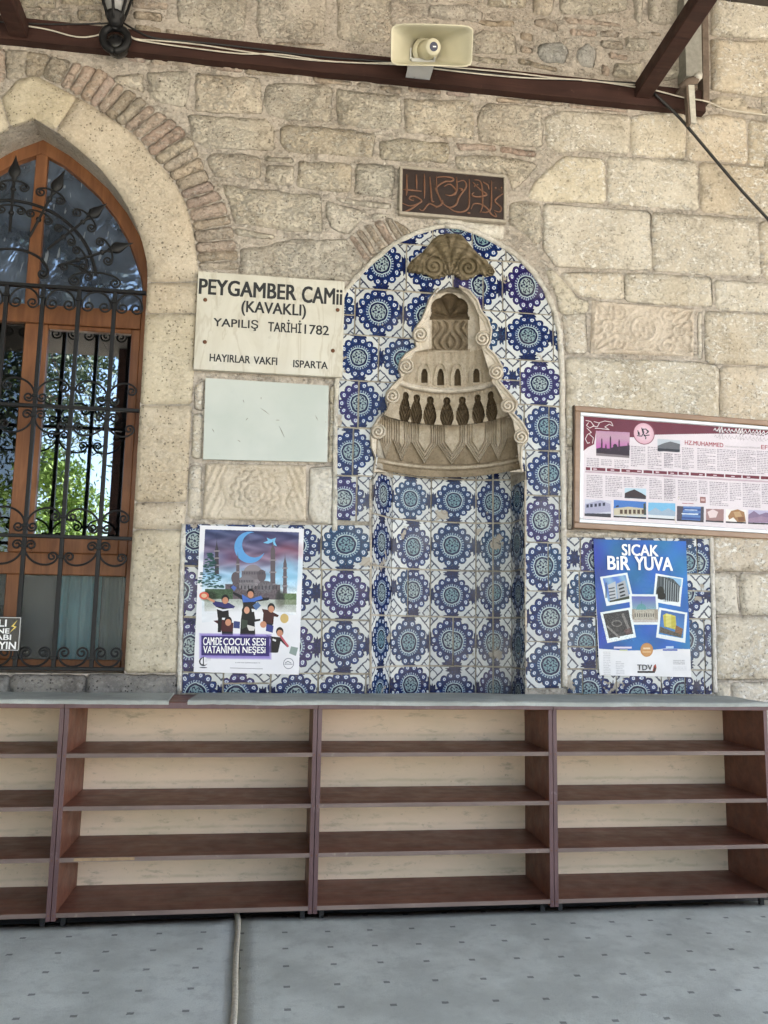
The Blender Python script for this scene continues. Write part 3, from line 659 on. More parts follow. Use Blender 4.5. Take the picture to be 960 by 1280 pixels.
# plaster bead round the tiled arch
def strip(px_pts, w0, name, mat, yb=-.006, r=.006, k=.45, parent=None):
    pts = [P3(a, b_, yb) for a, b_ in px_pts]; q = resample([(p[0], p[2]) for p in pts] + [], .03); 
    m_ = MB(); P = []
    for i in range(len(pts) - 1):
        n = max(1, int(math.dist(pts[i], pts[i + 1]) / .025))
        for j in range(n):
            t_ = j / n; P.append([pts[i][a] * (1 - t_) + pts[i + 1][a] * t_ for a in range(3)])
    P.append(list(pts[-1])); R_ = []
    for i, p in enumerate(P):
        e = mnoise.noise(Vector((p[0] * 23, p[2] * 23, 7))); p[1] += .002 * e; p[0] += .002 * e; R_.append(w0 * (1 + .35 * mnoise.noise(Vector((p[0] * 17, p[2] * 17, 1)))))
    m_.tube(P, R_, 8, flat=1.0); m_.v = [(x, yb + (y - yb) * k, z) for x, y, z in m_.v]
    return m_.build(name, M[mat], parent or mih, smooth=True)
zp = zz(420, 260, 3.2, [(-6, 1290), (-3, 900), (4, 700), (10, 500), (14, 375), (40, 328), (95, 264), (150, 210), (230, 144), (320, 99), (400, 76), (440, 70)])
strip(zp, .013, 'plaster_border', 'plaster')
zp = zz(420, 260, 3.2, [(436, 70), (490, 74), (560, 96), (640, 136), (720, 186), (790, 256), (842, 336), (876, 418), (895, 500), (905, 700), (905, 900), (909, 1120), (911, 1300), (914, 1915)])
strip(zp, .016, 'plaster_border', 'plaster', k=.6)
strip([(889, 670), (892, 770), (894, 866)], .013, 'plaster_border', 'plaster')
strip([(704, 668), (800, 669), (888, 670)], .016, 'plaster_border', 'mortar')
strip([(229.5, 655), (226, 760), (224, 864)], .012, 'plaster_border', 'plaster')
strip([(463, 600), (463, 700), (463, 860)], .007, 'plaster_border', 'mortar', yb=-.003)
strip([(656.8, 600), (657, 700), (658, 860)], .007, 'plaster_border', 'mortar', yb=-.003)
stone(WP([(540, 273), (558, 270), (632, 282), (630, 300), (606, 296), (590, 289), (566, 283), (552, 283)]), 'plaster', name='plaster_patch', h=.006, rough=.003, bev=.01, grid=.02, parent=mih)

# ------------------------------------------------------------------ carved hood: relief carved in depth, traced tier by tier
def hood_mat(name, c1, c2, dark, amt):
    g = G(name, .85, 0, .15); p = g.pos(); n = g.noise(p, 18, 6, .7); f_ = g.noise(p, 75, 4, .75)
    c = g.mix(g.mapr(n, .35, .65), c1, c2); c = g.mix(g.mul(g.mapr(g.noise(p, 6, 4, .6), .48, .66), amt), c, dark)
    c = g.mix(g.mul(g.mapr(f_, .5, .66), .5), c, tuple(x * .55 for x in c2)); g.col(c); g.bump(g.add(n, g.mul(f_, .6)), .007); return g.mat
M['hood'] = hood_mat('shaded_patina_stone', (.44, .38, .295), (.34, .29, .215), (.23, .185, .13), .6)  # tone darkened to carry recess shading as well as patina
M['hood_pale'] = hood_mat('limewashed_carving', (.60, .545, .46), (.50, .44, .355), (.36, .31, .24), .35)
M['brown'] = hood_mat('brown_painted_carving', (.120, .088, .052), (.075, .054, .032), (.15, .115, .07), .5)
M['tan'] = hood_mat('tan_carving', (.26, .21, .145), (.19, .15, .10), (.34, .28, .2), .5)
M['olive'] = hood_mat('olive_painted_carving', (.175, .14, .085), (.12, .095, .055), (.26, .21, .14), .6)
def lerp_tab(tab, y):
    if y <= tab[0][0]: return tab[0][1]
    for (a, p), (b, q) in zip(tab[:-1], tab[1:]):
        if y <= b: return p + (q - p) * (y - a) / (b - a)
    return tab[-1][1]
IL = [(360, 549), (368, 542), (380, 538), (436, 536), (440, 518), (478, 501), (486, 495), (512, 483), (528, 472), (540, 471.5), (572, 470), (596, 468)]
IR = [(360, 574), (368, 583), (380, 592), (396, 599), (430, 601), (440, 604), (478, 616), (486, 622), (512, 634), (526, 641), (545, 645), (572, 648), (598, 652)]
CX = [(360, 562), (380, 565), (396, 569), (432, 569), (440, 561.5), (500, 560.5), (600, 562)]
DP = [(360, .05), (398, .075), (440, .085), (441.5, .10), (484, .12), (491, .115), (493, .15), (529, .165), (531, .185), (570, .19), (576, .205), (600, .215)]
def sag(v, k=1.0): return v
FIG = [506.5, 520.5, 537.5, 558.5, 578, 597.5, 614]
LOZ = [(482, 9), (502, 11), (530.5, 15.5), (564.8, 17.5), (598, 16), (623, 11)]
LANC = [530.5, 550.8, 572, 595.5]
def hood_depth(px, py):
    """depth (m, + into the wall), part key, material slot (0 stone 1 pale 2 brown)"""
    u0 = (px - 561) / 90
    xl, xr_ = lerp_tab(IL, py), lerp_tab(IR, py); c = lerp_tab(CX, py)
    u = (px - c) / ((xr_ - c) if px > c else (c - xl))
    if abs(u) >= 1: return None
    prof = (1 - abs(u) ** 2.6) ** .55
    # curved (sagging) tier lines: py measured at the centre
    sg = {'E': 4, 'D': 9, 'C': 12, 'B': 14}
    ye = py
    yDE = 441 - 5 * u * u; yCD0 = 485 - 9 * u * u; yCD1 = 491.5 - 10 * u * u; yBC = 531.5 - 13 * u * u; yBR = 581 - 10 * u * u; yR1 = 597 - 11 * u * u
    nz = .0012 * mnoise.noise(Vector((px * .3, py * .3, 2))) + .0008 * mnoise.noise(Vector((px * .8, py * .8, 2)))
    if py < yDE:
        D = .07 + .02 * (py - 360) / 80; y = D * prof + nz; sl = 1; key = 'E'
        sx, sy = px - 562, py - 396
        a = math.atan2(-sy, sx); rr = math.hypot(sx, sy)
        Rl = (24 if True else 0) * (1 + .22 * math.sin(a)) * (.9 + .1 * abs(math.cos(3.5 * (a - math.pi / 2)))) + 0
        if sy < 2 and rr < Rl:
            y += .030 + .012 * min(1, (Rl - rr) / 3) - .028 * abs(math.cos(3.5 * (a - math.pi / 2))) ** .8 * min(1, rr / 10); sl = 2; key = 'shell'
        elif 396 <= py < 400 and 537 < px < 587: y += .006; sl = 2
        elif py >= 400 and 539.5 < px < 585 and py < 438:
            e = min(1, min(px - 539.5, 585 - px, 438 - py, py - 400) / 2.5); wv = mnoise.noise(Vector((px * .22, py * .16, 9)))
            s_ = abs(px - 562) / 20; y += .018 * e - .026 * abs(math.sin((s_ + .25 * math.sin((py - 400) * .17)) * 7)) * e; sl = 3; key = 'urn'
            if abs(px - 562) > 14 and wv > .0: y -= .008 * e
        elif py >= 436 and abs(px - 562) < 26: y -= .008 * math.cos((px - 562) * .2); sl = 0
        return y, key, sl
    if py < yCD0:
        t = (py - yDE) / (yCD0 - yDE); D = .095 + .022 * t; y = D * prof + nz; sl = 0; key = 'D'
        y += .0045 * math.cos((px - 530.5) / 10.3 * 2 * math.pi) * (t < .95)
        for cx in LANC:
            h0, h1 = 461, 482 - (cx - 562) ** 2 * .004
            if h0 - 7 < py < h1:
                w = 4.0 * math.sqrt(max(0, 1 - max(0, (h1 - 8 - py) / (h1 - 8 - h0)) ** 1.6)) if py > h0 else 0
                dx = abs(px - cx)
                if dx < w: y += .028; sl = 2
                w2 = 8.5 * math.sqrt(max(0, 1 - max(0, (h1 - 8 - py) / (h1 - 1 - h0)) ** 1.6))
                y -= .009 * ridge(dx - w2, 1.3)
        return y, key, sl
    if py < yCD1:
        t = (py - yCD0) / (yCD1 - yCD0); D = .112; return D * prof - .014 * math.sin(t * math.pi) + nz, 'bead', 1
    if py < yBC:
        t = (py - yCD1) / (yBC - yCD1); D = .145 + .02 * t; y = D * prof + nz; sl = 0; key = 'C'
        if t < .18: y -= .007 * abs(math.cos((px - 561) * .62)) * math.sin(t / .18 * math.pi)
        for cx in FIG:
            uu = (cx - 560) / 62; sw = 1 - .22 * uu * uu; dx = abs(px - cx - (t - .5) * 3 * uu) / sw
            tt = (t - .13) / .87
            if tt > 0:
                w = 4.2 * math.sqrt(max(0, 1 - ((tt - .14) / .14) ** 2)) if tt < .25 else (3.2 + 5.0 * math.sin(min(1, (tt - .22) / .62) * math.pi * .62)) * (1 if tt < .8 else 1 - (tt - .8) * 1.6)
                if dx < w:
                    y += .022 + .008 * min(1, (w - dx) / 1.5) - .016 * abs(math.cos(dx * .9 + py * .35)); sl = 2
                elif t > .55: y -= .012
        return y, key, sl
    if py < yBR:
        t = (py - yBC) / (yBR - yBC); D = .175 + .02 * t; y = D * prof + nz; sl = 0; key = 'B'
        best = -9; 
        for cx, w in LOZ:
            dx = abs(px - cx) / w
            s_ = min((1 - dx) * w, ((1 - .50 * dx) - t) * 26)
            best = max(best, s_)
        if best < 0: y += .016; sl = 2 if t > .5 else 0
        else:
            for g0 in (2.0, 4.4, 7.4): y += .016 * ridge(best - g0, .75)
            y -= .006 * min(1, best / 1.2)
        if sl == 2: sl = 3
        return y, key, sl
    t = (py - yBR) / (yR1 - yBR)
    if t > 1: return None
    y = (.188 + .012 * t) * prof + nz + (-.012 * math.sin(min(1, t * 2.2) * math.pi) if t < .45 else .004)
    return y, 'rim', (3 if t > .35 else 0) if t > .12 else 3
def build_hood():
    st = .5; x0, y0 = 455, 350; nx, ny = int(212 / st), int(250 / st)
    silp = [(a, b) for a, b in sil if True]; grid = [(x0 + i * st, y0 + j * st) for j in range(ny + 1) for i in range(nx + 1)]
    ins = inside(silp, grid); dd = dist_to([silp], grid)
    vols = [(525, 418, 10, 1), (507.5, 457.7, 9.5, 1), (490.5, 495, 9, 1), (472.5, 539.5, 9.5, 1), (603, 423, 9.5, -1), (620, 465, 9.5, -1), (635, 507, 9, -1), (651, 546, 9, -1)]
    Y = {}; K = {}; SL = {}
    for n_, ((px, py), ok, d) in enumerate(zip(grid, ins, dd)):
        # flange and volutes
        fl = -.026 + .022 * max(0, 1 - d / 1.6) + .0008 * mnoise.noise(Vector((px * .5, py * .5, 1)))
        fl += .014 * min(1, max(0, (d - 2.6) / 4)) - .007 * ridge(d - 2.0, .8) - .006 * ridge(d - 6.5, .9)        # fillets and cavetto
        vol = None
        for k, (cx, cy, r_, s_) in enumerate(vols):
            q = math.hypot(px - cx, py - cy)
            if q < r_:
                a = math.atan2(-(py - cy), (px - cx) * s_); ph = (q / r_ * 2.1 - a / (2 * math.pi)) % 1
                vol = (k, -.034 - .010 * (1 - q / r_) + .020 * ridge(ph - .5, .17) + .010 * max(0, 1 - (r_ - q) / 1.2)); break
        if vol: Y[n_] = vol[1]; K[n_] = 'vol%d' % vol[0]; SL[n_] = 1
        elif ok and py < 590:
            h = hood_depth(px, py)
            if h is None: Y[n_] = fl; K[n_] = 'frame'; SL[n_] = 1
            else: Y[n_] = h[0] - .02 * (1 - min(1, h[0] / .05)) if h[0] < .05 else h[0]; K[n_] = h[1]; SL[n_] = h[2]
        elif ok:
            h = hood_depth(px, py)
            if h: Y[n_] = h[0]; K[n_] = h[1]; SL[n_] = h[2]
    names = {'E': 'carved_tier', 'D': 'carved_tier', 'C': 'carved_tier', 'B': 'carved_tier', 'bead': 'bead_moulding', 'rim': 'rim_moulding', 'shell': 'scallop_shell', 'urn': 'carved_panel', 'frame': 'scroll_frame'}
    lab = {'E': 'plain concave back round the shell', 'D': 'tier with four dark pointed slots', 'C': 'tier with seven dark leaf figures', 'B': 'tier with nested pointed shields', 'rim': 'brown rim of the hood above the tiled recess', 'shell': 'brown scallop shell at the top', 'urn': 'brown leaf panel below the shell'}
    parts = {}
    W_ = nx + 1
    for j in range(ny):
        for i in range(nx):
            q = [j * W_ + i, (j + 1) * W_ + i, (j + 1) * W_ + i + 1, j * W_ + i + 1]
            if all(a in Y for a in q):
                ks = [K[a] for a in q]; k = ks[0]
                parts.setdefault(k, []).append((q, max((SL[a] for a in q))))
    pos = {n_: P3(grid[n_][0], grid[n_][1], Y[n_]) for n_ in Y}
    for k, qs in parts.items():
        used = sorted({a for q, _ in qs for a in q}); mp = {a: b for b, a in enumerate(used)}
        vs = [pos[a] for a in used]; fs = [tuple(mp[a] for a in q) for q, _ in qs]; mi = [s_ for _, s_ in qs]
        # side walls back to the wall core along free edges of the frame and volutes
        if k == 'frame' or k.startswith('vol'):
            E = {}
            allq = set()
            for kk, qq in parts.items():
                for q, _ in qq:
                    for a in range(4): allq.add((q[a], q[(a + 1) % 4]))
            for q, _ in qs:
                for a in range(4):
                    e = (q[a], q[(a + 1) % 4])
                    if (e[1], e[0]) not in allq: E[e] = 1
            for (a, b_) in E:
                n0 = len(vs); pa, pb = pos[a], pos[b_]; vs += [(pa[0], .006, pa[2]), (pb[0], .006, pb[2])]; fs.append((mp[b_], mp[a], n0, n0 + 1)); mi.append(1)
        o = mesh(names.get(k, 'scroll'), vs, fs, [M['hood'], M['hood_pale'], M['brown'], M['tan']], mih, smooth=True, midx=mi)
        if k in lab: o['label'] = lab[k]
build_hood()
# underside of the rim, from its lower edge back to the recess wall
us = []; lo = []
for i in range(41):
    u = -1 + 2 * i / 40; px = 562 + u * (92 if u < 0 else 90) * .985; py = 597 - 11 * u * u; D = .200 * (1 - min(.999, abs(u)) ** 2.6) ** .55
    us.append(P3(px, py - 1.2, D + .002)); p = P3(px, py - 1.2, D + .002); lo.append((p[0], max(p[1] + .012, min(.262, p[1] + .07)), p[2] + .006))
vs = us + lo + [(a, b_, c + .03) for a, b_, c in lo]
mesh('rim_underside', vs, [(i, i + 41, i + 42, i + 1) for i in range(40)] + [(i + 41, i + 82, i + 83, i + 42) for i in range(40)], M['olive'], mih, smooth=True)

# leaf pediment over the hood
def build_pediment():
    out = zz(420, 260, 3.2, [(285, 236), (300, 212), (330, 190), (362, 160), (388, 124), (412, 108), (440, 102), (475, 102), (502, 106), (524, 132), (548, 162), (575, 188), (604, 210), (625, 235), (636, 256), (628, 270), (598, 276), (572, 262), (552, 276), (520, 284), (490, 280), (466, 262), (446, 268), (415, 280), (385, 280), (352, 266), (322, 258), (295, 252)])
    W2, F2 = region([tuple(p) for p in resample(out, 1.2)], (), 1.0); d = dist_to([out], W2); vs = []; 
    for v, dd in zip(W2, d):
        x, y = v; h = .016 * min(1, dd / 1.5)
        for cx, cy, r_, s_ in ((542, 333, 13, -1), (585, 334.5, 13, 1), (612.5, 339, 5.5, 1), (513, 334, 5, -1)):
            q = math.hypot(x - cx, y - cy)
            if q < r_: a = math.atan2(-(y - cy), (x - cx) * s_); ph = (q / r_ * 2.0 - a / 6.283) % 1; h = .032 + .010 * (1 - q / r_) - .022 * ridge(ph - .5, .15); break
        else:
            a = math.atan2(350 - y, x - 563); r_ = math.hypot(x - 563, y - 350)
            h += .024 * abs(math.sin(a * 9 + r_ * .05 * math.copysign(1, x - 563))) + .006 * math.sin(r_ * .9 + a * 5)
        vs.append((*W(x, y, -h), -h))
    pts = [Vector((a, b_)) for a, b_, _ in vs]; v3, fs, _ = skirted(pts, F2, [c for _, _, c in vs], .01)
    fs = [f[::-1] for f in fs]
    mesh('leaf_pediment', v3, fs, M['olive'], mih, smooth=True)['label'] = 'olive leaf and scroll relief set in white plaster'
    pb = shrink(out, -4.5); stone(WP([(a, b_) for a, b_ in pb]), 'plaster', name='plaster_patch', h=.004, rough=.002, bev=.008, grid=.03, jit=.004, parent=mih, y0=-.004)
build_pediment()

# ------------------------------------------------------------------ more materials
M['wood'] = None
def wood_mat(name, c1, c2, rough=.35, sc=(1, 1, .12), spec=.5, coat=0.0, worn=None):
    g = G(name, rough, 0, spec); p = g.scale(g.pos(), sc); n = g.noise(p, 22, 6, .6, .8); m_ = g.noise(g.pos(), 4, 3)
    c = g.mix(g.mapr(n, .3, .7), c1, c2); c = g.hsv(c, .5, 1, g.mapr(m_, .3, .7, .82, 1.12, False))
    if worn: c = g.mix(g.mul(g.mapr(g.noise(g.pos(), 16, 6, .7), .6, .72), .7), c, worn)
    g.col(c); g.rough(g.mapr(g.noise(g.pos(), 12, 3), .3, .7, rough - .08, rough + .12, False)); g.b.inputs['Coat Weight'].default_value = coat
    g.bump(n, .0015); return g.mat
M['wood'] = wood_mat('orange_varnished_wood', (.235, .10, .042), (.15, .060, .026), .45, spec=.3)
M['laminate'] = wood_mat('dark_red_laminate', (.20, .075, .045), (.135, .05, .032), .45, (.12, 1, 1))
M['laminate_edge'] = wood_mat('worn_laminate_edge', (.19, .135, .11), (.14, .095, .078), .55, (.1, 1, 1), worn=(.30, .25, .2))
M['divider'] = wood_mat('purple_brown_laminate', (.115, .058, .058), (.085, .042, .044), .45, (1, 1, .1), worn=(.24, .17, .17))
M['beam'] = wood_mat('brown_painted_beam', (.055, .026, .020), (.034, .017, .014), .6, (.1, 1, 1), worn=(.09, .05, .04), spec=.2)
M['iron'] = simple('black_painted_iron', (.010, .010, .0105), .5, 0, .3, 60, .0006, spec=.25)
M['black'] = simple('black_plastic', (.012, .012, .013), .3)
M['cable_black'] = simple('black_cable', (.015, .014, .014), .55)
M['cable_white'] = simple('dirty_white_cable', (.50, .46, .38), .6, 0, .3, 12)
M['cream_plastic'] = simple('yellowed_cream_plastic', (.56, .53, .40), .45, 0, .07, 8, spec=.3)
M['badge'] = simple('dark_blue_badge', (.02, .025, .06), .5)
M['screw'] = simple('rusty_screw', (.14, .06, .03), .7, .4)
M['rust'] = simple('rusted_iron', (.17, .13, .10), .85, .3, .4, 40, .002)
M['whitewashed'] = simple('flaking_white_paint', (.46, .44, .38), .8, 0, .25, 50, .002)
M['greypost'] = simple('weathered_grey_timber', (.27, .26, .225), .85, 0, .25, 30, .003)
M['frame_tan'] = wood_mat('tan_wooden_frame', (.30, .195, .125), (.25, .155, .095), .4, (.15, 1, 1))
M['frame_dark'] = simple('dark_wood_edge', (.07, .045, .03), .5)
M['silver'] = simple('silver_inner_frame', (.60, .62, .63), .35, .25, .06)
M['ink'] = simple('black_letter_paint', (.012, .012, .012), .5, 0, .3, 80)
M['white_print'] = simple('white_print', (.80, .80, .80), .5, 0, .03)
M['red_print'] = simple('dark_red_print', (.30, .045, .065), .5, 0, .05)
M['grey_print'] = simple('grey_print', (.30, .27, .28), .5, 0, .05)
M['navy'] = simple('navy_print', (.06, .04, .22), .5, 0, .05)
M['copper'] = simple('copper_lettering', (.17, .08, .045), .5, .1, .3, 40)
M['plaque_wood'] = wood_mat('dark_carved_board', (.030, .015, .010), (.020, .010, .007), .5, (.2, 1, 1), worn=(.09, .045, .02))
M['pale_frame'] = simple('weathered_pale_frame', (.34, .30, .24), .7, 0, .2, 40)
def marble(name, c1, c2, vein, vs=.5, rough=.35):
    g = G(name, rough, 0, .5); p = g.pos(); n = g.noise(g.scale(p, (1, 1, .5)), 5, 6, .6, 1.5)
    v = g.mapr(g.m('ABSOLUTE', g.sub(g.noise(g.scale(p, (1.6, 1, .45)), 3.2, 5, .55, 1.2), .5)), .035, 0)
    c = g.mix(g.mapr(n, .35, .7), c1, c2); c = g.mix(g.mul(v, vs), c, vein)
    c = g.mix(g.mul(g.mapr(g.noise(p, 26, 4, .7), .6, .75), .25), c, vein)
    g.col(c); g.rough(g.mapr(g.noise(p, 9, 3), .3, .7, rough - .1, rough + .15)); return g.mat
M['marble'] = marble('cream_marble', (.57, .545, .46), (.50, .47, .385), (.38, .33, .24), .45)
M['marble_edge'] = simple('marble_edge', (.36, .33, .27), .6, 0, .2)
def panel_mat():
    g = G('pale_green_white_panel', .3, 0, .3); p = g.pos(); n = g.noise(p, 3, 4)
    c = g.mix(g.mapr(n, .3, .7), (.44, .475, .43), (.50, .525, .48))
    sc = g.noise(g.scale(p, (1, 1, .9), None), 24, 6, .75); ch = g.mul(g.mapr(sc, .70, .73), g.gt(g.noise(p, 7, 2), .5))
    c = g.mix(ch, c, (.2, .21, .19)); c = g.mix(g.mul(g.mapr(g.noise(p, 11, 5, .7), .58, .72), .3), c, (.42, .45, .42))
    g.col(c); return g.mat
M['panel'] = panel_mat()
def carpet_mat(name, c1, c2, dots=True, x0=0., y0=0., pitch=.178, shade=0):
    g = G(name, .95, 0, .1); p = g.pos(); n = g.noise(p, 2.2, 4, .6); f_ = g.noise(p, 240, 3, .7); mm = g.noise(p, 14, 5, .7)
    c = g.mix(g.mapr(n, .35, .65), tuple(x * 1.08 for x in c1), tuple(x * .92 for x in c2)); c = g.mix(g.mul(g.mapr(mm, .48, .7), .45), c, tuple(x * .76 for x in c2)); c = g.mix(g.mul(g.mapr(g.noise(g.scale(p, (1, .35, 1)), 5, 6, .7), .56, .7), .4), c, tuple(x * .72 for x in c2))
    c = g.mix(g.mul(g.mapr(f_, .4, .7), .35), c, tuple(x * .6 for x in c1))
    if dots:
        s = g.xyz(p); w = g.noise(p, 90, 2)
        def cell(q, o, pt): return g.sub(g.m('FLOORED_MODULO', g.add(g.sub(q, o), pt / 2), pt), pt / 2)
        dx = g.m('ABSOLUTE', cell(s[0], x0, pitch)); dy = g.m('ABSOLUTE', cell(s[1], y0, pitch * .97))
        k = g.mul(g.lt(g.add(dx, g.mul(w, .006)),   .0145), g.lt(g.add(dy, g.mul(w, .006)), .0115))
        c = g.mix(g.mul(k, .6), c, (.06, .06, .062))
    g.col(c); g.bump(g.add(f_, g.mul(mm, 1.5)), .006); return g.mat
dxy = WF(356, 1165); dl = WF(143, 1169)
M['carpet'] = carpet_mat('grey_blue_carpet', (.63, .655, .59), (.54, .56, .50), True, dxy[0], dxy[1])
M['carpet_left'] = carpet_mat('sheen_lightened_carpet', (.66, .69, .63), (.56, .585, .53), True, dl[0], dl[1])  # bright sheen of the left carpet is put into its base colour
M['runner'] = carpet_mat('grey_runner', (.48, .50, .455), (.40, .415, .38), False)
M['binding'] = simple('beige_carpet_binding', (.46, .42, .33), .95, 0, .3, 80, .003)
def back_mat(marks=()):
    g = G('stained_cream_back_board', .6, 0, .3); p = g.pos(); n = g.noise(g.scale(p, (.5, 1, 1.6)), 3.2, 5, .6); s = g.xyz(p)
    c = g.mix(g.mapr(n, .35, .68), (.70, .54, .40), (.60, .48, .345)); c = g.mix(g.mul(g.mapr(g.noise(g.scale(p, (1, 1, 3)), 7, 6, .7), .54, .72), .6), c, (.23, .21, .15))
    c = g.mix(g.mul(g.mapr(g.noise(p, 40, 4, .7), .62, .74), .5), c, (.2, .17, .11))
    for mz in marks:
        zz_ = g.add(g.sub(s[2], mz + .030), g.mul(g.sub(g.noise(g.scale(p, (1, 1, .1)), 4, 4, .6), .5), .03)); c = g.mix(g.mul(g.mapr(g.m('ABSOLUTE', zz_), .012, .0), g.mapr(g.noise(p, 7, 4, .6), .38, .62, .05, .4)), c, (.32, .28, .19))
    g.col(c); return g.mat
M['back'] = None
M['chip'] = simple('bare_chipboard', (.30, .20, .11), .9, 0, .3, 60)
M['shade'] = simple('dark_floor_slab', (.05, .048, .045), .9)

# ------------------------------------------------------------------ lettering
def text(body, x0, x1, z0, z1, y, mat, parent, name='lettering', bold=0.0, depth=.0006, shear=0.0, rot=0.0):
    cu = bpy.data.curves.new(name, 'FONT'); cu.body = body; cu.size = 1; cu.offset = 0; cu.extrude = .001; cu.resolution_u = 3
    ob = bpy.data.objects.new(name, cu); COL.objects.link(ob); dg = bpy.context.evaluated_depsgraph_get(); me = bpy.data.meshes.new_from_object(ob.evaluated_get(dg))
    bpy.data.objects.remove(ob); n = len(me.vertices); co = np.zeros(n * 3); me.vertices.foreach_get('co', co); co = co.reshape(-1, 3)
    a, b = co.min(0), co.max(0); X = (co[:, 0] - a[0]) / (b[0] - a[0]); Z = (co[:, 1] - a[1]) / (b[1] - a[1]); D = (co[:, 2] - a[2]) / max(1e-9, b[2] - a[2])
    x = x0 + X * (x1 - x0) + (Z - .5) * shear; z = z0 + Z * (z1 - z0); yy = y - D * depth
    if rot:
        cx, cz = (x0 + x1) / 2, (z0 + z1) / 2; dx, dz = x - cx, z - cz; x = cx + dx * math.cos(rot) - dz * math.sin(rot); z = cz + dx * math.sin(rot) + dz * math.cos(rot)
    pts = np.stack([x, yy, z], 1)
    if parent is not None: pts = np.array(local(parent, [tuple(q) for q in pts]))
    F = [tuple(p.vertices) for p in me.polygons]; bpy.data.meshes.remove(me); h = (z1 - z0) * bold; V = []; Q = []
    for k, (sx, sz) in enumerate(((-1, -1), (1, -1), (-1, 1), (1, 1), (0, 0)) if bold else ((0, 0),)):      # struck several times for a heavier stroke
        Q += [tuple(i + len(V) for i in f) for f in F]; V += [(p[0] + sx * h, p[1] - k * .00006, p[2] + sz * h * .6) for p in pts]
    me = bpy.data.meshes.new(name); me.from_pydata(V, [], Q); return link(name, me, M[mat], parent)
def textpx(body, xl, xr_, yt, yb, y, mat, parent, **k):
    h_ = yb - yt; yt -= h_ * (.27 if 'İ' in body else 0); yb += h_ * (.24 if ('Ş' in body or 'Ç' in body) else 0)
    a = W(xl, yt, y); b = W(xl, yb, y); c = W(xr_, yt, y); return text(body, a[0], c[0], b[1], a[1], y, mat, parent, **k)

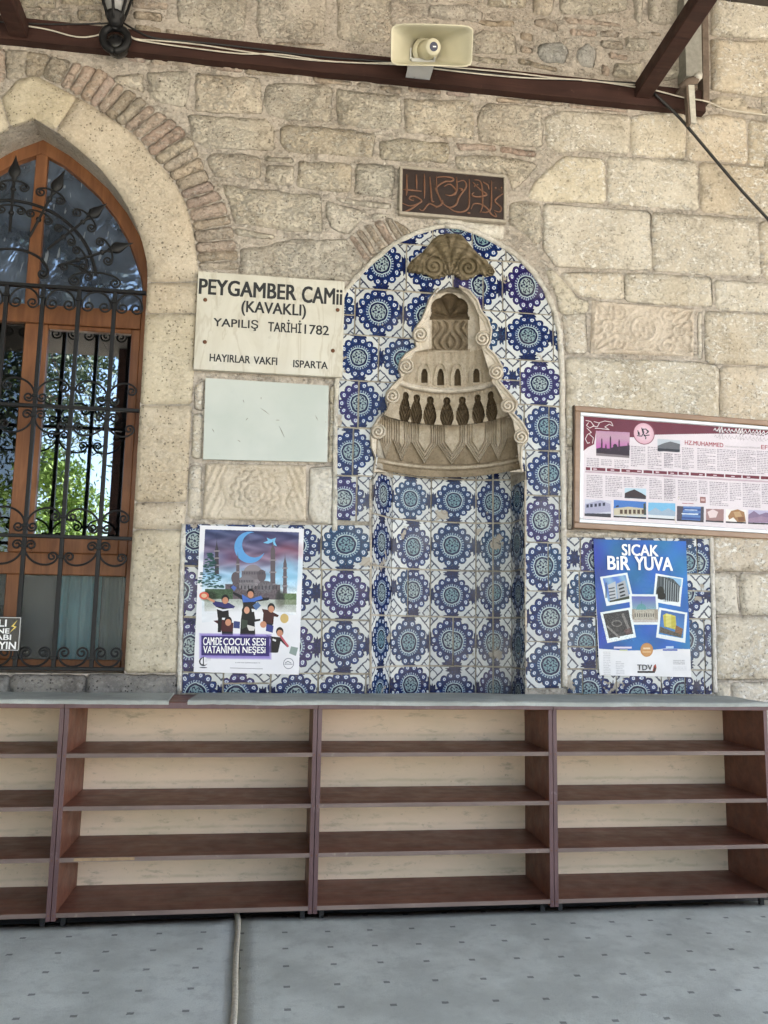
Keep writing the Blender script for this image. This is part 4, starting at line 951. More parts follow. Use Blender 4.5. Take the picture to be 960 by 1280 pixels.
# ------------------------------------------------------------------ raster prints made in code
class Canvas:
    """flat print; coordinates in metres (x right, z up) on the print's own plane"""
    def __init__(s, x0, x1, z0, z1, ppm, c=(1, 1, 1)):
        s.x0, s.x1, s.z0, s.z1, s.p = x0, x1, z0, z1, ppm; s.w, s.h = int((x1 - x0) * ppm), int((z1 - z0) * ppm)
        s.a = np.ones((s.h, s.w, 3)) * np.array(c); jj, ii = np.mgrid[0:s.h, 0:s.w]; s.X = x0 + (ii + .5) / ppm; s.Z = z0 + (jj + .5) / ppm; s.rg = np.random.RandomState(3)
    def win(s, bx0, bx1, bz0, bz1):
        i0 = max(0, int((bx0 - s.x0) * s.p) - 1); i1 = min(s.w, int((bx1 - s.x0) * s.p) + 2); j0 = max(0, int((bz0 - s.z0) * s.p) - 1); j1 = min(s.h, int((bz1 - s.z0) * s.p) + 2)
        return slice(j0, max(j0, j1)), slice(i0, max(i0, i1))
    def put(s, sl, m, c, al=1.0):
        c = np.asarray(c, float); m = (m * al)[..., None]; s.a[sl] = s.a[sl] * (1 - m) + c * m
    def poly(s, pts, c, al=1.0):
        xs = [p[0] for p in pts]; zs_ = [p[1] for p in pts]; sl = s.win(min(xs), max(xs), min(zs_), max(zs_)); X, Z = s.X[sl], s.Z[sl]
        if X.size == 0: return
        m = inside([tuple(p) for p in pts], np.stack([X.ravel(), Z.ravel()], 1)).reshape(X.shape).astype(float)
        s.put(sl, m, c(X, Z) if callable(c) else c, al)
    def rect(s, x0, x1, z0, z1, c, al=1.0): s.poly([(x0, z0), (x1, z0), (x1, z1), (x0, z1)], c, al)
    def ell(s, cx, cz, rx, rz, c, al=1.0, soft=0.0, a0=None):
        sl = s.win(cx - rx * 1.5, cx + rx * 1.5, cz - rz * 1.5, cz + rz * 1.5) if soft else s.win(cx - rx, cx + rx, cz - rz, cz + rz); X, Z = s.X[sl], s.Z[sl]
        d = np.sqrt(((X - cx) / rx) ** 2 + ((Z - cz) / rz) ** 2); m = np.clip((1 + soft - d) / max(2 * soft, 1e-3), 0, 1) if soft else (d < 1).astype(float)
        if a0 is not None: m = m * a0(X, Z)
        s.put(sl, m, c(X, Z) if callable(c) else c, al)
    def line(s, pts, w, c, al=1.0):
        for (xa, za), (xb, zb) in zip(pts[:-1], pts[1:]):
            L = math.hypot(xb - xa, zb - za) or 1; nx, nz = -(zb - za) / L * w / 2, (xb - xa) / L * w / 2; ex, ez = (xb - xa) / L * w / 3, (zb - za) / L * w / 3
            s.poly([(xa + nx - ex, za + nz - ez), (xb + nx + ex, zb + nz + ez), (xb - nx + ex, zb - nz + ez), (xa - nx - ex, za - nz - ez)], c, al)
    def noise(s, amt, x0=None, x1=None, z0=None, z1=None, cell=.004, sd=1):
        sl = s.win(x0 if x0 is not None else s.x0, x1 or s.x1, z0 if z0 is not None else s.z0, z1 or s.z1); X = s.X[sl]; h, w = X.shape
        k = max(1, int(cell * s.p)); r = np.random.RandomState(sd).rand(h // k + 2, w // k + 2, 1) - .5; r = np.kron(r[..., 0], np.ones((k, k)))[:h, :w, None]; s.a[sl] = np.clip(s.a[sl] + r * amt, 0, 1)
    def textlines(s, x0, x1, z0, z1, pitch, c=(.45, .42, .45), al=.8, seed=0):
        r = np.random.RandomState(seed); z = z1
        while z > z0:
            x = x0; xe = x1 if r.rand() > .15 else x0 + (x1 - x0) * r.uniform(.4, .9)
            while x < xe:
                w = r.uniform(.006, .02); s.rect(x, min(xe, x + w), z - pitch * .5, z, c, al * r.uniform(.55, 1)); x += w + .0035
            z -= pitch
    def mat(s, name, rough=.35, aged=0.0):
        im = bpy.data.images.new(name, s.w, s.h, alpha=False); px = np.ones((s.h, s.w, 4), np.float32); px[..., :3] = np.clip(s.a, 0, 1); im.pixels.foreach_set(px.ravel()); im.pack()
        g = G(name, rough, 0, .2); t = g.N('TexImage'); t.image = im; t.interpolation = 'Linear'; g.put(t.inputs[0], g.uv()); c = t.outputs[0]
        c = g.hsv(c, .5, .96, g.mapr(g.noise(g.pos(), 6, 3), .3, .7, .76, .84, False)); g.col(c); g.rough(g.mapr(g.noise(g.pos(), 5, 3), .3, .7, rough - .06, rough + .1)); return g.mat
def sheet(name, corners, y, mat, parent, n=14, wave=.0015, thick=.0008, fn=None):
    """thin paper: corners tl,tr,br,bl in (x,z), with a little cockle; uv 0..1"""
    vs = []; tl, tr, br, bl = corners
    for k in (0, 1):
        for j in range(n + 1):
            for i in range(n + 1):
                a, b = i / n, j / n; x = (bl[0] * (1 - a) + br[0] * a) * (1 - b) + (tl[0] * (1 - a) + tr[0] * a) * b; z = (bl[1] * (1 - a) + br[1] * a) * (1 - b) + (tl[1] * (1 - a) + tr[1] * a) * b
                w = wave * (mnoise.noise(Vector((x * 7, z * 5, y * 30))) + .4 * mnoise.noise(Vector((x * 22, z * 15, 1)))) + (fn(a, b) if fn else 0); vs.append((x, y + w + k * thick, z))
    s_ = n + 1; fs = [(j * s_ + i, j * s_ + i + 1, (j + 1) * s_ + i + 1, (j + 1) * s_ + i) for j in range(n) for i in range(n)]; m_ = s_ * s_
    fs2 = [tuple(q + m_ for q in f[::-1]) for f in fs]
    rim = [i for i in range(s_)] + [j * s_ + n for j in range(1, s_)] + [n * s_ + i for i in range(n - 1, -1, -1)] + [j * s_ for j in range(n - 1, 0, -1)]
    fs3 = [(rim[(k + 1) % len(rim)], rim[k], rim[k] + m_, rim[(k + 1) % len(rim)] + m_) for k in range(len(rim))]
    o = mesh(name, vs, fs + fs2 + fs3, mat, parent, smooth=False); uv = o.data.uv_layers.new(name='UVMap')
    for l in o.data.loops:
        q = l.vertex_index % m_; uv.data[l.index].uv = ((q % s_) / n, (q // s_) / n)
    return o

# ------------------------------------------------------------------ marble name sign
sg = empty('marble_sign', P3(337, 467), label='cream marble plaque with black lettering reading PEYGAMBER CAMİİ', cat='sign')
a = W(246.5, 338.5, -.03); b_ = W(430.5, 352, -.03); c = W(243, 460, -.03); d = W(428.5, 472.8, -.03); SY = -.030
x0, x1, z0, z1 = (a[0] + c[0]) / 2, (b_[0] + d[0]) / 2, (c[1] + d[1]) / 2, (a[1] + b_[1]) / 2
MB().box(x0, x1, SY, -.002, z0, z1, b=.002).build('slab', M['marble'], sg)
tx = zz(220, 320, 3.554, [(103, 101), (535, 172), (562, 140), (748, 215)])
def zt(body, xl, xr_, yt, yb, bold=.012, **k):
    q = zz(220, 320, 3.554, [(xl, yt), (xr_, yb)]); return textpx(body, q[0][0], q[1][0], q[0][1], q[1][1], SY - .0002, 'ink', sg, bold=bold, depth=.0004, **k)
zt('PEYGAMBER', 106, 535, 100, 168, .034); zt('CAMii', 562, 738, 134, 206, .028); zt('(KAVAKLI)', 293, 578, 198, 264, .022); zt('YAPILIŞ', 168, 366, 273, 312, .018); zt('TARİHİ', 411, 558, 290, 334, .018)
zt('1782', 572, 680, 304, 346, .02); zt('HAYIRLAR', 151, 330, 434, 467, .03); zt('VAKFI', 346, 450, 446, 479, .03); zt('ISPARTA', 522, 674, 462, 494, .03)
for q in ((130, 195), (718, 240), (128, 382), (697, 421)):
    q = zz(220, 320, 3.554, [q])[0]; MB().lathe([(.0105, 0), (.0105, .002), (.006, .005)], P3(*q, SY), (0, -1, 0), 12).build('screw', M['screw'], sg, smooth=False)
# blank panel
bp = empty('blank_panel', P3(333, 577), label='blank pale green-white stone panel under the lettered marble plaque', cat='panel')
q = WP([(257, 472.5), (410.8, 482), (409, 577.5), (253.8, 574)], -.012)
MB().prism(q[::-1], -.012, .004).build('slab', M['panel'], bp)
for k, (u, v, l, an) in enumerate([(395, 690, 40, -.6), (452, 730, 14, 0), (470, 780, 45, -1.1), (315, 725, 12, .9), (165, 775, 16, -1.), (280, 822, 14, -.6), (625, 720, 22, -1.1), (300, 645, 12, -1.2), (378, 632, 8, -1.5), (665, 738, 5, 0)]):
    c_ = P3(*zz(220, 320, 3.554, [(u, v)])[0], -.0125); L = l / 3.554 * .004 / 1.6; dx, dz = math.cos(an), math.sin(an)
    MB().tube([(c_[0] - dx * L, c_[1], c_[2] - dz * L), (c_[0], c_[1], c_[2] + .001), (c_[0] + dx * L, c_[1], c_[2] + dz * L)], [.0006, .0022, .0006], 5).build('scratch', M['greypost'], bp)
# wooden inscription board
pl = empty('inscription_board', P3(566, 275), label='small dark wooden board with copper Arabic calligraphy in a pale frame', cat='sign')
a, b_, c, d = WP([(500.6, 208), (632.8, 220), (631.5, 279.5), (499.5, 265.5)], -.02); x0, x1, z0, z1 = (a[0] + d[0]) / 2, (b_[0] + c[0]) / 2, (c[1] + d[1]) / 2, (a[1] + b_[1]) / 2
MB().box(x0 + .004, x1 - .004, -.018, .0, z0 + .004, z1 - .004).build('board', M['plaque_wood'], pl)
t_ = .012
for bx in ((x0 - .004, x1 + .004, z1 - t_, z1 + .004), (x0 - .004, x1 + .004, z0 - .004, z0 + t_), (x0 - .004, x0 + t_, z0 + t_ + .0005, z1 - t_ - .0005), (x1 - t_, x1 + .004, z0 + t_ + .0005, z1 - t_ - .0005)):
    MB().box(bx[0], bx[1], -.028, .002, bx[2], bx[3], b=.003).build('frame_rail', M['pale_frame'], pl)
cal = [[(150, 150), (152, 250), (148, 290)], [(215, 150), (218, 250)], [(120, 340), (180, 360), (250, 330), (215, 300), (180, 295), (170, 315), (200, 325)], [(268, 145), (270, 240), (268, 310)], [(305, 165), (312, 250), (318, 325), (335, 330)], [(350, 160), (352, 250), (372, 310), (385, 345), (350, 365), (300, 345), (260, 390), (235, 380)],
       [(345, 170), (400, 165), (460, 175), (450, 195), (400, 200), (345, 245), (370, 300)], [(400, 230), (440, 215), (480, 260), (450, 290), (410, 285)], [(483, 165), (485, 250), (470, 290)], [(490, 200), (530, 190), (548, 230), (500, 300), (480, 350), (440, 370), (400, 350), (390, 320)], [(500, 240), (520, 250), (510, 260)],
       [(568, 180), (568, 280), (562, 370), (520, 400), (470, 395), (430, 370)], [(590, 200), (640, 250), (685, 285), (620, 300), (585, 285), (600, 270)], [(600, 185), (640, 195), (655, 260), (655, 360), (640, 405)], [(715, 190), (716, 280), (712, 370), (690, 400), (650, 400)], [(580, 380), (600, 345), (650, 350), (690, 380), (720, 420), (750, 430), (735, 400)],
       [(810, 270), (760, 300), (740, 330), (780, 370), (770, 400), (735, 390)], [(660, 200), (690, 220), (700, 250)], [(740, 235), (748, 245)], [(600, 225), (606, 232)], [(620, 215), (626, 222)], [(780, 235), (785, 242)], [(130, 400), (180, 380), (250, 330)], [(130, 250), (250, 262)], [(555, 405), (575, 408)], [(340, 365), (350, 372)]]
for st in cal:
    p = [P3(*zz(480, 190, 5.333, [q])[0], -.0195) for q in st]; P = []
    for i in range(len(p) - 1):
        for j in range(4):
            t0 = j / 4; p0, p1, p2, p3 = p[max(0, i - 1)], p[i], p[i + 1], p[min(len(p) - 1, i + 2)]
            P.append([.5 * (2 * p1[k] + (p2[k] - p0[k]) * t0 + (2 * p0[k] - 5 * p1[k] + 4 * p2[k] - p3[k]) * t0 ** 2 + (3 * p1[k] - p0[k] - 3 * p2[k] + p3[k]) * t0 ** 3) for k in range(3)])
    P.append(p[-1]); n = len(P)
    MB().tube(P, [.0024 + .0030 * math.sin(math.pi * i / (n - 1)) for i in range(n)], 6).build('calligraphy_stroke', M['copper'], pl, smooth=True)

# ------------------------------------------------------------------ posters
def poster1():
    o = empty('poster', P3(312, 842, -.012), label='white-bordered poster of a domed mosque with leaping children, reading CAMİDE ÇOCUK SESİ', cat='poster', )
    Y = -.014; tl, tr, br, bl = WP([(250, 656.5), (380, 661), (373.5, 843.5), (242, 840)], Y)
    cv = Canvas(0, 928, -1280, 0, 1.0, (.93, .93, .95))   # drawn in the pixels of an enlarged view, then fitted
    def q(pts): return [(a, -b) for a, b in pts]
    def sky_(X, Z):
        t = np.clip((-Z - 80) / 520, 0, 1)[..., None]; a = np.array((.20, .25, .42)); b = np.array((.52, .42, .52)); c = np.array((.58, .76, .88)); d = np.array((.86, .90, .93))
        r = np.where(t < .45, a + (b - a) * (t / .45), np.where(t < .72, b + (c - b) * ((t - .45) / .27), c + (d - c) * ((t - .72) / .28))); n = .05 * np.sin(X / 31 + np.sin(Z / 17) * 2)[..., None] + .05 * np.sin(Z / 13 + X / 90)[..., None]; return np.clip(r + n, 0, 1)
    frame = [(102, 75), (850, 95), (835, 620), (828, 760), (75, 830), (75, 560)]
    cv.poly(q(frame), sky_)
    for cx, cy, rx, ry, c, al in ((760, 250, 110, 60, (.62, .28, .34), .5), (300, 300, 160, 50, (.36, .22, .36), .6), (760, 400, 90, 110, (.55, .80, .93), .7), (170, 300, 90, 40, (.5, .62, .8), .5), (560, 140, 200, 50, (.3, .22, .38), .4)): cv.ell(cx, -cy, rx, ry, c, al, .6)
    cv.ell(455, -220, 122, 128, (.33, .62, .86)); cv.ell(492, -200, 98, 102, sky_)
    cv.poly(q([(650, 205), (640, 175), (600, 190), (562, 182), (600, 165), (590, 140), (625, 155), (665, 140), (655, 170), (672, 210), (640, 195)]), (.45, .75, .92))
    st = (.38, .34, .36); st2 = (.56, .53, .55); dk = (.24, .22, .26)
    for x, y0, y1, w in ((193, 150, 440, 17), (360, 250, 560, 15), (640, 150, 640, 22), (738, 260, 620, 17)):
        cv.poly(q([(x - w, y1), (x - w * .8, y0 + 90), (x - 3, y0 + 45), (x, y0), (x + 3, y0 + 45), (x + w * .8, y0 + 90), (x + w, y1)]), dk if x == 193 else st)
        for k in (.35, .55, .75): cv.rect(x - w * 1.3, x + w * 1.3, -(y0 + (y1 - y0) * k) - 6, -(y0 + (y1 - y0) * k) + 5, st2)
    cv.rect(260, 700, -640, -520, st); cv.ell(480, -450, 82, 90, st2); cv.rect(390, 580, -480, -410, (.47, .44, .46)); cv.ell(430, -510, 70, 60, (.50, .48, .5)); cv.ell(580, -540, 65, 50, (.42, .40, .42)); cv.ell(340, -470, 32, 48, st); cv.ell(550, -450, 34, 50, st); cv.rect(318, 370, -560, -455, st)
    for k in range(14): cv.rect(398 + k * 13, 404 + k * 13, -440, -418, (.28, .26, .3)); cv.rect(300 + k * 28, 310 + k * 28, -560, -530, (.25, .24, .27))
    for k in range(9): cv.rect(372 + k * 13, 378 + k * 13, -505, -485, (.27, .26, .3))
    cv.rect(100, 320, -640, -560, (.25, .35, .24)); cv.rect(700, 832, -680, -590, (.36, .46, .30)); cv.ell(130, -620, 60, 40, (.13, .2, .12), 1, .3)
    rg = random.Random(5)
    for k in range(140): # conifer
        t = rg.random(); y = 270 + t * 280; w = 15 + t * 95; x = 140 + rg.uniform(-w, w); cv.ell(x, -y, 14, 5, (.08, .22 + rg.random() * .1, .25), .8)
    cv.ell(700, -640, 36, 70, (.16, .17, .16), .9, .3)
    cv.rect(95, 830, -740, -640, (.60, .62, .55), .6); cv.noise(.10, 100, 832, -760, -500, 9); cv.ell(440, -790, 380, 90, (.93, .93, .95), 1, .45); cv.rect(60, 870, -1240, -850, (.93, .93, .95))
    sk = (.80, .55, .42); hair = (.05, .04, .05)
    def kid(x, y, body, legs, arms, s=1.0, hd=True):
        cv.poly(q(arms), body); cv.poly(q(legs), (.05, .045, .06)); cv.ell(x, -y, 30 * s, 36 * s, hair); cv.ell(x, -(y + 12 * s), 24 * s, 27 * s, sk)
    cv.poly(q([(325, 580), (395, 612), (470, 640), (560, 625), (612, 625), (608, 645), (540, 655), (505, 660), (500, 720), (405, 705), (395, 645), (318, 595)]), (.07, .07, .10)); cv.poly(q([(392, 600), (460, 640), (545, 610), (560, 635), (480, 660), (400, 665)]), (.22, .42, .78)); kid(462, 590, (.2, .4, .75), [(405, 665), (500, 665), (495, 715), (400, 715)], [(410, 640), (500, 640), (500, 660), (410, 660)])
    kid(260, 640, (.16, .15, .42), [(190, 700), (285, 715), (290, 790), (200, 790)], [(165, 655), (225, 665), (290, 670), (340, 700), (320, 718), (200, 715), (160, 680)])
    cv.poly(q([(188, 705), (240, 722), (320, 712), (318, 722), (240, 738), (190, 720)]), (.9, .9, .92))
    cv.ell(92, -615, 38, 30, (.85, .35, .25)); cv.ell(92, -615, 22, 16, (.9, .75, .6)); cv.line(q([(120, 635), (170, 660)]), 18, sk)
    cv.poly(q([(395, 740), (490, 740), (500, 800), (540, 795), (540, 810), (495, 820), (500, 930), (378, 930), (385, 800)]), (.055, .05, .06)); cv.ell(432, -735, 40, 46, (.04, .04, .05)); cv.ell(432, -728, 22, 28, (.85, .62, .5)); cv.poly(q([(425, 840), (500, 860), (490, 890), (450, 890)]), (.85, .84, .82)); cv.poly(q([(385, 800), (440, 810), (435, 860), (390, 880)]), (.20, .25, .2))
    kid(628, 705, (.25, .05, .06), [(590, 830), (640, 830), (640, 880), (590, 880)], [(552, 715), (610, 725), (690, 765), (680, 780), (650, 775), (645, 840), (560, 825), (565, 750)]); cv.ell(735, -790, 34, 38, (.82, .70, .42)); cv.poly(q([(590, 835), (648, 850), (640, 905), (585, 890)]), (.13, .18, .5)); cv.ell(565, -840, 26, 26, sk)
    kid(283, 815, (.27, .06, .10), [(232, 900), (320, 900), (320, 930), (235, 930)], [(165, 815), (240, 805), (325, 830), (320, 920), (238, 925), (215, 850)]); cv.poly(q([(328, 815), (378, 820), (375, 875), (325, 870)]), (.17, .24, .48)); cv.poly(q([(478, 690), (520, 660), (545, 690), (505, 728)]), (.28, .42, .62)); cv.poly(q([(305, 545), (325, 528), (350, 550), (330, 575)]), (.3, .42, .72)); cv.poly(q([(202, 790), (235, 790), (225, 905), (200, 905)]), (.06, .05, .07))
    kid(698, 895, (.06, .055, .07), [(615, 1010), (690, 1010), (672, 1062), (605, 1062)], [(585, 920), (640, 935), (705, 940), (770, 1000), (762, 1020), (705, 970), (685, 1060), (610, 1060), (625, 960)]); cv.line(q([(705, 930), (765, 1010)]), 16, (.75, .3, .36)); cv.poly(q([(790, 1010), (848, 1020), (830, 1085), (775, 1065)]), (.55, .62, .60)); cv.poly(q([(640, 950), (670, 960), (665, 975), (640, 965)]), (.9, .9, .9))
    for k in range(18): cv.rect(62 - k * 1.6 + 14, 622 + k * 1.6 - 14, -1108 - k * 1.2 + 10, -922 + k * 1.2 - 10, (.50, .42, .78), .10)
    cv.rect(70, 614, -1090, -935, (.16, .10, .42)); cv.line(q([(300, 1186), (560, 1190)]), 5, (.6, .6, .64)); cv.textlines(340, 540, -1152, -1140, 14, (.5, .5, .55), .8, 3)
    cv.a[:] = cv.a
    cv.ell(85, -1140, 34, 34, (.12, .13, .18)); cv.ell(96, -1134, 26, 30, (.93, .93, .95)); cv.ell(75, -1140, 12, 20, (.93, .93, .95)); cv.rect(82, 90, -1170, -1100, (.12, .13, .18)); cv.ell(85, -1186, 30, 5, (.35, .35, .4)); cv.textlines(100, 145, -1140, -1105, 9, (.6, .6, .62), .6, 5)
    cv.ell(771, -1145, 43, 43, (.42, .45, .50)); cv.ell(771, -1145, 38, 38, (.93, .93, .95)); cv.line(q([(745, 1140), (765, 1128), (790, 1140)]), 6, (.45, .48, .5)); cv.line(q([(740, 1150), (802, 1150)]), 6, (.5, .52, .55))
    # crop: the sheet spans these corners in the enlarged view
    C4 = [(62, 42), (890, 66), (855, 1232), (8, 1222)]
    w, h = 828, 1180; U, V_ = np.meshgrid((np.arange(w) + .5) / w, (np.arange(h) + .5) / h)
    xs = (C4[0][0] * (1 - U) + C4[1][0] * U) * (1 - V_) + (C4[3][0] * (1 - U) + C4[2][0] * U) * V_; ys_ = (C4[0][1] * (1 - U) + C4[1][1] * U) * (1 - V_) + (C4[3][1] * (1 - U) + C4[2][1] * U) * V_
    ii = np.clip(xs.astype(int), 0, 927); jj = np.clip(1279 - ys_.astype(int), 0, 1279); im = cv.a[jj, ii][::-1]; c2 = Canvas(0, w, 0, h, 1); c2.a = im
    sheet('print', [tl, tr, br, bl], Y, c2.mat('mosque_poster_print', .3), o, wave=.0012)
    def zt(body, xl, xr_, yt, yb): p = zz(240, 650, 6.4, [(xl, yt), (xr_, yb)]); textpx(body, p[0][0], p[1][0], p[0][1], p[1][1], Y - .0016, 'white_print', o, bold=.018, depth=.0003)
    zt('CAMiDE', 92, 240, 938, 1000); zt('ÇOCUK', 252, 468, 944, 1000); zt('SESi', 484, 590, 944, 1004); zt("VATANIMIN", 92, 380, 1008, 1064); zt('NEŞESi', 406, 588, 1010, 1064)
poster1()
def poster2():
    Y = -.014
    o = empty('poster', P3(806, 845, Y), label='blue and white poster reading SICAK BİR YUVA with five tilted building photos', cat='poster')
    tl, tr, br, bl = WP([(741.5, 674), (857.5, 676.5), (864, 846.5), (749, 844)], Y)
    cv = Canvas(0, 909, -1280, 0, 1.0, (.90, .90, .91))
    def q(pts): return [(a, -b) for a, b in pts]
    def blue(X, Z):
        r = np.zeros(X.shape + (3,)); t = (X / 909); r[..., 0] = .06 + .03 * np.sin(Z / 120); r[..., 1] = .33 + .10 * t + .04 * np.sin(X / 70 + Z / 90); r[..., 2] = .62 + .12 * t + .04 * np.sin(Z / 60 - X / 50)
        m = np.clip(1 - X / 220, 0, 1); r[..., 0] += .12 * m; r[..., 1] -= .10 * m; return np.clip(r, 0, 1)
    cv.poly(q([(40, 40), (830, 50), (875, 990), (650, 985), (480, 1000), (300, 1000), (90, 985)]), blue)
    def photo(c4, fill):
        cv.poly(q(c4), (.90, .93, .93)); cx = sum(p[0] for p in c4) / 4; cy = sum(p[1] for p in c4) / 4; inn = [(cx + (x - cx) * .84, cy + (y - cy) * .80 - 8) for x, y in c4]; cv.poly(q(inn), fill); return cx, cy
    skyf = lambda X, Z: np.stack([.42 + .1 * np.sin(X / 20 + Z / 30), .58 + .1 * np.sin(X / 20 + Z / 30), .80 + 0 * X], -1)
    photo([(102, 382), (330, 345), (384, 588), (155, 628)], skyf)
    cv.poly(q([(165, 450), (230, 420), (245, 575), (190, 590)]), (.72, .74, .76)); cv.poly(q([(240, 440), (310, 410), (350, 560), (250, 578)]), (.66, .68, .70))
    for k in range(4): cv.poly(q([(172 + k * 3, 478 + k * 28), (222 + k * 3, 468 + k * 28), (224 + k * 3, 478 + k * 28), (174 + k * 3, 488 + k * 28)]), (.3, .33, .36)); cv.poly(q([(254 + k * 5, 450 + k * 30), (296 + k * 5, 435 + k * 30), (300 + k * 5, 448 + k * 30), (256 + k * 5, 464 + k * 30)]), (.16, .18, .2))
    cv.poly(q([(180, 585), (358, 540), (360, 565), (180, 598)]), (.20, .24, .18)); cv.rect(145, 160, -560, -430, (.2, .3, .4), .6)
    photo([(568, 352), (803, 392), (778, 634), (546, 592)], lambda X, Z: np.stack([.28 + .06 * np.sin(X / 4.6), .32 + .06 * np.sin(X / 4.6), .34 + .06 * np.sin(X / 4.6)], -1))
    cv.poly(q([(640, 375), (790, 400), (785, 470), (720, 400)]), (.55, .72, .85)); 
    for k in range(7): cv.line(q([(645 + k * 19, 395 + k * 10), (640 + k * 19, 590)]), 6, (.62, .66, .68)); cv.line(q([(655 + k * 19, 395 + k * 10), (650 + k * 19, 590)]), 5, (.12, .14, .16))
    cv.ell(610, -505, 32, 42, (.06, .09, .07)); cv.ell(620, -545, 38, 30, (.05, .07, .06))
    photo([(345, 528), (585, 530), (600, 785), (360, 785)], lambda X, Z: np.stack([.36 + (-Z - 530) / 900, .36 + (-Z - 530) / 420, .70 + 0 * X], -1))
    cv.rect(368, 588, -760, -655, (.62, .58, .52)); cv.ell(448, -655, 42, 46, (.36, .60, .62)); cv.rect(446, 451, -625, -585, (.3, .5, .55)); cv.rect(390, 560, -740, -660, (.70, .68, .62))
    for k in range(9): cv.rect(392 + k * 19, 400 + k * 19, -720, -690, (.35, .33, .32))
    cv.rect(368, 590, -765, -742, (.75, .72, .70)); cv.noise(.12, 368, 590, -765, -640, 6)
    photo([(102, 682), (355, 640), (402, 890), (160, 938)], (.24, .24, .25)); cv.ell(240, -775, 45, 28, (.45, .44, .43)); cv.ell(240, -775, 34, 19, (.22, .22, .23)); cv.line(q([(160, 800), (260, 890)]), 16, (.5, .49, .48)); cv.line(q([(290, 700), (355, 850)]), 22, (.48, .47, .46)); cv.poly(q([(300, 830), (355, 810), (370, 850), (320, 870)]), (.38, .30, .30)); cv.noise(.16, 120, 385, -920, -690, 8)
    photo([(598, 640), (838, 685), (818, 938), (572, 892)], lambda X, Z: np.stack([.22 + 0 * X, .36 + (-Z - 640) / 1400, .62 + (-Z - 640) / 1500], -1))
    cv.poly(q([(630, 705), (660, 690), (738, 712), (745, 830), (640, 800)]), (.78, .74, .28)); cv.poly(q([(655, 692), (700, 700), (700, 815), (655, 800)]), (.86, .84, .45)); cv.poly(q([(740, 790), (800, 820), (790, 870), (730, 850)]), (.50, .36, .26)); cv.poly(q([(605, 800), (740, 850), (790, 870), (785, 895), (600, 850)]), (.34, .33, .30))
    for k in range(9): cv.line(q([(640, 716 + k * 11), (736, 726 + k * 11)]), 2.4, (.5, .46, .2))
    cv.noise(.1, 600, 800, -890, -800, 7); cv.rect(215, 365, -985, -968, (.85, .75, .85), .9); cv.line(q([(220, 975), (360, 975)]), 8, (.88, .88, .92)); cv.rect(262, 330, -1003, -992, (.75, .78, .6)); cv.rect(655, 720, -982, -965, (.75, .85, .95)); cv.rect(628, 752, -1003, -990, (.18, .32, .66))
    cv.ell(492, -995, 54, 58, (.72, .50, .27)); cv.ell(492, -995, 46, 50, (.76, .55, .32)); cv.rect(462, 522, -990, -976, (.9, .8, .65)); cv.rect(456, 530, -1018, -1006, (.85, .70, .5)); 
    cv.textlines(125, 185, -1200, -1010, 14, (.62, .62, .64), .6, 8); cv.textlines(228, 300, -1195, -1090, 14, (.60, .60, .62), .7, 9); cv.textlines(715, 815, -1120, -1080, 14, (.5, .5, .52), .8, 10); cv.textlines(712, 830, -1170, -1135, 12, (.7, .7, .72), .6, 11)
    cv.rect(412, 560, -1186, -1170, (.12, .11, .11)); cv.poly(q([(540, 1170), (552, 1125), (568, 1112), (575, 1140), (566, 1175)]), (.62, .22, .15)); cv.poly(q([(548, 1165), (556, 1135), (570, 1150), (560, 1178)]), (.25, .2, .18))
    C4 = [(46, 60), (826, 76), (870, 1222), (92, 1204)]; w, h = 780, 1146; U, V_ = np.meshgrid((np.arange(w) + .5) / w, (np.arange(h) + .5) / h)
    xs = (C4[0][0] * (1 - U) + C4[1][0] * U) * (1 - V_) + (C4[3][0] * (1 - U) + C4[2][0] * U) * V_; ys_ = (C4[0][1] * (1 - U) + C4[1][1] * U) * (1 - V_) + (C4[3][1] * (1 - U) + C4[2][1] * U) * V_
    im = cv.a[np.clip(1279 - ys_.astype(int), 0, 1279), np.clip(xs.astype(int), 0, 908)][::-1]; c2 = Canvas(0, w, 0, h, 1); c2.a = im
    sheet('print', [tl, tr, br, bl], Y, c2.mat('blue_poster_print', .22), o, wave=.003, fn=lambda a, b: -.006 * max(0, .12 - b) / .12 * (1 if a < .3 else .4))
    def zt(body, xl, xr_, yt, yb, m_='white_print', b=.032, **k): p = zz(735, 665, 6.733, [(xl, yt), (xr_, yb)]); textpx(body, p[0][0], p[1][0], p[0][1], p[1][1], Y - .0042, m_, o, bold=b, depth=.0003, **k)
    zt('SICAK', 285, 588, 102, 196); zt('BiR', 165, 348, 202, 314); zt('YUVA', 394, 708, 206, 318); zt('TDV', 415, 540, 1116, 1162, 'ink', .02); 
    zt('YAYINLARI' if 0 else 'KURBAN' if 0 else 'TDV', 9, 10, 9, 10) if 0 else None
poster2()

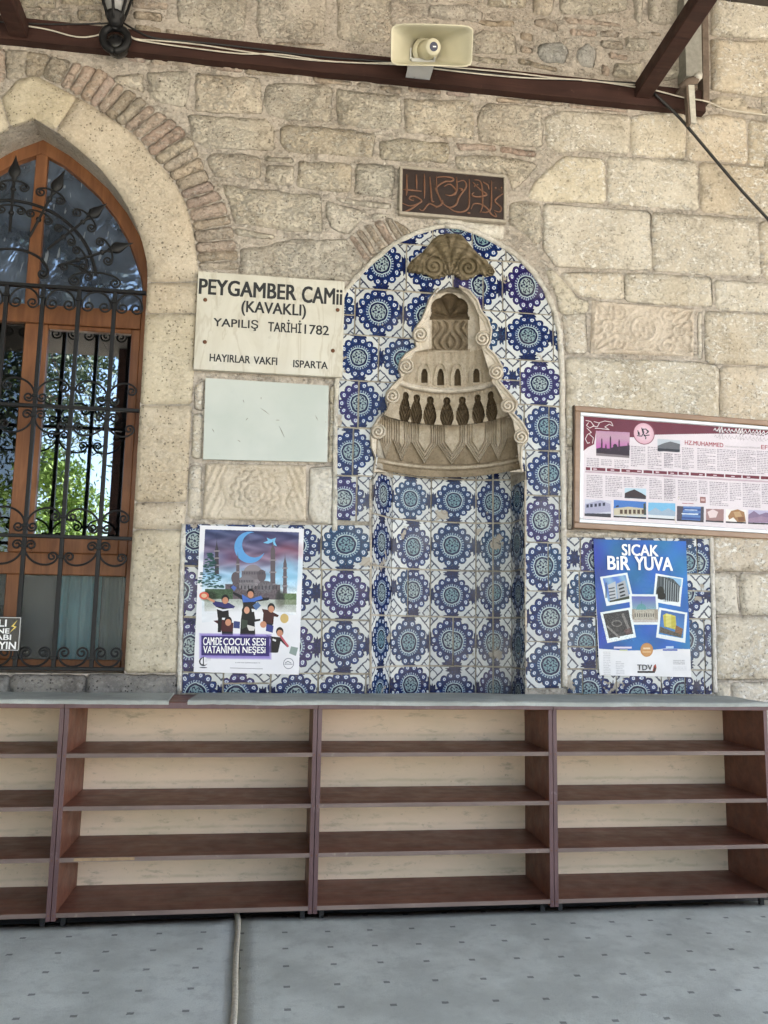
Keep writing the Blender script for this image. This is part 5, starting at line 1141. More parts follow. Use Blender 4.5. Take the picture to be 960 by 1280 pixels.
# ------------------------------------------------------------------ framed timeline board
def board():
    tlx, tlz = W(715.3, 507.4, -.03); trx, trz = W(960, 526.5, -.03); blx, blz = W(714.8, 659.8, -.03); an = math.atan2(trz - tlz, trx - tlx)
    o = empty('framed_board', (tlx, 0, blz), (0, -an, 0), label='wide framed information board with dark red header and timeline, beside the tiled niche', cat='notice board')
    Hh = tlz - blz + .004; Wd = 1.62; Yf = -.032
    Mi = Matrix.LocRotScale(o.location, o.rotation_euler, None).inverted()
    def L(px, py, y=-.014): p = Mi @ Vector(P3(px, py, y)); return (p.x, p.z)
    def B_(name, x0, x1, y0, y1, z0, z1, m_, b=.002):
        mb = MB().box(x0, x1, y0, y1, z0, z1, b=b); return mesh(name, mb.v, mb.f, M[m_], o, world=False)
    t1, t2 = .030, .022
    for bx in ((0, Wd, Hh - t1, Hh), (0, Wd, 0, t1), (0, t1, t1 + .0006, Hh - t1 - .0006), (Wd - t1, Wd, t1 + .0006, Hh - t1 - .0006)): B_('frame_rail', bx[0], bx[1], Yf, -.002, bx[2], bx[3], 'frame_tan', .004)
    B_('outer_edge', -.005, -.0004, Yf + .006, -.001, -.004, Hh + .004, 'frame_dark', .001)
    a0, a1 = t1 + .0006, t1 + t2
    for bx in ((a0, Wd - a0, Hh - a1, Hh - a0), (a0, Wd - a0, a0, a1), (a0, a1, a1 + .0006, Hh - a1 - .0006), (Wd - a1, Wd - a0, a1 + .0006, Hh - a1 - .0006)): B_('inner_moulding', bx[0], bx[1], -.024, -.002, bx[2], bx[3], 'silver', .004)
    x0, x1, z0, z1 = a1, Wd - a1, a1, Hh - a1
    cv = Canvas(x0, x1, z0, z1, 900, (.88, .84, .86)); red = (.42, .12, .17)
    def q(px, py): return L(px, py, -.016)
    def qs(ox, oy, s, pts): return [q(*p) for p in zz(ox, oy, s, pts)]
    b7 = (710, 500, 7.385); b8 = (830, 510, 7.385)
    cv.poly(qs(*b7, [(120, 140), (600, 170), (970, 190), (970, 318), (800, 322), (600, 345), (570, 345), (565, 300), (260, 285), (240, 410), (180, 440), (120, 490)]), red)
    cv.poly(qs(*b8, [(-20, 110), (1800, 200), (1800, 250), (960, 236), (450, 238), (-20, 245)]), red)
    # ornament in the corner
    for pts in ([(165, 190), (210, 200), (240, 240), (200, 260), (170, 235), (190, 210)], [(240, 200), (290, 215), (270, 250), (230, 240)], [(290, 210), (340, 195), (400, 205), (415, 240), (380, 225), (340, 250), (380, 275), (300, 265), (250, 262)], [(175, 260), (215, 300), (180, 320), (160, 360), (180, 400), (200, 395)], [(200, 320), (235, 350), (225, 400)]):
        cv.line(qs(*b7, pts), .0035, (.92, .88, .88))
    cv.poly(qs(*b7, [(258, 285), (570, 300), (566, 535), (260, 515)]), lambda X, Z: np.stack([.74 + 0 * X, .48 + .1 * np.sin(Z * 40), .66 + 0 * X], -1))
    cv.poly(qs(*b7, [(260, 450), (300, 440), (380, 450), (420, 435), (570, 420), (566, 535), (260, 515)]), (.20, .10, .13)); cv.poly(qs(*b7, [(260, 490), (566, 515), (566, 535), (260, 515)]), (.5, .45, .46))
    for x, y in ((312, 370), (392, 350), (350, 420), (472, 380), (555, 410)): cv.poly(qs(*b7, [(x - 8, 470), (x - 6, y), (x, y - 20), (x + 6, y), (x + 8, 470)]), (.24, .12, .18))
    c_ = q(*zz(*b7, [(435, 430)])[0]); cv.ell(c_[0], c_[1], .012, .014, (.2, .1, .14))
    c_ = q(*zz(*b7, [(700, 310)])[0]); cv.ell(c_[0], c_[1], .061, .061, (.38, .10, .15)); cv.ell(c_[0], c_[1], .057, .057, (.83, .62, .68)); cv.ell(c_[0] + .004, c_[1], .05, .05, (.90, .78, .82), .7, .3)
    for pts in ([(640, 330), (680, 335), (700, 300), (690, 270), (720, 270), (740, 300), (720, 310)], [(680, 260), (690, 300), (720, 350), (715, 360)], [(700, 330), (750, 325)], [(645, 285), (650, 320), (655, 300), (660, 320)], [(730, 280), (745, 290)]): cv.line(qs(*b7, pts), .005, (.10, .12, .12))
    # header calligraphy, white with grey shadow
    x = 455; rg = random.Random(3)
    def squig(dx, dy, c, w):
        r_ = random.Random(3); X = 460
        while X < 1500:
            h = r_.uniform(25, 60); pts = [(X + dx, 205 + (X - 460) * .06 + dy), (X + 12 + dx, 205 + (X - 460) * .06 - h * .5 + dy), (X + 22 + dx, 205 + (X - 460) * .06 + h * .2 + dy), (X + r_.uniform(28, 44) + dx, 212 + (X - 460) * .06 + r_.uniform(-8, 14) + dy)]
            cv.line(qs(*b8, pts), w, c)
            if r_.random() < .5: cv.line(qs(*b8, [(X + 15 + dx, 170 + (X - 460) * .06 + dy), (X + 18 + dx, 225 + (X - 460) * .06 + dy)]), w, c)
            X += r_.uniform(22, 40)
    squig(4, 62, (.72, .68, .70), .003); squig(3, 6, (.22, .05, .08), .006); squig(0, 0, (.90, .87, .87), .0045)
    # text columns
    tc = lambda b, x0_, x1_, y0_, y1_, sd, c=(.46, .43, .46), al=.75: cv.textlines(q(*zz(*b, [(x0_, y0_)])[0])[0], q(*zz(*b, [(x1_, y0_)])[0])[0], q(*zz(*b, [(x0_, y1_)])[0])[1], q(*zz(*b, [(x0_, y0_)])[0])[1], .0095, c, al, sd)
    for i, (a, b, c, d) in enumerate([(172, 285, 535, 605), (305, 405, 545, 600), (428, 562, 550, 615), (580, 712, 425, 615), (735, 862, 432, 625), (172, 320, 690, 895), (345, 500, 700, 895), (515, 605, 710, 800), (625, 730, 715, 810), (750, 865, 722, 915), (885, 965, 490, 630), (885, 965, 725, 920)]): tc(b7, a, b, c, d, i)
    for i, (a, b, c, d) in enumerate([(165, 275, 365, 570), (305, 475, 370, 575), (487, 660, 378, 580), (672, 845, 385, 590), (855, 1020, 395, 600), (0, 85, 420, 545), (95, 155, 425, 550), (0, 105, 655, 820), (128, 305, 665, 850), (320, 400, 670, 790), (420, 590, 680, 890), (605, 710, 690, 850), (725, 885, 695, 905), (900, 1100, 700, 890), (1040, 1300, 400, 600), (1120, 1400, 700, 890)]): tc(b8, a, b, c, d, 30 + i)
    # the timeline bar
    segs_ = [(165, 205), (220, 345), (358, 480), (492, 680), (697, 778), (790, 912), (925, 1010)]
    for a, b in segs_: cv.poly(qs(*b7, [(a, 620 + (a - 165) * .052), (b, 620 + (b - 165) * .052), (b, 648 + (b - 165) * .052), (a, 648 + (a - 165) * .052)]), red)
    for a, b in ((38, 125), (135, 230), (245, 378), (390, 553), (565, 715), (725, 880), (893, 1060), (1075, 1250), (1265, 1500)): cv.poly(qs(*b8, [(a, 582 + a * .053), (b, 582 + b * .053), (b, 610 + b * .053), (a, 610 + a * .053)]), red)
    for a, b, s_ in ((250, 640, b7), (410, 648, b7), (555, 656, b7), (655, 660, b7), (825, 668, b7)): cv.poly(qs(*s_, [(a - 16, b - 8), (a + 16, b - 6), (a + 16, b + 6), (a - 16, b + 4)]), (.85, .75, .78))
    for a, b in ((75, 603), (188, 608), (340, 616), (470, 622), (636, 634), (780, 640)): cv.poly(qs(*b8, [(a - 16, b - 6), (a + 16, b - 4), (a + 16, b + 6), (a - 16, b + 4)]), (.85, .75, .78))
    cv.line(qs(*b7, [(165, 662), (960, 705)]), .010, (.62, .50, .54), .5); cv.line(qs(*b8, [(0, 630), (1400, 705)]), .010, (.62, .50, .54), .5)
    # photographs along the bottom
    def ph(b, c4, sky_c, items=(), cap=(.2, .18, .2)):
        cv.poly(qs(*b, c4), sky_c)
        for pts, c in items: cv.poly(qs(*b, pts), c)
        cv.poly(qs(*b, [(c4[3][0], c4[3][1] - 14), (c4[2][0], c4[2][1] - 14), c4[2], c4[3]]), cap)
    ph(b7, [(525, 812), (722, 820), (720, 915), (522, 905)], (.72, .82, .88), [([(525, 860), (570, 840), (612, 825), (680, 860), (720, 885), (720, 912), (522, 902)], (.22, .14, .13))])
    ph(b7, [(155, 915), (400, 928), (396, 1085), (152, 1070)], (.80, .80, .86), [([(158, 960), (300, 925), (390, 960), (396, 1030), (200, 1050), (155, 1040)], (.66, .66, .76))] + [([(a, 965 - i * 4), (a + 22, 963 - i * 4), (a + 22, 992 - i * 4), (a, 994 - i * 4)], (.2, .2, .28)) for i, a in enumerate((170, 205, 245, 282, 320))] + [([(152, 1045), (396, 1050), (396, 1072), (152, 1062)], (.22, .22, .25))])
    ph(b7, [(422, 922), (722, 940), (722, 1098), (420, 1082)], lambda X, Z: np.stack([.22 + 0 * X, .45 + 0 * X, .76 + 0 * X], -1), [([(422, 1000), (560, 985), (700, 1000), (722, 1010), (722, 1060), (422, 1060)], (.78, .74, .64)), ([(422, 1060), (722, 1062), (722, 1082), (420, 1068)], (.82, .82, .8)), ([(440, 980), (465, 970), (470, 985), (440, 990)], (.15, .15, .2)), ([(695, 960), (715, 950), (722, 1060), (698, 1060)], (.22, .28, .24))] + [([(480 + i * 40, 1012), (505 + i * 40, 1012), (505 + i * 40, 1052), (480 + i * 40, 1050)], (.32, .24, .18)) for i in range(6)])
    ph(b8, [(-145, 872), (105, 880), (103, 1040), (-147, 1025)], lambda X, Z: np.stack([.45 + 0 * X, .72 + 0 * X, .88 + 0 * X], -1), [([(-145, 960), (-80, 920), (-20, 955), (40, 925), (105, 960), (103, 1005), (-147, 990)], (.62, .70, .78)), ([(-145, 985), (103, 1000), (103, 1028), (-147, 1015)], (.86, .88, .9))])
    ph(b8, [(120, 905), (368, 912), (366, 1055), (118, 1042)], lambda X, Z: np.stack([.26 + .1 * np.sin(Z * 260), .40 + .12 * np.sin(Z * 260), .66 + .1 * np.sin(Z * 260)], -1), [([(120, 905), (180, 907), (160, 1040), (118, 1040)], (.30, .26, .30)), ([(340, 912), (368, 912), (366, 1050), (335, 1050)], (.28, .26, .30)), ([(160, 970), (320, 975), (310, 988), (165, 982)], (.85, .9, .95)), ([(190, 935), (310, 940), (305, 948), (190, 943)], (.8, .86, .93))])
    ph(b8, [(388, 930), (552, 935), (550, 1058), (386, 1050)], lambda X, Z: np.stack([.62 + 0 * X, .48 + 0 * X, .47 + 0 * X], -1), [([(400, 960), (450, 935), (500, 960), (480, 1010), (420, 1015)], (.88, .80, .80))])
    ph(b8, [(572, 935), (760, 942), (756, 1068), (570, 1060)], (.92, .90, .88), [([(590, 1000), (620, 950), (680, 935), (740, 960), (756, 1050), (680, 1055), (640, 1010), (600, 1030)], (.62, .45, .28)), ([(640, 960), (700, 955), (720, 1000), (660, 1010)], (.74, .60, .42)), ([(680, 1010), (740, 1005), (745, 1045), (690, 1045)], (.50, .33, .2))])
    ph(b8, [(778, 940), (1060, 952), (1060, 1080), (776, 1070)], (.72, .70, .82), [([(778, 985), (830, 950), (880, 985), (940, 965), (1060, 985), (1060, 1060), (776, 1055)], (.52, .44, .56)), ([(778, 1020), (900, 1000), (1060, 1030), (1060, 1062), (776, 1055)], (.60, .50, .60))])
    ph(b8, [(1075, 950), (1400, 970), (1400, 1100), (1075, 1085)], (.6, .72, .84), [([(1075, 1010), (1400, 1020), (1400, 1085), (1075, 1070)], (.6, .52, .42))])
    ph(b8, [(-60, 285), (148, 300), (146, 410), (-60, 398)], (.74, .77, .80), [([(-60, 350), (0, 325), (60, 310), (148, 335), (146, 395), (-60, 382)], (.40, .40, .41)), ([(-60, 372), (146, 385), (146, 398), (-60, 388)], (.15, .15, .15))])
    cv.poly(qs(*b8, [(332, 820), (385, 822), (385, 878), (332, 876)]), (.55, .36, .34)); cv.poly(qs(*b8, [(342, 835), (375, 837), (375, 862), (342, 860)]), (.8, .66, .64)); cv.line(qs(*b8, [(170, 880), (270, 884)]), .003, (.6, .3, .35))
    cv.noise(.05, None, None, None, None, .003, 4)
    mt = cv.mat('timeline_print', .18)
    pr = MB(); vs = [(x0 - .004, -.016, z0 - .004), (x1 + .004, -.016, z0 - .004), (x1 + .004, -.016, z1 + .004), (x0 - .004, -.016, z1 + .004)]; vs += [(x, -.003, z) for x, y, z in vs]
    po = mesh('print', vs, [(0, 1, 2, 3), (4, 7, 6, 5), (0, 4, 5, 1), (1, 5, 6, 2), (2, 6, 7, 3), (3, 7, 4, 0)], mt, o, world=False); uv = po.data.uv_layers.new(name='UVMap')
    for l in po.data.loops: v = vs[l.vertex_index]; uv.data[l.index].uv = ((v[0] - x0) / (x1 - x0), (v[2] - z0) / (z1 - z0))
    def tl_(body, pl_, pr_, zb_, m_, bold):   # lettering on the board
        a = P3(*zz(*b8, [pl_])[0], -.0165); b = P3(*zz(*b8, [pr_])[0], -.0165); h = (P3(*zz(*b8, [pl_])[0], -.0165)[2] - P3(*zz(*b8, [zb_])[0], -.0165)[2])
        text(body, a[0], b[0], a[2] - h + (b[2] - a[2]) * .5, a[2] + (b[2] - a[2]) * .5, -.0165, m_, o, bold=bold, depth=.0003, rot=an)
    tl_('HZ.MUHAMMED', (192, 300), (546, 322), (192, 340), 'red_print', .02); tl_('EFE', (897, 342), (985, 347), (897, 380), 'red_print', .02)
    cv2 = None
    for i, (a, b) in enumerate(((566, 690), (700, 770), (780, 885))): tl_(('SALLALLAHU', 'ALEYHİ', 'VESELLEM')[i], (a, 348 + i * 5), (b, 352 + i * 5), (a, 362 + i * 5), 'grey_print', 0)
board()

# ------------------------------------------------------------------ window: pointed wooden frame, glass, grille
def glass_mat(name, tint, rough, refl, bumpy=0, rain=False):
    g = G(name, rough, 0, .5); nt_ = g.t; out = nt_.nodes['Material Output']
    gl = g.N('BsdfGlossy'); gl.inputs['Roughness'].default_value = rough; gl.inputs['Color'].default_value = (*tint, 1)
    tr = g.N('BsdfTransparent'); tr.inputs['Color'].default_value = (.55, .58, .60, 1)
    base = tr.outputs[0]
    if rain:
        df = g.N('BsdfDiffuse'); p = g.pos(); c = g.mix(g.mapr(g.noise(p, 3.5, 3), .35, .65), (.025, .035, .05), (.085, .11, .15))  # blue of the reflected sky is painted into the diffuse colour
        st = g.mul(g.mapr(g.noise(g.scale(p, (1, 1, .22)), 46, 2, .5, .3), .66, .70), .5); c = g.mix(st, c, (.38, .42, .46)); g.put(df.inputs['Color'], c); base = df.outputs[0]
    mx = g.N('MixShader'); mx.inputs[0].default_value = refl; nt_.links.new(base, mx.inputs[1]); nt_.links.new(gl.outputs[0], mx.inputs[2]); nt_.links.new(mx.outputs[0], out.inputs['Surface'])
    if bumpy:
        b_ = g.N('Bump'); b_.inputs['Distance'].default_value = bumpy; p = g.pos(); g.put(b_.inputs['Height'], g.noise(g.scale(p, (1, 1, .6)), 7, 3, .5, .4)); nt_.links.new(b_.outputs[0], gl.inputs['Normal'])
    return g.mat
M['glass'] = glass_mat('clear_reflecting_glass', (.80, .86, .92), .01, .46)
M['dark_glass'] = glass_mat('unlit_clear_glass', (.8, .86, .92), .01, .06)
M['rain_glass'] = glass_mat('textured_rain_glass', (.50, .62, .80), .14, .24, .03, True)
def frost():
    g = G('frosted_glass_with_curtain_tint', .35, 0, .5); p = g.pos(); s = g.xyz(p); X0 = W(86, 770, .24)[0]
    # the curtain behind shows through as soft vertical colour
    n = g.noise(g.scale(p, (1, 1, .1)), 9, 3); base = g.mix(g.mapr(n, .3, .7), (.16, .165, .155), (.23, .235, .22))
    k = g.N('BsdfTransparent'); k.inputs['Color'].default_value = (.8, .85, .85, 1); c = g.mix(g.mul(g.mapr(g.noise(p, 50, 3, .7, 1), .60, .66), .5), base, (.42, .42, .38)); g.col(c)
    mx = g.N('MixShader'); mx.inputs[0].default_value = .30; out = g.t.nodes['Material Output']; g.t.links.new(k.outputs[0], mx.inputs[1]); g.t.links.new(g.b.outputs[0], mx.inputs[2]); g.t.links.new(mx.outputs[0], out.inputs[0]); g.bump(g.noise(p, 40, 3, .7, .8), .006); return g.mat
M['frosted'] = frost()
M['curtain'] = simple('teal_curtain', (.25, .60, .68), .9, 0, .2, 8)
M['curtain_grey'] = simple('grey_curtain', (.5, .5, .46), .9, 0, .2, 8)
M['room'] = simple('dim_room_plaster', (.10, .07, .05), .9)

win = empty('arched_window', (APX, .2, ZB), label='tall pointed window with varnished orange wooden frame and dark panes', cat='window')
FY = .205
def Wx(px, py, y=FY): return W(px, py, y)[0]
def Wz(px, py, y=FY): return W(px, py, y)[1]
n_o = len(win_open)
op = win_open                                          # outline of the frame = the masonry opening
arch_out = [p for p in op if p[1] > ar_[-1][1] - .001]
def inset(poly, k):                                    # toward the window centre line
    out = []
    n = len(poly)
    for i in range(n):
        a, b = Vector(poly[max(0, i - 1)]), Vector(poly[min(n - 1, i + 1)]); t_ = (b - a).normalized(); p = Vector(poly[i]); nn = Vector((t_.y, -t_.x))
        cpt = Vector((APX, 2.6)); nn = nn if (cpt - p).dot(nn) > 0 else -nn; q = p + nn * k; 
        if abs(p.x - APX) < 1e-4: q = Vector((APX, p.y - k * 1.25))
        out.append(q)
    return out
right_half = [(XR + .01, ZB)] + [(x + .01 if i < 2 else x, z) for i, (x, z) in enumerate(ar_[::-1])]
def frame_side(pts, name):
    outer = [(x + (x - APX) * .03, z) for x, z in pts]; inner = inset(pts, .062); m_ = MB()
    m_.prism([tuple(p) for p in outer] + [tuple(p) for p in inner[::-1]], FY, FY + .07) if False else None
    n = len(pts); V_ = []; 
    for (o_, i_) in zip(outer, inner): V_ += [(o_[0], FY, o_[1]), (i_[0], FY, i_[1]), (i_[0] - (i_[0] - APX) * .015, FY + .03, i_[1] - .004), (i_[0] - (i_[0] - APX) * .015, FY + .07, i_[1] - .004), (o_[0], FY + .07, o_[1])]
    F_ = [(i * 5 + k, i * 5 + (k + 1) % 5, (i + 1) * 5 + (k + 1) % 5, (i + 1) * 5 + k) for i in range(n - 1) for k in range(5)] + [(0, 1, 2, 3, 4), tuple((n - 1) * 5 + k for k in range(5))[::-1]]
    mesh(name, V_, F_, M['wood'], win)
frame_side(right_half, 'arch_frame'); frame_side([(2 * APX - x, z) for x, z in right_half], 'arch_frame')
def wbox(name, x0, x1, z0, z1, y0=FY + .004, y1=FY + .064, m_='wood', b=.004, parent=None): return MB().box(x0, x1, y0, y1, z0, z1, b=b).build(name, M[m_], parent or win)
xm0, xm1 = Wx(45, 200), Wx(60, 200); xmc = APX; hw = (xm1 - xm0) / 2
zt0, zt1 = Wz(100, 407), Wz(100, 384)
def atop(x):    # height of the frame's inner arch at x
    rr_ = inset(right_half, .05); x = APX + abs(x - APX)
    for i in range(len(rr_) - 1):
        a, b = rr_[i], rr_[i + 1]
        if min(a.x, b.x) <= x <= max(a.x, b.x) and a.x != b.x and a.y > 2: return a.y + (b.y - a.y) * (x - a.x) / (b.x - a.x)
    return rr_[-1].y
wbox('mullion', APX - hw, APX + hw, zt1 + .001, atop(APX) + .02, FY + .003, FY + .06)
xi = XR - .055
wbox('transom', 2 * APX - xi, xi, zt0, zt1, FY - .004, FY + .062)
post0, post1 = Wx(28, 441), Wx(46, 441)
zb2, zb1 = Wz(90, 719), Wz(90, 692)
wbox('post', post0, post1, zb1 + .001, zt0 - .001)
wbox('lower_rail', 2 * APX - xi, xi, zb2, zb1, FY, FY + .062)
wbox('post', Wx(4, 760), Wx(21, 760), ZB + .055, zb2 - .001)
wbox('bottom_rail', 2 * APX - xi, xi, ZB - .01, ZB + .054, FY - .003, FY + .064)
# right sash
sa = empty('sash', (0, 0, 0)); sa.parent = win; sa.matrix_parent_inverse = Matrix.Identity(4); bpy.context.view_layer.update()
sa.location = tuple(-c for c in win.location)
sx0, sx1 = post1 + .001, xi - .0005; sz0, sz1 = zb1 + .0015, zt0 - .0015
gx0, gx1 = Wx(60, 430, FY + .03), Wx(164.5, 430, FY + .03); gz0, gz1 = Wz(110, 673, FY + .03), Wz(110, 415.5, FY + .03)
def swb(name, *a, **k):
    mb = MB().box(a[0], a[1], a[4], a[5], a[2], a[3], b=.004); return mesh(name, mb.v, mb.f, M['wood'], sa, world=False)
swb('stile', sx0, gx0, sz0, sz1, FY + .008, FY + .058); swb('stile', gx1, sx1, sz0, sz1, FY + .008, FY + .058)
swb('rail', gx0 + .0005, gx1 - .0005, sz0, gz0, FY + .008, FY + .058); swb('rail', gx0 + .0005, gx1 - .0005, gz1, sz1, FY + .008, FY + .058)
mb = MB().box(gx0 - .004, gx1 + .004, FY + .03, FY + .036, gz0 - .004, gz1 + .004); mesh('glass_pane', mb.v, mb.f, M['glass'], sa, world=False)
# left opening of the casement: glass beside the post
lx = post0 - (gx1 - gx0) - .06
mb = MB().box(lx - .02, post0 + .004, FY + .03, FY + .036, sz0, sz1); mb.build('glass_pane', M['dark_glass'], win)
wbox('stile', lx - .07, lx, sz0, sz1, FY + .01, FY + .058) if lx - .07 > XL + .05 else None
# tympanum panes
for sgn in (1, -1):
    pts = [p for p in inset(right_half, .045) if p.y > zt1]; pts = [(APX + hw, zt1 - .01), (xi + .005, zt1 - .01)] + [(p.x, p.y) for p in pts[:-1]] + [(APX + hw, atop(APX + hw) + .01)]
    pts = [(APX + sgn * (x - APX), z) for x, z in pts]; pts = pts[::sgn]
    MB().prism(pts, FY + .03, FY + .036).build('glass_pane', M['rain_glass'], win)
MB().box(Wx(21.5, 760), xi + .005, FY + .03, FY + .036, ZB + .045, zb2 + .01).build('glass_pane', M['frosted'], win)
MB().box(XL + .05, Wx(3.5, 760), FY + .03, FY + .036, ZB + .045, zb2 + .01).build('glass_pane', M['frosted'], win)
# curtain and dim room behind
def curtain(x0, x1, z0, z1, y, m_, amp=.02, folds=7, name='curtain'):
    V_ = []; n = 60
    for i in range(n + 1):
        t_ = i / n; V_.append((x0 + (x1 - x0) * t_, y + amp * math.sin(t_ * folds * 6.283) + amp * .4 * math.sin(t_ * folds * 15), 0))
    m_b = MB(); m_b.add([(a, b, z0) for a, b, _ in V_] + [(a, b, z1) for a, b, _ in V_], [(i, i + 1, i + n + 2, i + n + 1) for i in range(n)])
    m_b.add([(a, b + .002, z0) for a, b, _ in V_] + [(a, b + .002, z1) for a, b, _ in V_], [(i + n + 1, i + n + 2, i + 1, i) for i in range(n)]); o = m_b.build(name, M[m_], None, smooth=True); return o
tag(curtain(Wx(78, 770, .4), Wx(128, 770, .4), ZB - .1, zb2 + .1, .33, 'curtain', .015, 3), 'teal curtain hanging behind the frosted lower window pane', 'curtain')
tag(curtain(Wx(128, 770, .45) + .01, Wx(175, 770, .45), ZB - .1, zb2 + .12, .36, 'curtain_grey', .015, 3), 'grey curtain hanging behind the frosted pane next to the stone jamb', 'curtain')
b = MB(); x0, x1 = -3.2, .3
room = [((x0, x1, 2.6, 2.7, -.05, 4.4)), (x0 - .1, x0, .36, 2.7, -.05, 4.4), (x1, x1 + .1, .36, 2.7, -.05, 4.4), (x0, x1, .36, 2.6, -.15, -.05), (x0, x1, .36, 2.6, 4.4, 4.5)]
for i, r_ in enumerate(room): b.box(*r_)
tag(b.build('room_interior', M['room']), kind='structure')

# ---- grille
gr = empty('window_grille', (APX, .0, ZB), label='black wrought-iron grille with scrolls and radiating spearheads over the window', cat='grille')
GY = .012
bx = [Wx(x_, 421, GY) for x_ in (4, 49, 96, 140.5)]; gp = (bx[3] - bx[0]) / 3; bars = [bx[0] + gp * i for i in (-2, -1, 0, 1, 2, 3)]
zh = [Wz(98, y_, GY) for y_ in (361, 510, 671.5, 836)]
def sq(name, pts, w=.011): return MB().tube(pts, w, 4).build(name, M['iron'], gr)
for x_ in bars:
    if x_ > XL + .03: MB().box(x_ - .0095, x_ + .0095, GY - .0095, GY + .0095, zh[3] + .001, zh[0] - .001, b=.002).build('bar', M['iron'], gr)
for i, z_ in enumerate(zh): MB().box(XL + .003, XR - .003, GY - .013, GY + .013, z_ - .0085, z_ + .0085, b=.002).build('crossbar', M['iron'], gr)
def spiral(c, r, a0, sgn, turns=1.35, rin_=.22, n=26):
    return [(c[0] + r * (1 - (1 - rin_) * t_) * math.cos(a0 + sgn * t_ * turns * 6.283), c[1] + r * (1 - (1 - rin_) * t_) * math.sin(a0 + sgn * t_ * turns * 6.283)) for t_ in [i / n for i in range(n + 1)]]
def cscroll(P, Q, r, h, side=1, w=.0052, y=GY - .004, r2=None, eye=True):
    """C-shaped scroll: spirals centred on P and Q joined by an arc bulging h to one side"""
    r2 = r2 or r; P, Q = Vector(P), Vector(Q); d = (Q - P).normalized(); nrm = Vector((-d.y, d.x)) * side; ang = math.atan2(d.y, d.x)
    A_, B_ = P - d * r, Q + d * r2; mid = (A_ + B_) / 2; ha = (B_ - A_).length / 2; arc = [mid - d * ha * math.cos(t_) + nrm * h * math.sin(t_) for t_ in [math.pi * i / 18 for i in range(1, 18)]]
    s1 = [Vector(p) for p in spiral(P, r, ang + math.pi, side)][::-1]; s2 = [Vector(p) for p in spiral(Q, r2, ang, -side)]
    pts = s1 + arc + s2; n = len(pts); P3_ = [(p.x, y, p.y) for p in pts]; rad = [w] * n; rad[0] = rad[-1] = w * 1.5
    MB().tube(P3_, rad, 6).build('scroll', M['iron'], gr, smooth=True)
def collar(x_, z_): MB().box(x_ - .014, x_ + .014, GY - .016, GY + .014, z_ - .008, z_ + .008, b=.002).build('collar', M['iron'], gr)
xs = bars + [bars[-1] + gp]
rsp = .024
for i, x_ in enumerate(bars):
    x2 = min(xs[i + 1], XR - .006) if i + 1 < len(xs) else XR
    if x_ < XL - .05: continue
    wv = x2 - x_
    # row under the top bar
    dz = .088
    cscroll((x_ + wv * .27, zh[0] - dz), (x_ + wv * .73, zh[0] - dz), rsp * 1.25, dz - .012, 1); collar(x_, zh[0] - .058)
    # rows above and below the two middle bars, alternately high and low ends
    for zc in (zh[1], zh[2]):
        for s_ in (1, -1):
            hi, lo_ = zc + s_ * .098, zc + s_ * .045
            if i % 2 == 0: Pp, Qq = (x_ + .040, hi), (x2 - .032, lo_)
            else: Pp, Qq = (x_ + .032, lo_), (x2 - .040, hi)
            cscroll(Pp, Qq, rsp, .062, s_)
        for s_ in (1, -1): collar(x_, zc + s_ * (.098 if i % 2 == 0 else .05))
    # row on the bottom bar
    cscroll((x_ + wv * .27, zh[3] + .075), (x_ + wv * .73, zh[3] + .075), rsp * 1.15, .066, -1); collar(x_, zh[3] + .05)
# radiating spears in the tympanum
tips = [W(20, 194, GY), W(81.6, 212, GY), W(133.6, 254, GY), W(167, 303.5, GY)]
C0 = Vector((tips[0][0], zh[0] + .01)); vecs = [Vector(t_) - C0 for t_ in tips]; Rt = sum(v.length for v in vecs[1:]) / 3
angs = [math.pi / 2] + [math.atan2(v.y, v.x) for v in vecs[1:]]; lens = [v.length for v in vecs]
for k in list(range(4)) + [-1, -2, -3]:
    a = angs[abs(k)] if k >= 0 else math.pi - angs[-k]; L = lens[abs(k)]; d = Vector((math.cos(a), math.sin(a))); nn = Vector((-d.y, d.x)); base = C0 + d * Rt * .40
    tip = C0 + d * L
    if tip.x < XL + .03: continue
    hs = Rt * .79 if k else L - Rt * .21
    q = C0 + d * hs; MB().tube([(base.x, GY, base.y), (q.x, GY, q.y)], .0075, 6).build('spear_shaft', M['iron'], gr)
    Hh = []; N_ = 12; prof = [(0, .008), (.05, .012), (.12, .011), (.2, .02), (.34, .0275), (.48, .024), (.66, .013), (.84, .006), (1, .0008)]
    V_ = []; hl = L - hs
    for t_, r_ in prof:
        for j in range(8):
            w_ = 6.283 * j / 8; p = q + d * hl * t_ + nn * r_ * math.cos(w_) * 1.15; V_.append((p.x, GY + r_ * .45 * math.sin(w_), p.y))
    F_ = [(i * 8 + j, i * 8 + (j + 1) % 8, (i + 1) * 8 + (j + 1) % 8, (i + 1) * 8 + j) for i in range(len(prof) - 1) for j in range(8)]
    mesh('spearhead', V_, F_, M['iron'], gr, smooth=True)
    for rr_, off, r_, h_ in ((Rt * .765, .052, .023, .034), (Rt * .575, .046, .021, .028)):
        c1 = C0 + d * rr_ + nn * off; c2 = C0 + d * rr_ - nn * off; cscroll(c1, c2, r_, h_, 1 if rr_ < Rt * .6 else 1)
        g_ = C0 + d * (rr_ - .012); MB().lathe([(.012, -.008), (.0145, 0), (.012, .008)], (g_.x, GY, g_.y), (d.x, 0, d.y), 8).build('collar', M['iron'], gr)
Ra = Rt * .66
pa = []; 
for i in range(49):
    a = math.pi * i / 48 * .90 + math.pi * .05; p = C0 + Vector((math.cos(a), math.sin(a))) * Ra
    if p.x > XL + .02: pa.append((p.x, GY + .006, p.y))
MB().tube(pa, .0085, 6).build('arch_bar', M['iron'], gr, smooth=True)
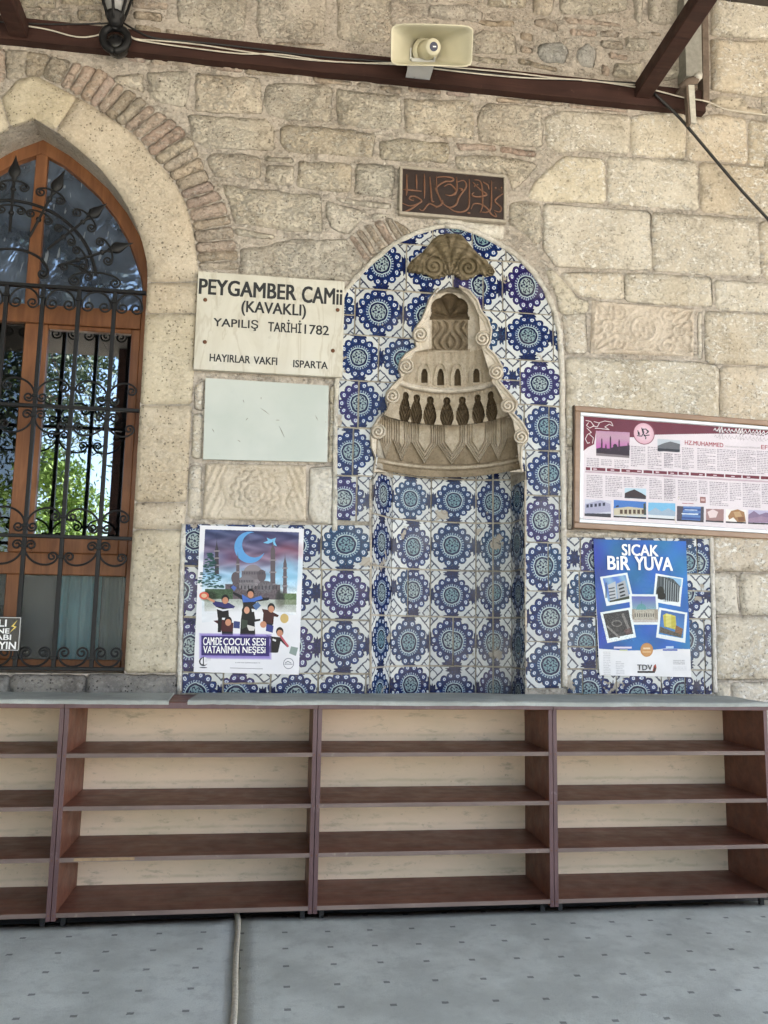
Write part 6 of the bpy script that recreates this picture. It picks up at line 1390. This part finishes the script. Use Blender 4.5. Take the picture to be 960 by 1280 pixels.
cscroll((C0.x - Rt * .19, C0.y + .055), (C0.x + Rt * .19 * 1.4, C0.y + .055), .026, .12, 1, .007)
for s_ in (1, -1): cscroll((C0.x + s_ * Rt * .50, C0.y + .03), (C0.x + s_ * Rt * .80, C0.y + .032), .026, .05, s_ if s_ > 0 else -s_)
cscroll((C0.x + Rt * .42, C0.y + .10), (C0.x + Rt * .60, C0.y + .055), .02, .03, 1)

# small black notice on the grille
nt2 = empty('notice', P3(12, 792, -.02), label='small black notice with white letters and a yellow bolt tied to the window grille', cat='notice')
a = W(26.5, 771, -.02); c = W(25, 814, -.02); x1 = (a[0] + c[0]) / 2; x0 = x1 - .30
MB().box(x0, x1, -.022, -.016, c[1], a[1], b=.001).build('plate', M['black'], nt2)
M['pale_rim'] = simple('notice_rim', (.5, .5, .5), .4); M['yellow'] = simple('yellow_print', (.72, .55, .12), .5)
for bx_ in ((x0 + .004, x1 - .004, a[1] - .006, a[1] - .003), (x0 + .004, x1 - .004, c[1] + .003, c[1] + .006), (x1 - .006, x1 - .003, c[1] + .0062, a[1] - .0062)): MB().box(bx_[0], bx_[1], -.0228, -.0219, bx_[2], bx_[3]).build('rim_line', M['pale_rim'], nt2)
for body, xr_, xl, yt, yb in (('LI', 8.5, -1, 774.5, 783), ('İNE', 12, -8, 785, 791.5), ('KABI', 14, -14, 793, 799.5), ('AYIN', 20, -10, 802, 811)):
    textpx(body, xl, xr_, yt, yb, -.0224, 'white_print', nt2, bold=.03, depth=.0003)
bo = [W(x_, y_, -.0224) for x_, y_ in ((22, 775), (14, 783), (18, 784), (12, 791), (21, 783.5), (17, 782.5))]; MB().prism(bo[::-1], -.0232, -.0222).build('bolt_symbol', M['yellow'], nt2)

# ------------------------------------------------------------------ shelving under the wall: four shoe racks side by side
SFY = -.378; SBY = -.012
edges = [W(81, 885, SFY)[0], W(397.5, 885, SFY)[0], W(690.5, 885, SFY)[0]]; pw_ = (edges[2] - edges[0]) / 2
ux = [edges[0] - pw_, edges[0], edges[1], edges[2], edges[2] + pw_ * .985]
ztop = W(500, 878, SFY)[1]; zbot = W(500, 1138, SFY)[1]; hgt = [W(240, y_, SFY)[1] for y_ in (941.5, 1006.5, 1069.5, 1137)]
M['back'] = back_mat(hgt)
labs = ['dark red-brown shoe rack cut off by the left edge, below the window', 'shoe rack below the window jamb and the mosque poster', 'empty shoe rack directly below the tiled niche', 'shoe rack below the blue poster, at the right edge']
for k in range(4):
    xa, xb = ux[k] + .0015, ux[k + 1] - .0015; u = empty('shoe_rack', ((xa + xb) / 2, (SFY + SBY) / 2, zbot), label=labs[k], cat='shoe rack', group='shoe racks standing in a row against the wall'); T = .018
    for x_ in (xa, xb - T):
        MB().box(x_, x_ + T, SFY + .001, SBY, zbot - .004, ztop - .031, b=.0006).build('side_panel', M['laminate'], u)
        MB().box(x_, x_ + T, SFY - .0008, SFY + .0005, zbot - .004, ztop - .031).build('edge_band', M['divider'], u)
    for j, z_ in enumerate(hgt):
        dz = .0; s1 = MB().box(xa + T + .0004, xb - T - .0004, SFY + .003, SBY - .002, z_ - T, z_, b=.0006).build('shelf', M['laminate'], u)
        MB().box(xa + T + .0004, xb - T - .0004, SFY + .0012, SFY + .0026, z_ - T, z_).build('edge_band', M['laminate_edge'], s1) if False else MB().box(xa + T + .0004, xb - T - .0004, SFY + .0012, SFY + .0026, z_ - T, z_).build('edge_band', M['laminate_edge'], u)
    MB().box(xa, xb, SFY - .012, SBY, ztop - .030, ztop - .002, b=.003).build('top_board', M['laminate'], u); MB().box(xa, xb, SFY - .0135, SFY - .0122, ztop - .028, ztop - .004).build('edge_band', M['divider'], u)
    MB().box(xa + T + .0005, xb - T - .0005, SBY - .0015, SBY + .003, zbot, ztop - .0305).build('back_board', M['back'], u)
    for z_ in hgt:
        for x_ in (xa + .009, xb - .009): MB().lathe([(.0032, .0), (.0032, .0008)], (x_, SFY - .0008, z_ - .009), (0, -1, 0), 8).build('screw', M['screw'], u)
    if k == 1:
        q0 = W(92, 1077, SFY); q1 = W(168, 1075, SFY); MB().box(q0[0], q1[0], SFY + .0006, SFY + .0011, hgt[2] - .014, hgt[2] - .002).build('chipped_edge', M['chip'], u)
    for fx in (xa + .03, xb - .05):
        for fy in (SFY + .04, SBY - .05): MB().box(fx, fx + .02, fy, fy + .02, .0, zbot - .0045).build('foot', M['black'], u)
# carpet runners laid on the racks
def runner(x0, x1, label, cut=0):
    V_ = []; nx = 90; prof = [(.012, .0), (-.1, .002), (-.2, .001), (-.3, .002), (SFY - .008, .001), (SFY - .016, -.004), (SFY - .017, -.018)]
    for i in range(nx + 1):
        x_ = x0 + (x1 - x0) * i / nx
        for y_, z_ in prof:
            w = .0025 * mnoise.noise(Vector((x_ * 4, y_ * 9, 2))) + .0012 * mnoise.noise(Vector((x_ * 30, y_ * 30, 2))); xx = x_ + (cut * (y_ / SFY) if (i > nx * .97 and cut > 0) or (i < nx * .03 and cut < 0) else 0); V_.append((xx, y_ if y_ > -.36 else y_ + w, ztop + .006 + z_ + w * (1 if z_ > -.01 else 1.5)))
    m_ = len(prof); F_ = [(i * m_ + j, i * m_ + j + 1, (i + 1) * m_ + j + 1, (i + 1) * m_ + j) for i in range(nx) for j in range(m_ - 1)]
    n = len(V_); V2 = [(a, b + (.0 if c > ztop else .004), c - (.0065 if c > ztop - .003 else 0)) for a, b, c in V_]; F_ += [tuple(q + n for q in f[::-1]) for f in F_]
    F_ += [(i * m_ + m_ - 1, n + i * m_ + m_ - 1, n + (i + 1) * m_ + m_ - 1, (i + 1) * m_ + m_ - 1) for i in range(nx)] + [(j, n + j, n + j + 1, j + 1) for j in range(m_ - 1)] + [(nx * m_ + j + 1, n + nx * m_ + j + 1, n + nx * m_ + j, nx * m_ + j) for j in range(m_ - 1)]
    tag(mesh('shelf_runner', V_ + V2, F_, M['runner'], smooth=False), label, 'carpet strip')
xs1, xs2 = W(212, 868, -.2)[0], W(246, 868, -.2)[0]
runner(ux[0], xs1, 'grey carpet strip on the rack tops, in front of the window sill', .02)
runner(xs2, ux[4], 'grey carpet strip on the rack tops, running below the tiles and posters', -.02)
tag(MB().box(ux[0], ux[4], -.008, .007, zbot, ztop - .04).build('plinth_board', M['mortar']), kind='structure')

# ------------------------------------------------------------------ floor: slab, two carpets, yard
tag(MB().box(-8, 9, -7.0, .0, -.30, -.012).build('porch_floor', M['shade']), kind='structure')
def floor_carpet(x0, x1, y0, y1, m_, label, lean=0.0):
    nx, ny = 60, 60; V_ = []
    for k in (0, 1):
        for j in range(ny + 1):
            for i in range(nx + 1):
                x_ = x0 + (x1 - x0) * i / nx; y_ = y0 + (y1 - y0) * j / ny; x_ += lean * (y_ - y1) * (1 if (x0 if lean > 0 else x1) else 1) * ((i / nx) if m_ == 'carpet_left' else (1 - i / nx))
                w = .007 * mnoise.noise(Vector((x_ * 1.2, y_ * 2.2, 2))) + .0012 * mnoise.noise(Vector((x_ * 9, y_ * 9, 2)))
                if j == ny: y_ += .006 * mnoise.noise(Vector((x_ * 11, 0, 2)))
                V_.append((x_, y_, max(-.008, w) if k == 0 else -.0105))
    s_ = nx + 1; F_ = [(j * s_ + i, j * s_ + i + 1, (j + 1) * s_ + i + 1, (j + 1) * s_ + i) for j in range(ny) for i in range(nx)]; m2 = s_ * s_
    rim = [i for i in range(s_)] + [j * s_ + nx for j in range(1, s_)] + [ny * s_ + i for i in range(nx - 1, -1, -1)] + [j * s_ for j in range(ny - 1, 0, -1)]
    F_ += [(rim[(k + 1) % len(rim)], rim[k], rim[k] + m2, rim[(k + 1) % len(rim)] + m2) for k in range(len(rim))]
    return tag(mesh('floor_carpet', V_, F_, M[m_], smooth=True), label, 'carpet')
c1 = WF(298, 1144); c2 = WF(292, 1280); lean = (c1[0] - c2[0]) / (c1[1] - c2[1])
yb = WF(600, 1137)[1]
floor_carpet(c1[0] + .012, 3.6, -6.4, yb + .012, 'carpet', 'grey-blue dotted carpet right of the beige seam', lean)
floor_carpet(-4.0, c1[0] - .010, -6.4, yb - .012, 'carpet_left', 'grey-blue dotted carpet left of the beige seam, lightened with a painted sheen', lean)
P_ = []
for i in range(60):
    y_ = yb + .02 - i * .075; P_.append((c1[0] + lean * (y_ - yb) + .0015 * math.sin(i * .7), y_, .003 + .001 * math.sin(i)))
P_[0] = (P_[0][0] - .012, P_[0][1], .02); tag(MB().tube(P_, .0115, 8).build('carpet_binding', M['binding'], smooth=True), 'rolled beige edging cord lying along the seam between the two carpets', 'cord')

# ------------------------------------------------------------------ timber on the wall and canopy
def zline(px, y, up): return W(px, 50 + (px - 35) * .1072 - up, y)
bz = (W(35, 50, -.045)[1] + W(865, 139, -.045)[1]) / 2; bh = W(480, 70, -.045)[1] - W(480, 97, -.045)[1]; bxr = W(882, 130, -.045)[0]
V_ = []; n = 60
wb = MB(); P = []
for i in range(n + 1):
    x_ = -3.0 + (bxr + 3.0) * i / n; dz = .004 * mnoise.noise(Vector((x_ * 2, 0, 1))); e = .003 * mnoise.noise(Vector((x_ * 9, 0, 3)))
    V_ += [(x_, -.045, bz + dz + e), (x_, -.045, bz + bh + dz), (x_, .006, bz + bh + dz), (x_, .006, bz + dz + e)]
wb.add(V_, [(i * 4 + k, i * 4 + (k + 1) % 4, (i + 1) * 4 + (k + 1) % 4, (i + 1) * 4 + k) for i in range(n) for k in range(4)] + [(3, 2, 1, 0), tuple(n * 4 + k for k in range(4))])
tag(wb.build('wall_beam', M['beam']), 'long dark brown timber fixed flat along the wall above the niche', 'beam')
def rafter(pa, pb, label):       # px of the foot's lower left and right corners on the timber
    (xa, za), (xb, zb_) = W(*pa, -.045), W(*pb, -.045); z0_ = (za + zb_) / 2; w = xb - xa
    rf = MB().box(xa, xb, -6.9, -.046, z0_, z0_ + .085, b=.005); rf.v = [(x, y, z - y * .035) for x, y, z in rf.v]
    tag(rf.build('canopy_beam', M['beam']), label, 'beam', 'beams carrying the canopy')
rafter((793, 121), (813, 125.5), 'dark brown canopy beam coming out from the wall beside the iron bracket')
rafter((12, 46), (35, 49), 'dark brown canopy beam at the upper left corner')
zr = 4.95
M['roof'] = simple('weathered_roof_boards', (.05, .04, .032), .9)
for i_, px_ in enumerate((-2.08, 2.9, 7.6)):
    tag(MB().box(px_ - .15, px_ + .15, -6.85, -6.60, -.011, 4.94, b=.01).build('canopy_post', M['beam']), ('dark canopy post mirrored at the right side of the window pane', 'dark canopy post behind the camera to the right', 'dark canopy post farthest to the right')[i_], 'post', 'posts carrying the canopy')
roof = MB()
for i in range(34): roof.box(-6 + i * .45, -6 + i * .45 + .442, -7.0, .0, zr, zr + .03)
for x_ in (-4.9,): pass
tag(MB().box(-4.9, -4.6, -7.0, -.0, -.3, 4.95).build('left_light_blocker', M['greypost']), kind='structure')  # added wall, out of view, to block light from the left
tag(roof.build('canopy_roof', M['roof']), kind='structure')

# ------------------------------------------------------------------ horn loudspeaker
hs = empty('horn_loudspeaker', P3(540, 78, -.2), label='cream rectangular horn loudspeaker with a dark round badge, mounted on the timber', cat='loudspeaker')
FYh = -.33
hc = Vector(P3(540, 57.5, FYh)); hw_ = Vector((.0, -.86, -.51)).normalized(); hu = Vector((0, 0, 1)).cross(hw_).normalized() * -1; hu = hu if hu.x > 0 else -hu; hv = hu.cross(hw_).normalized(); hv = hv if hv.z > 0 else -hv
hu = (hu + hv * .075).normalized(); hv = hu.cross(hw_).normalized(); hv = hv if hv.z > 0 else -hv
wv, hh = .415, .178
def ringh(s_, dep, bow, k=56, sq_=9.0, thick=0.0):
    out = []
    for i in range(k):
        a = 6.283185 * (i + .5) / k; ca, sa_ = math.cos(a), math.sin(a); r_ = (abs(ca) ** sq_ + abs(sa_) ** sq_) ** (-1 / sq_); u_, v_ = ca * r_, sa_ * r_
        out.append(hc + hu * (u_ * (wv / 2 * s_[0] + thick)) + hv * (v_ * (hh / 2 * s_[1] + thick)) + hw_ * (bow * (1 - u_ * u_) - dep))
    return out
stg = [((1, 1), 0, .035), ((.92, .93), .03, .032), ((.74, .80), .08, .022), ((.54, .66), .13, .008), ((.38, .56), .17, 0), ((.30, .50), .20, 0)]
K = 56; V_ = []
for s_, d_, bow in stg: V_ += ringh(s_, d_, bow, K, 10 if s_[0] > .5 else 4)
ni = len(stg)
for s_, d_, bow in stg: V_ += ringh(s_, d_ + (.004 if s_[0] < 1 else -.002), bow, K, 10 if s_[0] > .5 else 4, .005)
F_ = [(i * K + (j + 1) % K, i * K + j, (i + 1) * K + j, (i + 1) * K + (j + 1) % K) for i in range(ni - 1) for j in range(K)]
F_ += [((ni + i) * K + j, (ni + i) * K + (j + 1) % K, (ni + i + 1) * K + (j + 1) % K, (ni + i + 1) * K + j) for i in range(ni - 1) for j in range(K)]
F_ += [(j, (j + 1) % K, ni * K + (j + 1) % K, ni * K + j) for j in range(K)] + [tuple((2 * ni - 1) * K + j for j in range(K)), tuple((ni - 1) * K + j for j in range(K))[::-1]]
mesh('horn', V_, F_, M['cream_plastic'], hs, smooth=True)
cc = hc - hw_ * .165 - hv * .008 - hu * .012; ax_ = (hw_ + hu * .16 + hv * .05).normalized(); Lc = .15
MB().lathe([(.070, 0), (.070, .010), (.058, .016), (.054, .024)], cc, ax_, 32).build('collar_ring', M['cream_plastic'], hs, smooth=True)
MB().lathe([(.052, .018), (.046, Lc * .5), (.041, Lc * .94), (.036, Lc)], cc, ax_, 28).build('inner_cone', M['cream_plastic'], hs, smooth=True)
tipc = cc + ax_ * Lc
MB().lathe([(.022, Lc + .0005), (.022, Lc + .002)], cc, ax_, 24).build('badge', M['badge'], hs)
bb = MB(); a_ = hu * .012; b__ = hv * .0028; o_ = cc + ax_ * (Lc + .0028); bb.add([o_ - a_ - b__, o_ + a_ - b__, o_ + a_ + b__, o_ - a_ + b__] + [o_ - a_ - b__ - ax_ * .001, o_ + a_ - b__ - ax_ * .001, o_ + a_ + b__ - ax_ * .001, o_ - a_ + b__ - ax_ * .001], [(0, 1, 2, 3), (7, 6, 5, 4), (0, 4, 5, 1), (1, 5, 6, 2), (2, 6, 7, 3), (3, 7, 4, 0)]); bb.build('badge_stripe', M['white_print'], hs)
MB().lathe([(.05, -.0), (.055, .01), (.055, .07), (.045, .085)], hc - hw_ * .205, -hw_, 24).build('driver_housing', M['cream_plastic'], hs, smooth=True)
q = P3(526, 88, -.1); mb = MB(); mb.box(q[0] - .075, q[0] + .06, -.20, -.046, q[2] - .012, q[2] - .006); mb.box(q[0] - .075, q[0] - .069, -.20, -.10, q[2] - .006, q[2] + .05); mb.box(q[0] + .054, q[0] + .06, -.20, -.10, q[2] - .006, q[2] + .05)
mb.box(q[0] - .068, q[0] + .053, -.205, -.199, q[2] - .030, q[2] - .0125); tag(mb.build('mounting_bracket', M['silver'], hs), None)

# ------------------------------------------------------------------ wall lantern at the top left
ln = empty('wall_lantern', P3(144, 40, -.12), label='black iron wall lantern with glass shade, at the top left above the window', cat='lantern')
neck = Vector(P3(144, 26, -.16)); up = Vector((-.05, 0, 1)).normalized()
M['lantern_glass'] = simple('dusty_lantern_glass', (.22, .22, .21), .2)
MB().lathe([(.016, -.035), (.030, -.02), (.038, .0), (.046, .02), (.05, .03)], neck, up, 16).build('neck', M['iron'], ln, smooth=True)
MB().lathe([(.038, .025), (.058, .10), (.078, .18), (.087, .25), (.087, .3)], neck, up, 20).build('glass_shade', M['lantern_glass'], ln, smooth=True)
for k in range(6):
    a = k * math.pi / 3 + .5; pts = []
    for h_, r_ in ((-.01, .030), (.03, .046), (.08, .062), (.16, .083), (.25, .096), (.3, .096)): pts.append(neck + up * h_ + Vector((math.cos(a), math.sin(a), 0)) * r_)
    MB().tube(pts, .0075, 6).build('cage_rib', M['iron'], ln, smooth=True)
MB().lathe([(.112, .285), (.118, .30), (.06, .36), (.01, .39)], neck, up, 16).build('cap', M['iron'], ln, smooth=True)
bc = Vector(P3(144, 48, -.12)); V_ = []
pts = [bc + Vector((.062 * math.sin(t_) * (1 - .1 * math.cos(t_)), 0, -.066 * math.cos(t_) - .004)) for t_ in [6.283 * i / 28 for i in range(29)]]
MB().tube(pts, .020, 8).build('scroll_bracket', M['iron'], ln, smooth=True)
MB().lathe([(.052, -.035), (.058, -.01), (.05, .02), (.03, .034), (.01, .036)], bc + Vector((0, .05, 0)), (0, -1, 0), 20).build('wall_boss', M['black'], ln, smooth=True)
MB().box(bc.x - .03, bc.x + .03, bc.y + .05, -.046, bc.z - .05, bc.z + .05, b=.008).build('back_plate', M['iron'], ln)
MB().tube([tuple(bc + Vector((0, 0, .065))), tuple(neck - up * .03)], .014, 8).build('stem', M['iron'], ln)

# ------------------------------------------------------------------ iron bracket and post at the top right
ib = empty('iron_bracket', P3(862, 100, -.1), label='rusted iron bracket with a whitened flat bar hanging below a grey post', cat='bracket')
def pxb(name, c4, y0, y1, m_, b=.004):
    p = WP(c4, y0); mb = MB(); mb.prism(p[::-1], y0, y1); return mb.build(name, M[m_], ib)
pxb('post', [(855, -10), (876, -6), (878, 97), (858, 95)], -.10, .0, 'greypost')
pxb('side_strap', [(877.5, -6), (885, -5), (887, 128), (879.5, 126)], -.06, .0, 'rust')
pxb('flat_bar', [(860.5, 105), (868, 106), (870.5, 154), (864, 153)], -.13, -.115, 'whitewashed')
pxb('bar_edge', [(858, 105), (860.3, 105), (863.8, 155), (861, 154)], -.126, -.095, 'rust')
c_ = Vector(P3(864, 101, -.13)); mb = MB()
mb.tube([c_ + Vector((-.055, .03, -.025)), c_ + Vector((-.02, 0, -.008)), c_ + Vector((.02, -.01, .0)), c_ + Vector((.04, .02, .012))], [.016, .02, .026, .016], 8); mb.build('clamp', M['rust'], ib, smooth=True)
MB().lathe([(.02, -.02), (.026, 0), (.018, .02)], c_ + Vector((.03, -.02, .015)), (0, -1, .3), 10).build('bolt', M['whitewashed'], ib, smooth=True)
MB().box(c_.x - .05, c_.x + .045, -.12, -.001, c_.z - .035, c_.z - .015, b=.004).build('shelf_plate', M['rust'], ib)

# ------------------------------------------------------------------ cables
def cable(pts, m_, r, label, y=-.06, clips=False, group=None):
    p = [P3(a[0], a[1], a[2] if len(a) > 2 else y) for a in pts]; P = []
    for i in range(len(p) - 1):
        for j in range(6):
            t0 = j / 6; p0, p1, p2, p3 = p[max(0, i - 1)], p[i], p[i + 1], p[min(len(p) - 1, i + 2)]
            P.append([.5 * (2 * p1[k] + (p2[k] - p0[k]) * t0 + (2 * p0[k] - 5 * p1[k] + 4 * p2[k] - p3[k]) * t0 ** 2 + (3 * p1[k] - p0[k] - 3 * p2[k] + p3[k]) * t0 ** 3) for k in range(3)])
    P.append(p[-1]); tag(MB().tube(P, r, 6).build('cable', M[m_], smooth=True), label, 'cable', group)
cable([(-20, 26), (50, 30), (100, 30), (138, 29)], 'cable_black', .0045, 'thin black cable running left from the lantern', -.052)
cable([(30, 32), (60, 37), (95, 46), (118, 45), (136, 38)], 'cable_white', .0042, 'white cable sagging over the timber left of the lantern', -.052)
cable([(152, 27), (170, 38), (196, 48), (260, 54), (320, 61), (400, 71), (480, 77), (560, 86), (660, 97), (740, 101), (800, 104)], 'cable_black', .0055, 'black cable running along the top of the timber from the lantern to the beam', -.053)
cable([(154, 31), (162, 44), (172, 49), (200, 51), (250, 56), (330, 68), (400, 76), (480, 80), (560, 84), (640, 91), (700, 98), (795, 106)], 'cable_white', .0042, 'uppermost white cable along the timber', -.054)
cable([(156, 36), (166, 48), (190, 53), (240, 60), (300, 67), (350, 68), (405, 76), (460, 79), (496, 79), (560, 88), (650, 97), (730, 100), (795, 109)], 'cable_white', .0042, 'lower white cable sagging along the timber under the horn', -.058)
cable([(816, 112), (835, 117), (855, 122), (884, 127), (905, 136), (930, 140), (975, 146)], 'cable_white', .0042, 'white cable passing behind the iron bracket to the right', -.062)
cable([(817, 116), (850, 148), (890, 195), (925, 236), (975, 290)], 'cable_black', .0085, 'dark tension rod slanting down to the right from the canopy beam', -.06)
mb_ = None

# ------------------------------------------------------------------ yard behind the camera (lights the porch, shows in the glass)
g = G('pale_paving', .9, 0, .2); p = g.pos(); g.col(g.mix(g.mapr(g.noise(p, 1.5, 5), .3, .7), (.52, .48, .42), (.42, .385, .33))); g.bump(g.noise(p, 30, 4), .01); M['yard'] = g.mat
mesh_o = mesh('ground', [(-150, -150, -.31), (150, -150, -.31), (150, 30, -.31), (-150, 30, -.31)], [(0, 1, 2, 3)], M['yard']); tag(mesh_o, kind='structure')
M['bark'] = simple('bark', (.07, .05, .035), .95, 0, .3, 12, .02)
def leaf_mat(name, c1, c2):
    g = G(name, .6, 0, .3); c = g.mix(g.rand(), c1, c2); g.col(g.hsv(c, .5, 1, g.mapr(g.noise(g.pos(), 2.5, 3), .3, .7, .7, 1.3, False))); return g.mat
M['conifer'] = leaf_mat('conifer_needles', (.030, .050, .022), (.045, .07, .03)); M['leaf'] = leaf_mat('fresh_leaves', (.16, .25, .04), (.21, .30, .06))
def tree(x, y, h, r, z0, m_, label, cat, n, droop=0, seed=1, trunk_r=.14, leaf=.05, blobs=26):
    rg = random.Random(seed); t_ = empty('tree', (x, y, -.3), label=label, cat=cat); mb = MB()
    mb.tube([(x, y, -.3), (x + .05, y, h * .4), (x - .04, y + .1, h * .8), (x, y, h * .97)], [trunk_r, trunk_r * .75, trunk_r * .4, .02], 8)
    B_ = []
    for k in range(blobs):
        zc = z0 + (h - z0) * (k + .5) / blobs; rr_ = r * (1 - .55 * (zc - z0) / (h - z0)) * rg.uniform(.55, 1); a = rg.uniform(0, 6.283); e = (x + math.cos(a) * rr_, y + math.sin(a) * rr_, zc - droop * rr_)
        mb.tube([(x, y, zc - .1), ((x + e[0]) / 2, (y + e[1]) / 2, zc + .1), e], [trunk_r * .3, trunk_r * .18, .008], 5)
        B_.append((e, rr_))
        B_.append((((x + e[0]) / 2, (y + e[1]) / 2, zc), rr_ * .8))
    mb.build('trunk', M['bark'], t_); V_ = []; F_ = []
    for k in range(n):
        (c, rr_) = rg.choice(B_); s_ = .16 + rr_ * .22; p_ = Vector((c[0] + rg.gauss(0, s_), c[1] + rg.gauss(0, s_), c[2] + rg.gauss(0, s_ * .6) - droop * abs(rg.gauss(0, .25)))); a1, a2 = Vector((rg.gauss(0, 1), rg.gauss(0, 1), rg.gauss(0, 1) - droop)).normalized() * leaf, Vector((rg.gauss(0, 1), rg.gauss(0, 1), rg.gauss(0, 1))).normalized() * leaf * .45
        i0 = len(V_); V_ += [p_ - a1, p_ + a2, p_ + a1, p_ - a2]; F_.append((i0, i0 + 1, i0 + 2, i0 + 3))
    mesh('crown', V_, F_, M[m_], t_)
tree(-4.75, -11.5, 9.0, 2.0, 5.0, 'conifer', 'dark drooping conifer reflected in the window pane', 'tree', 9000, .5, 3, .13, .08)
tree(-4.7, -13.2, 4.7, 1.3, 1.2, 'leaf', 'bright green leafy shrub reflected in the window pane', 'tree', 9000, 0, 5, .07, .07)
tree(-9.5, -18, 9, 3.5, 1.2, 'leaf', 'broad green tree far behind in the window reflection', 'tree', 7000, 0, 8, .2, .16)
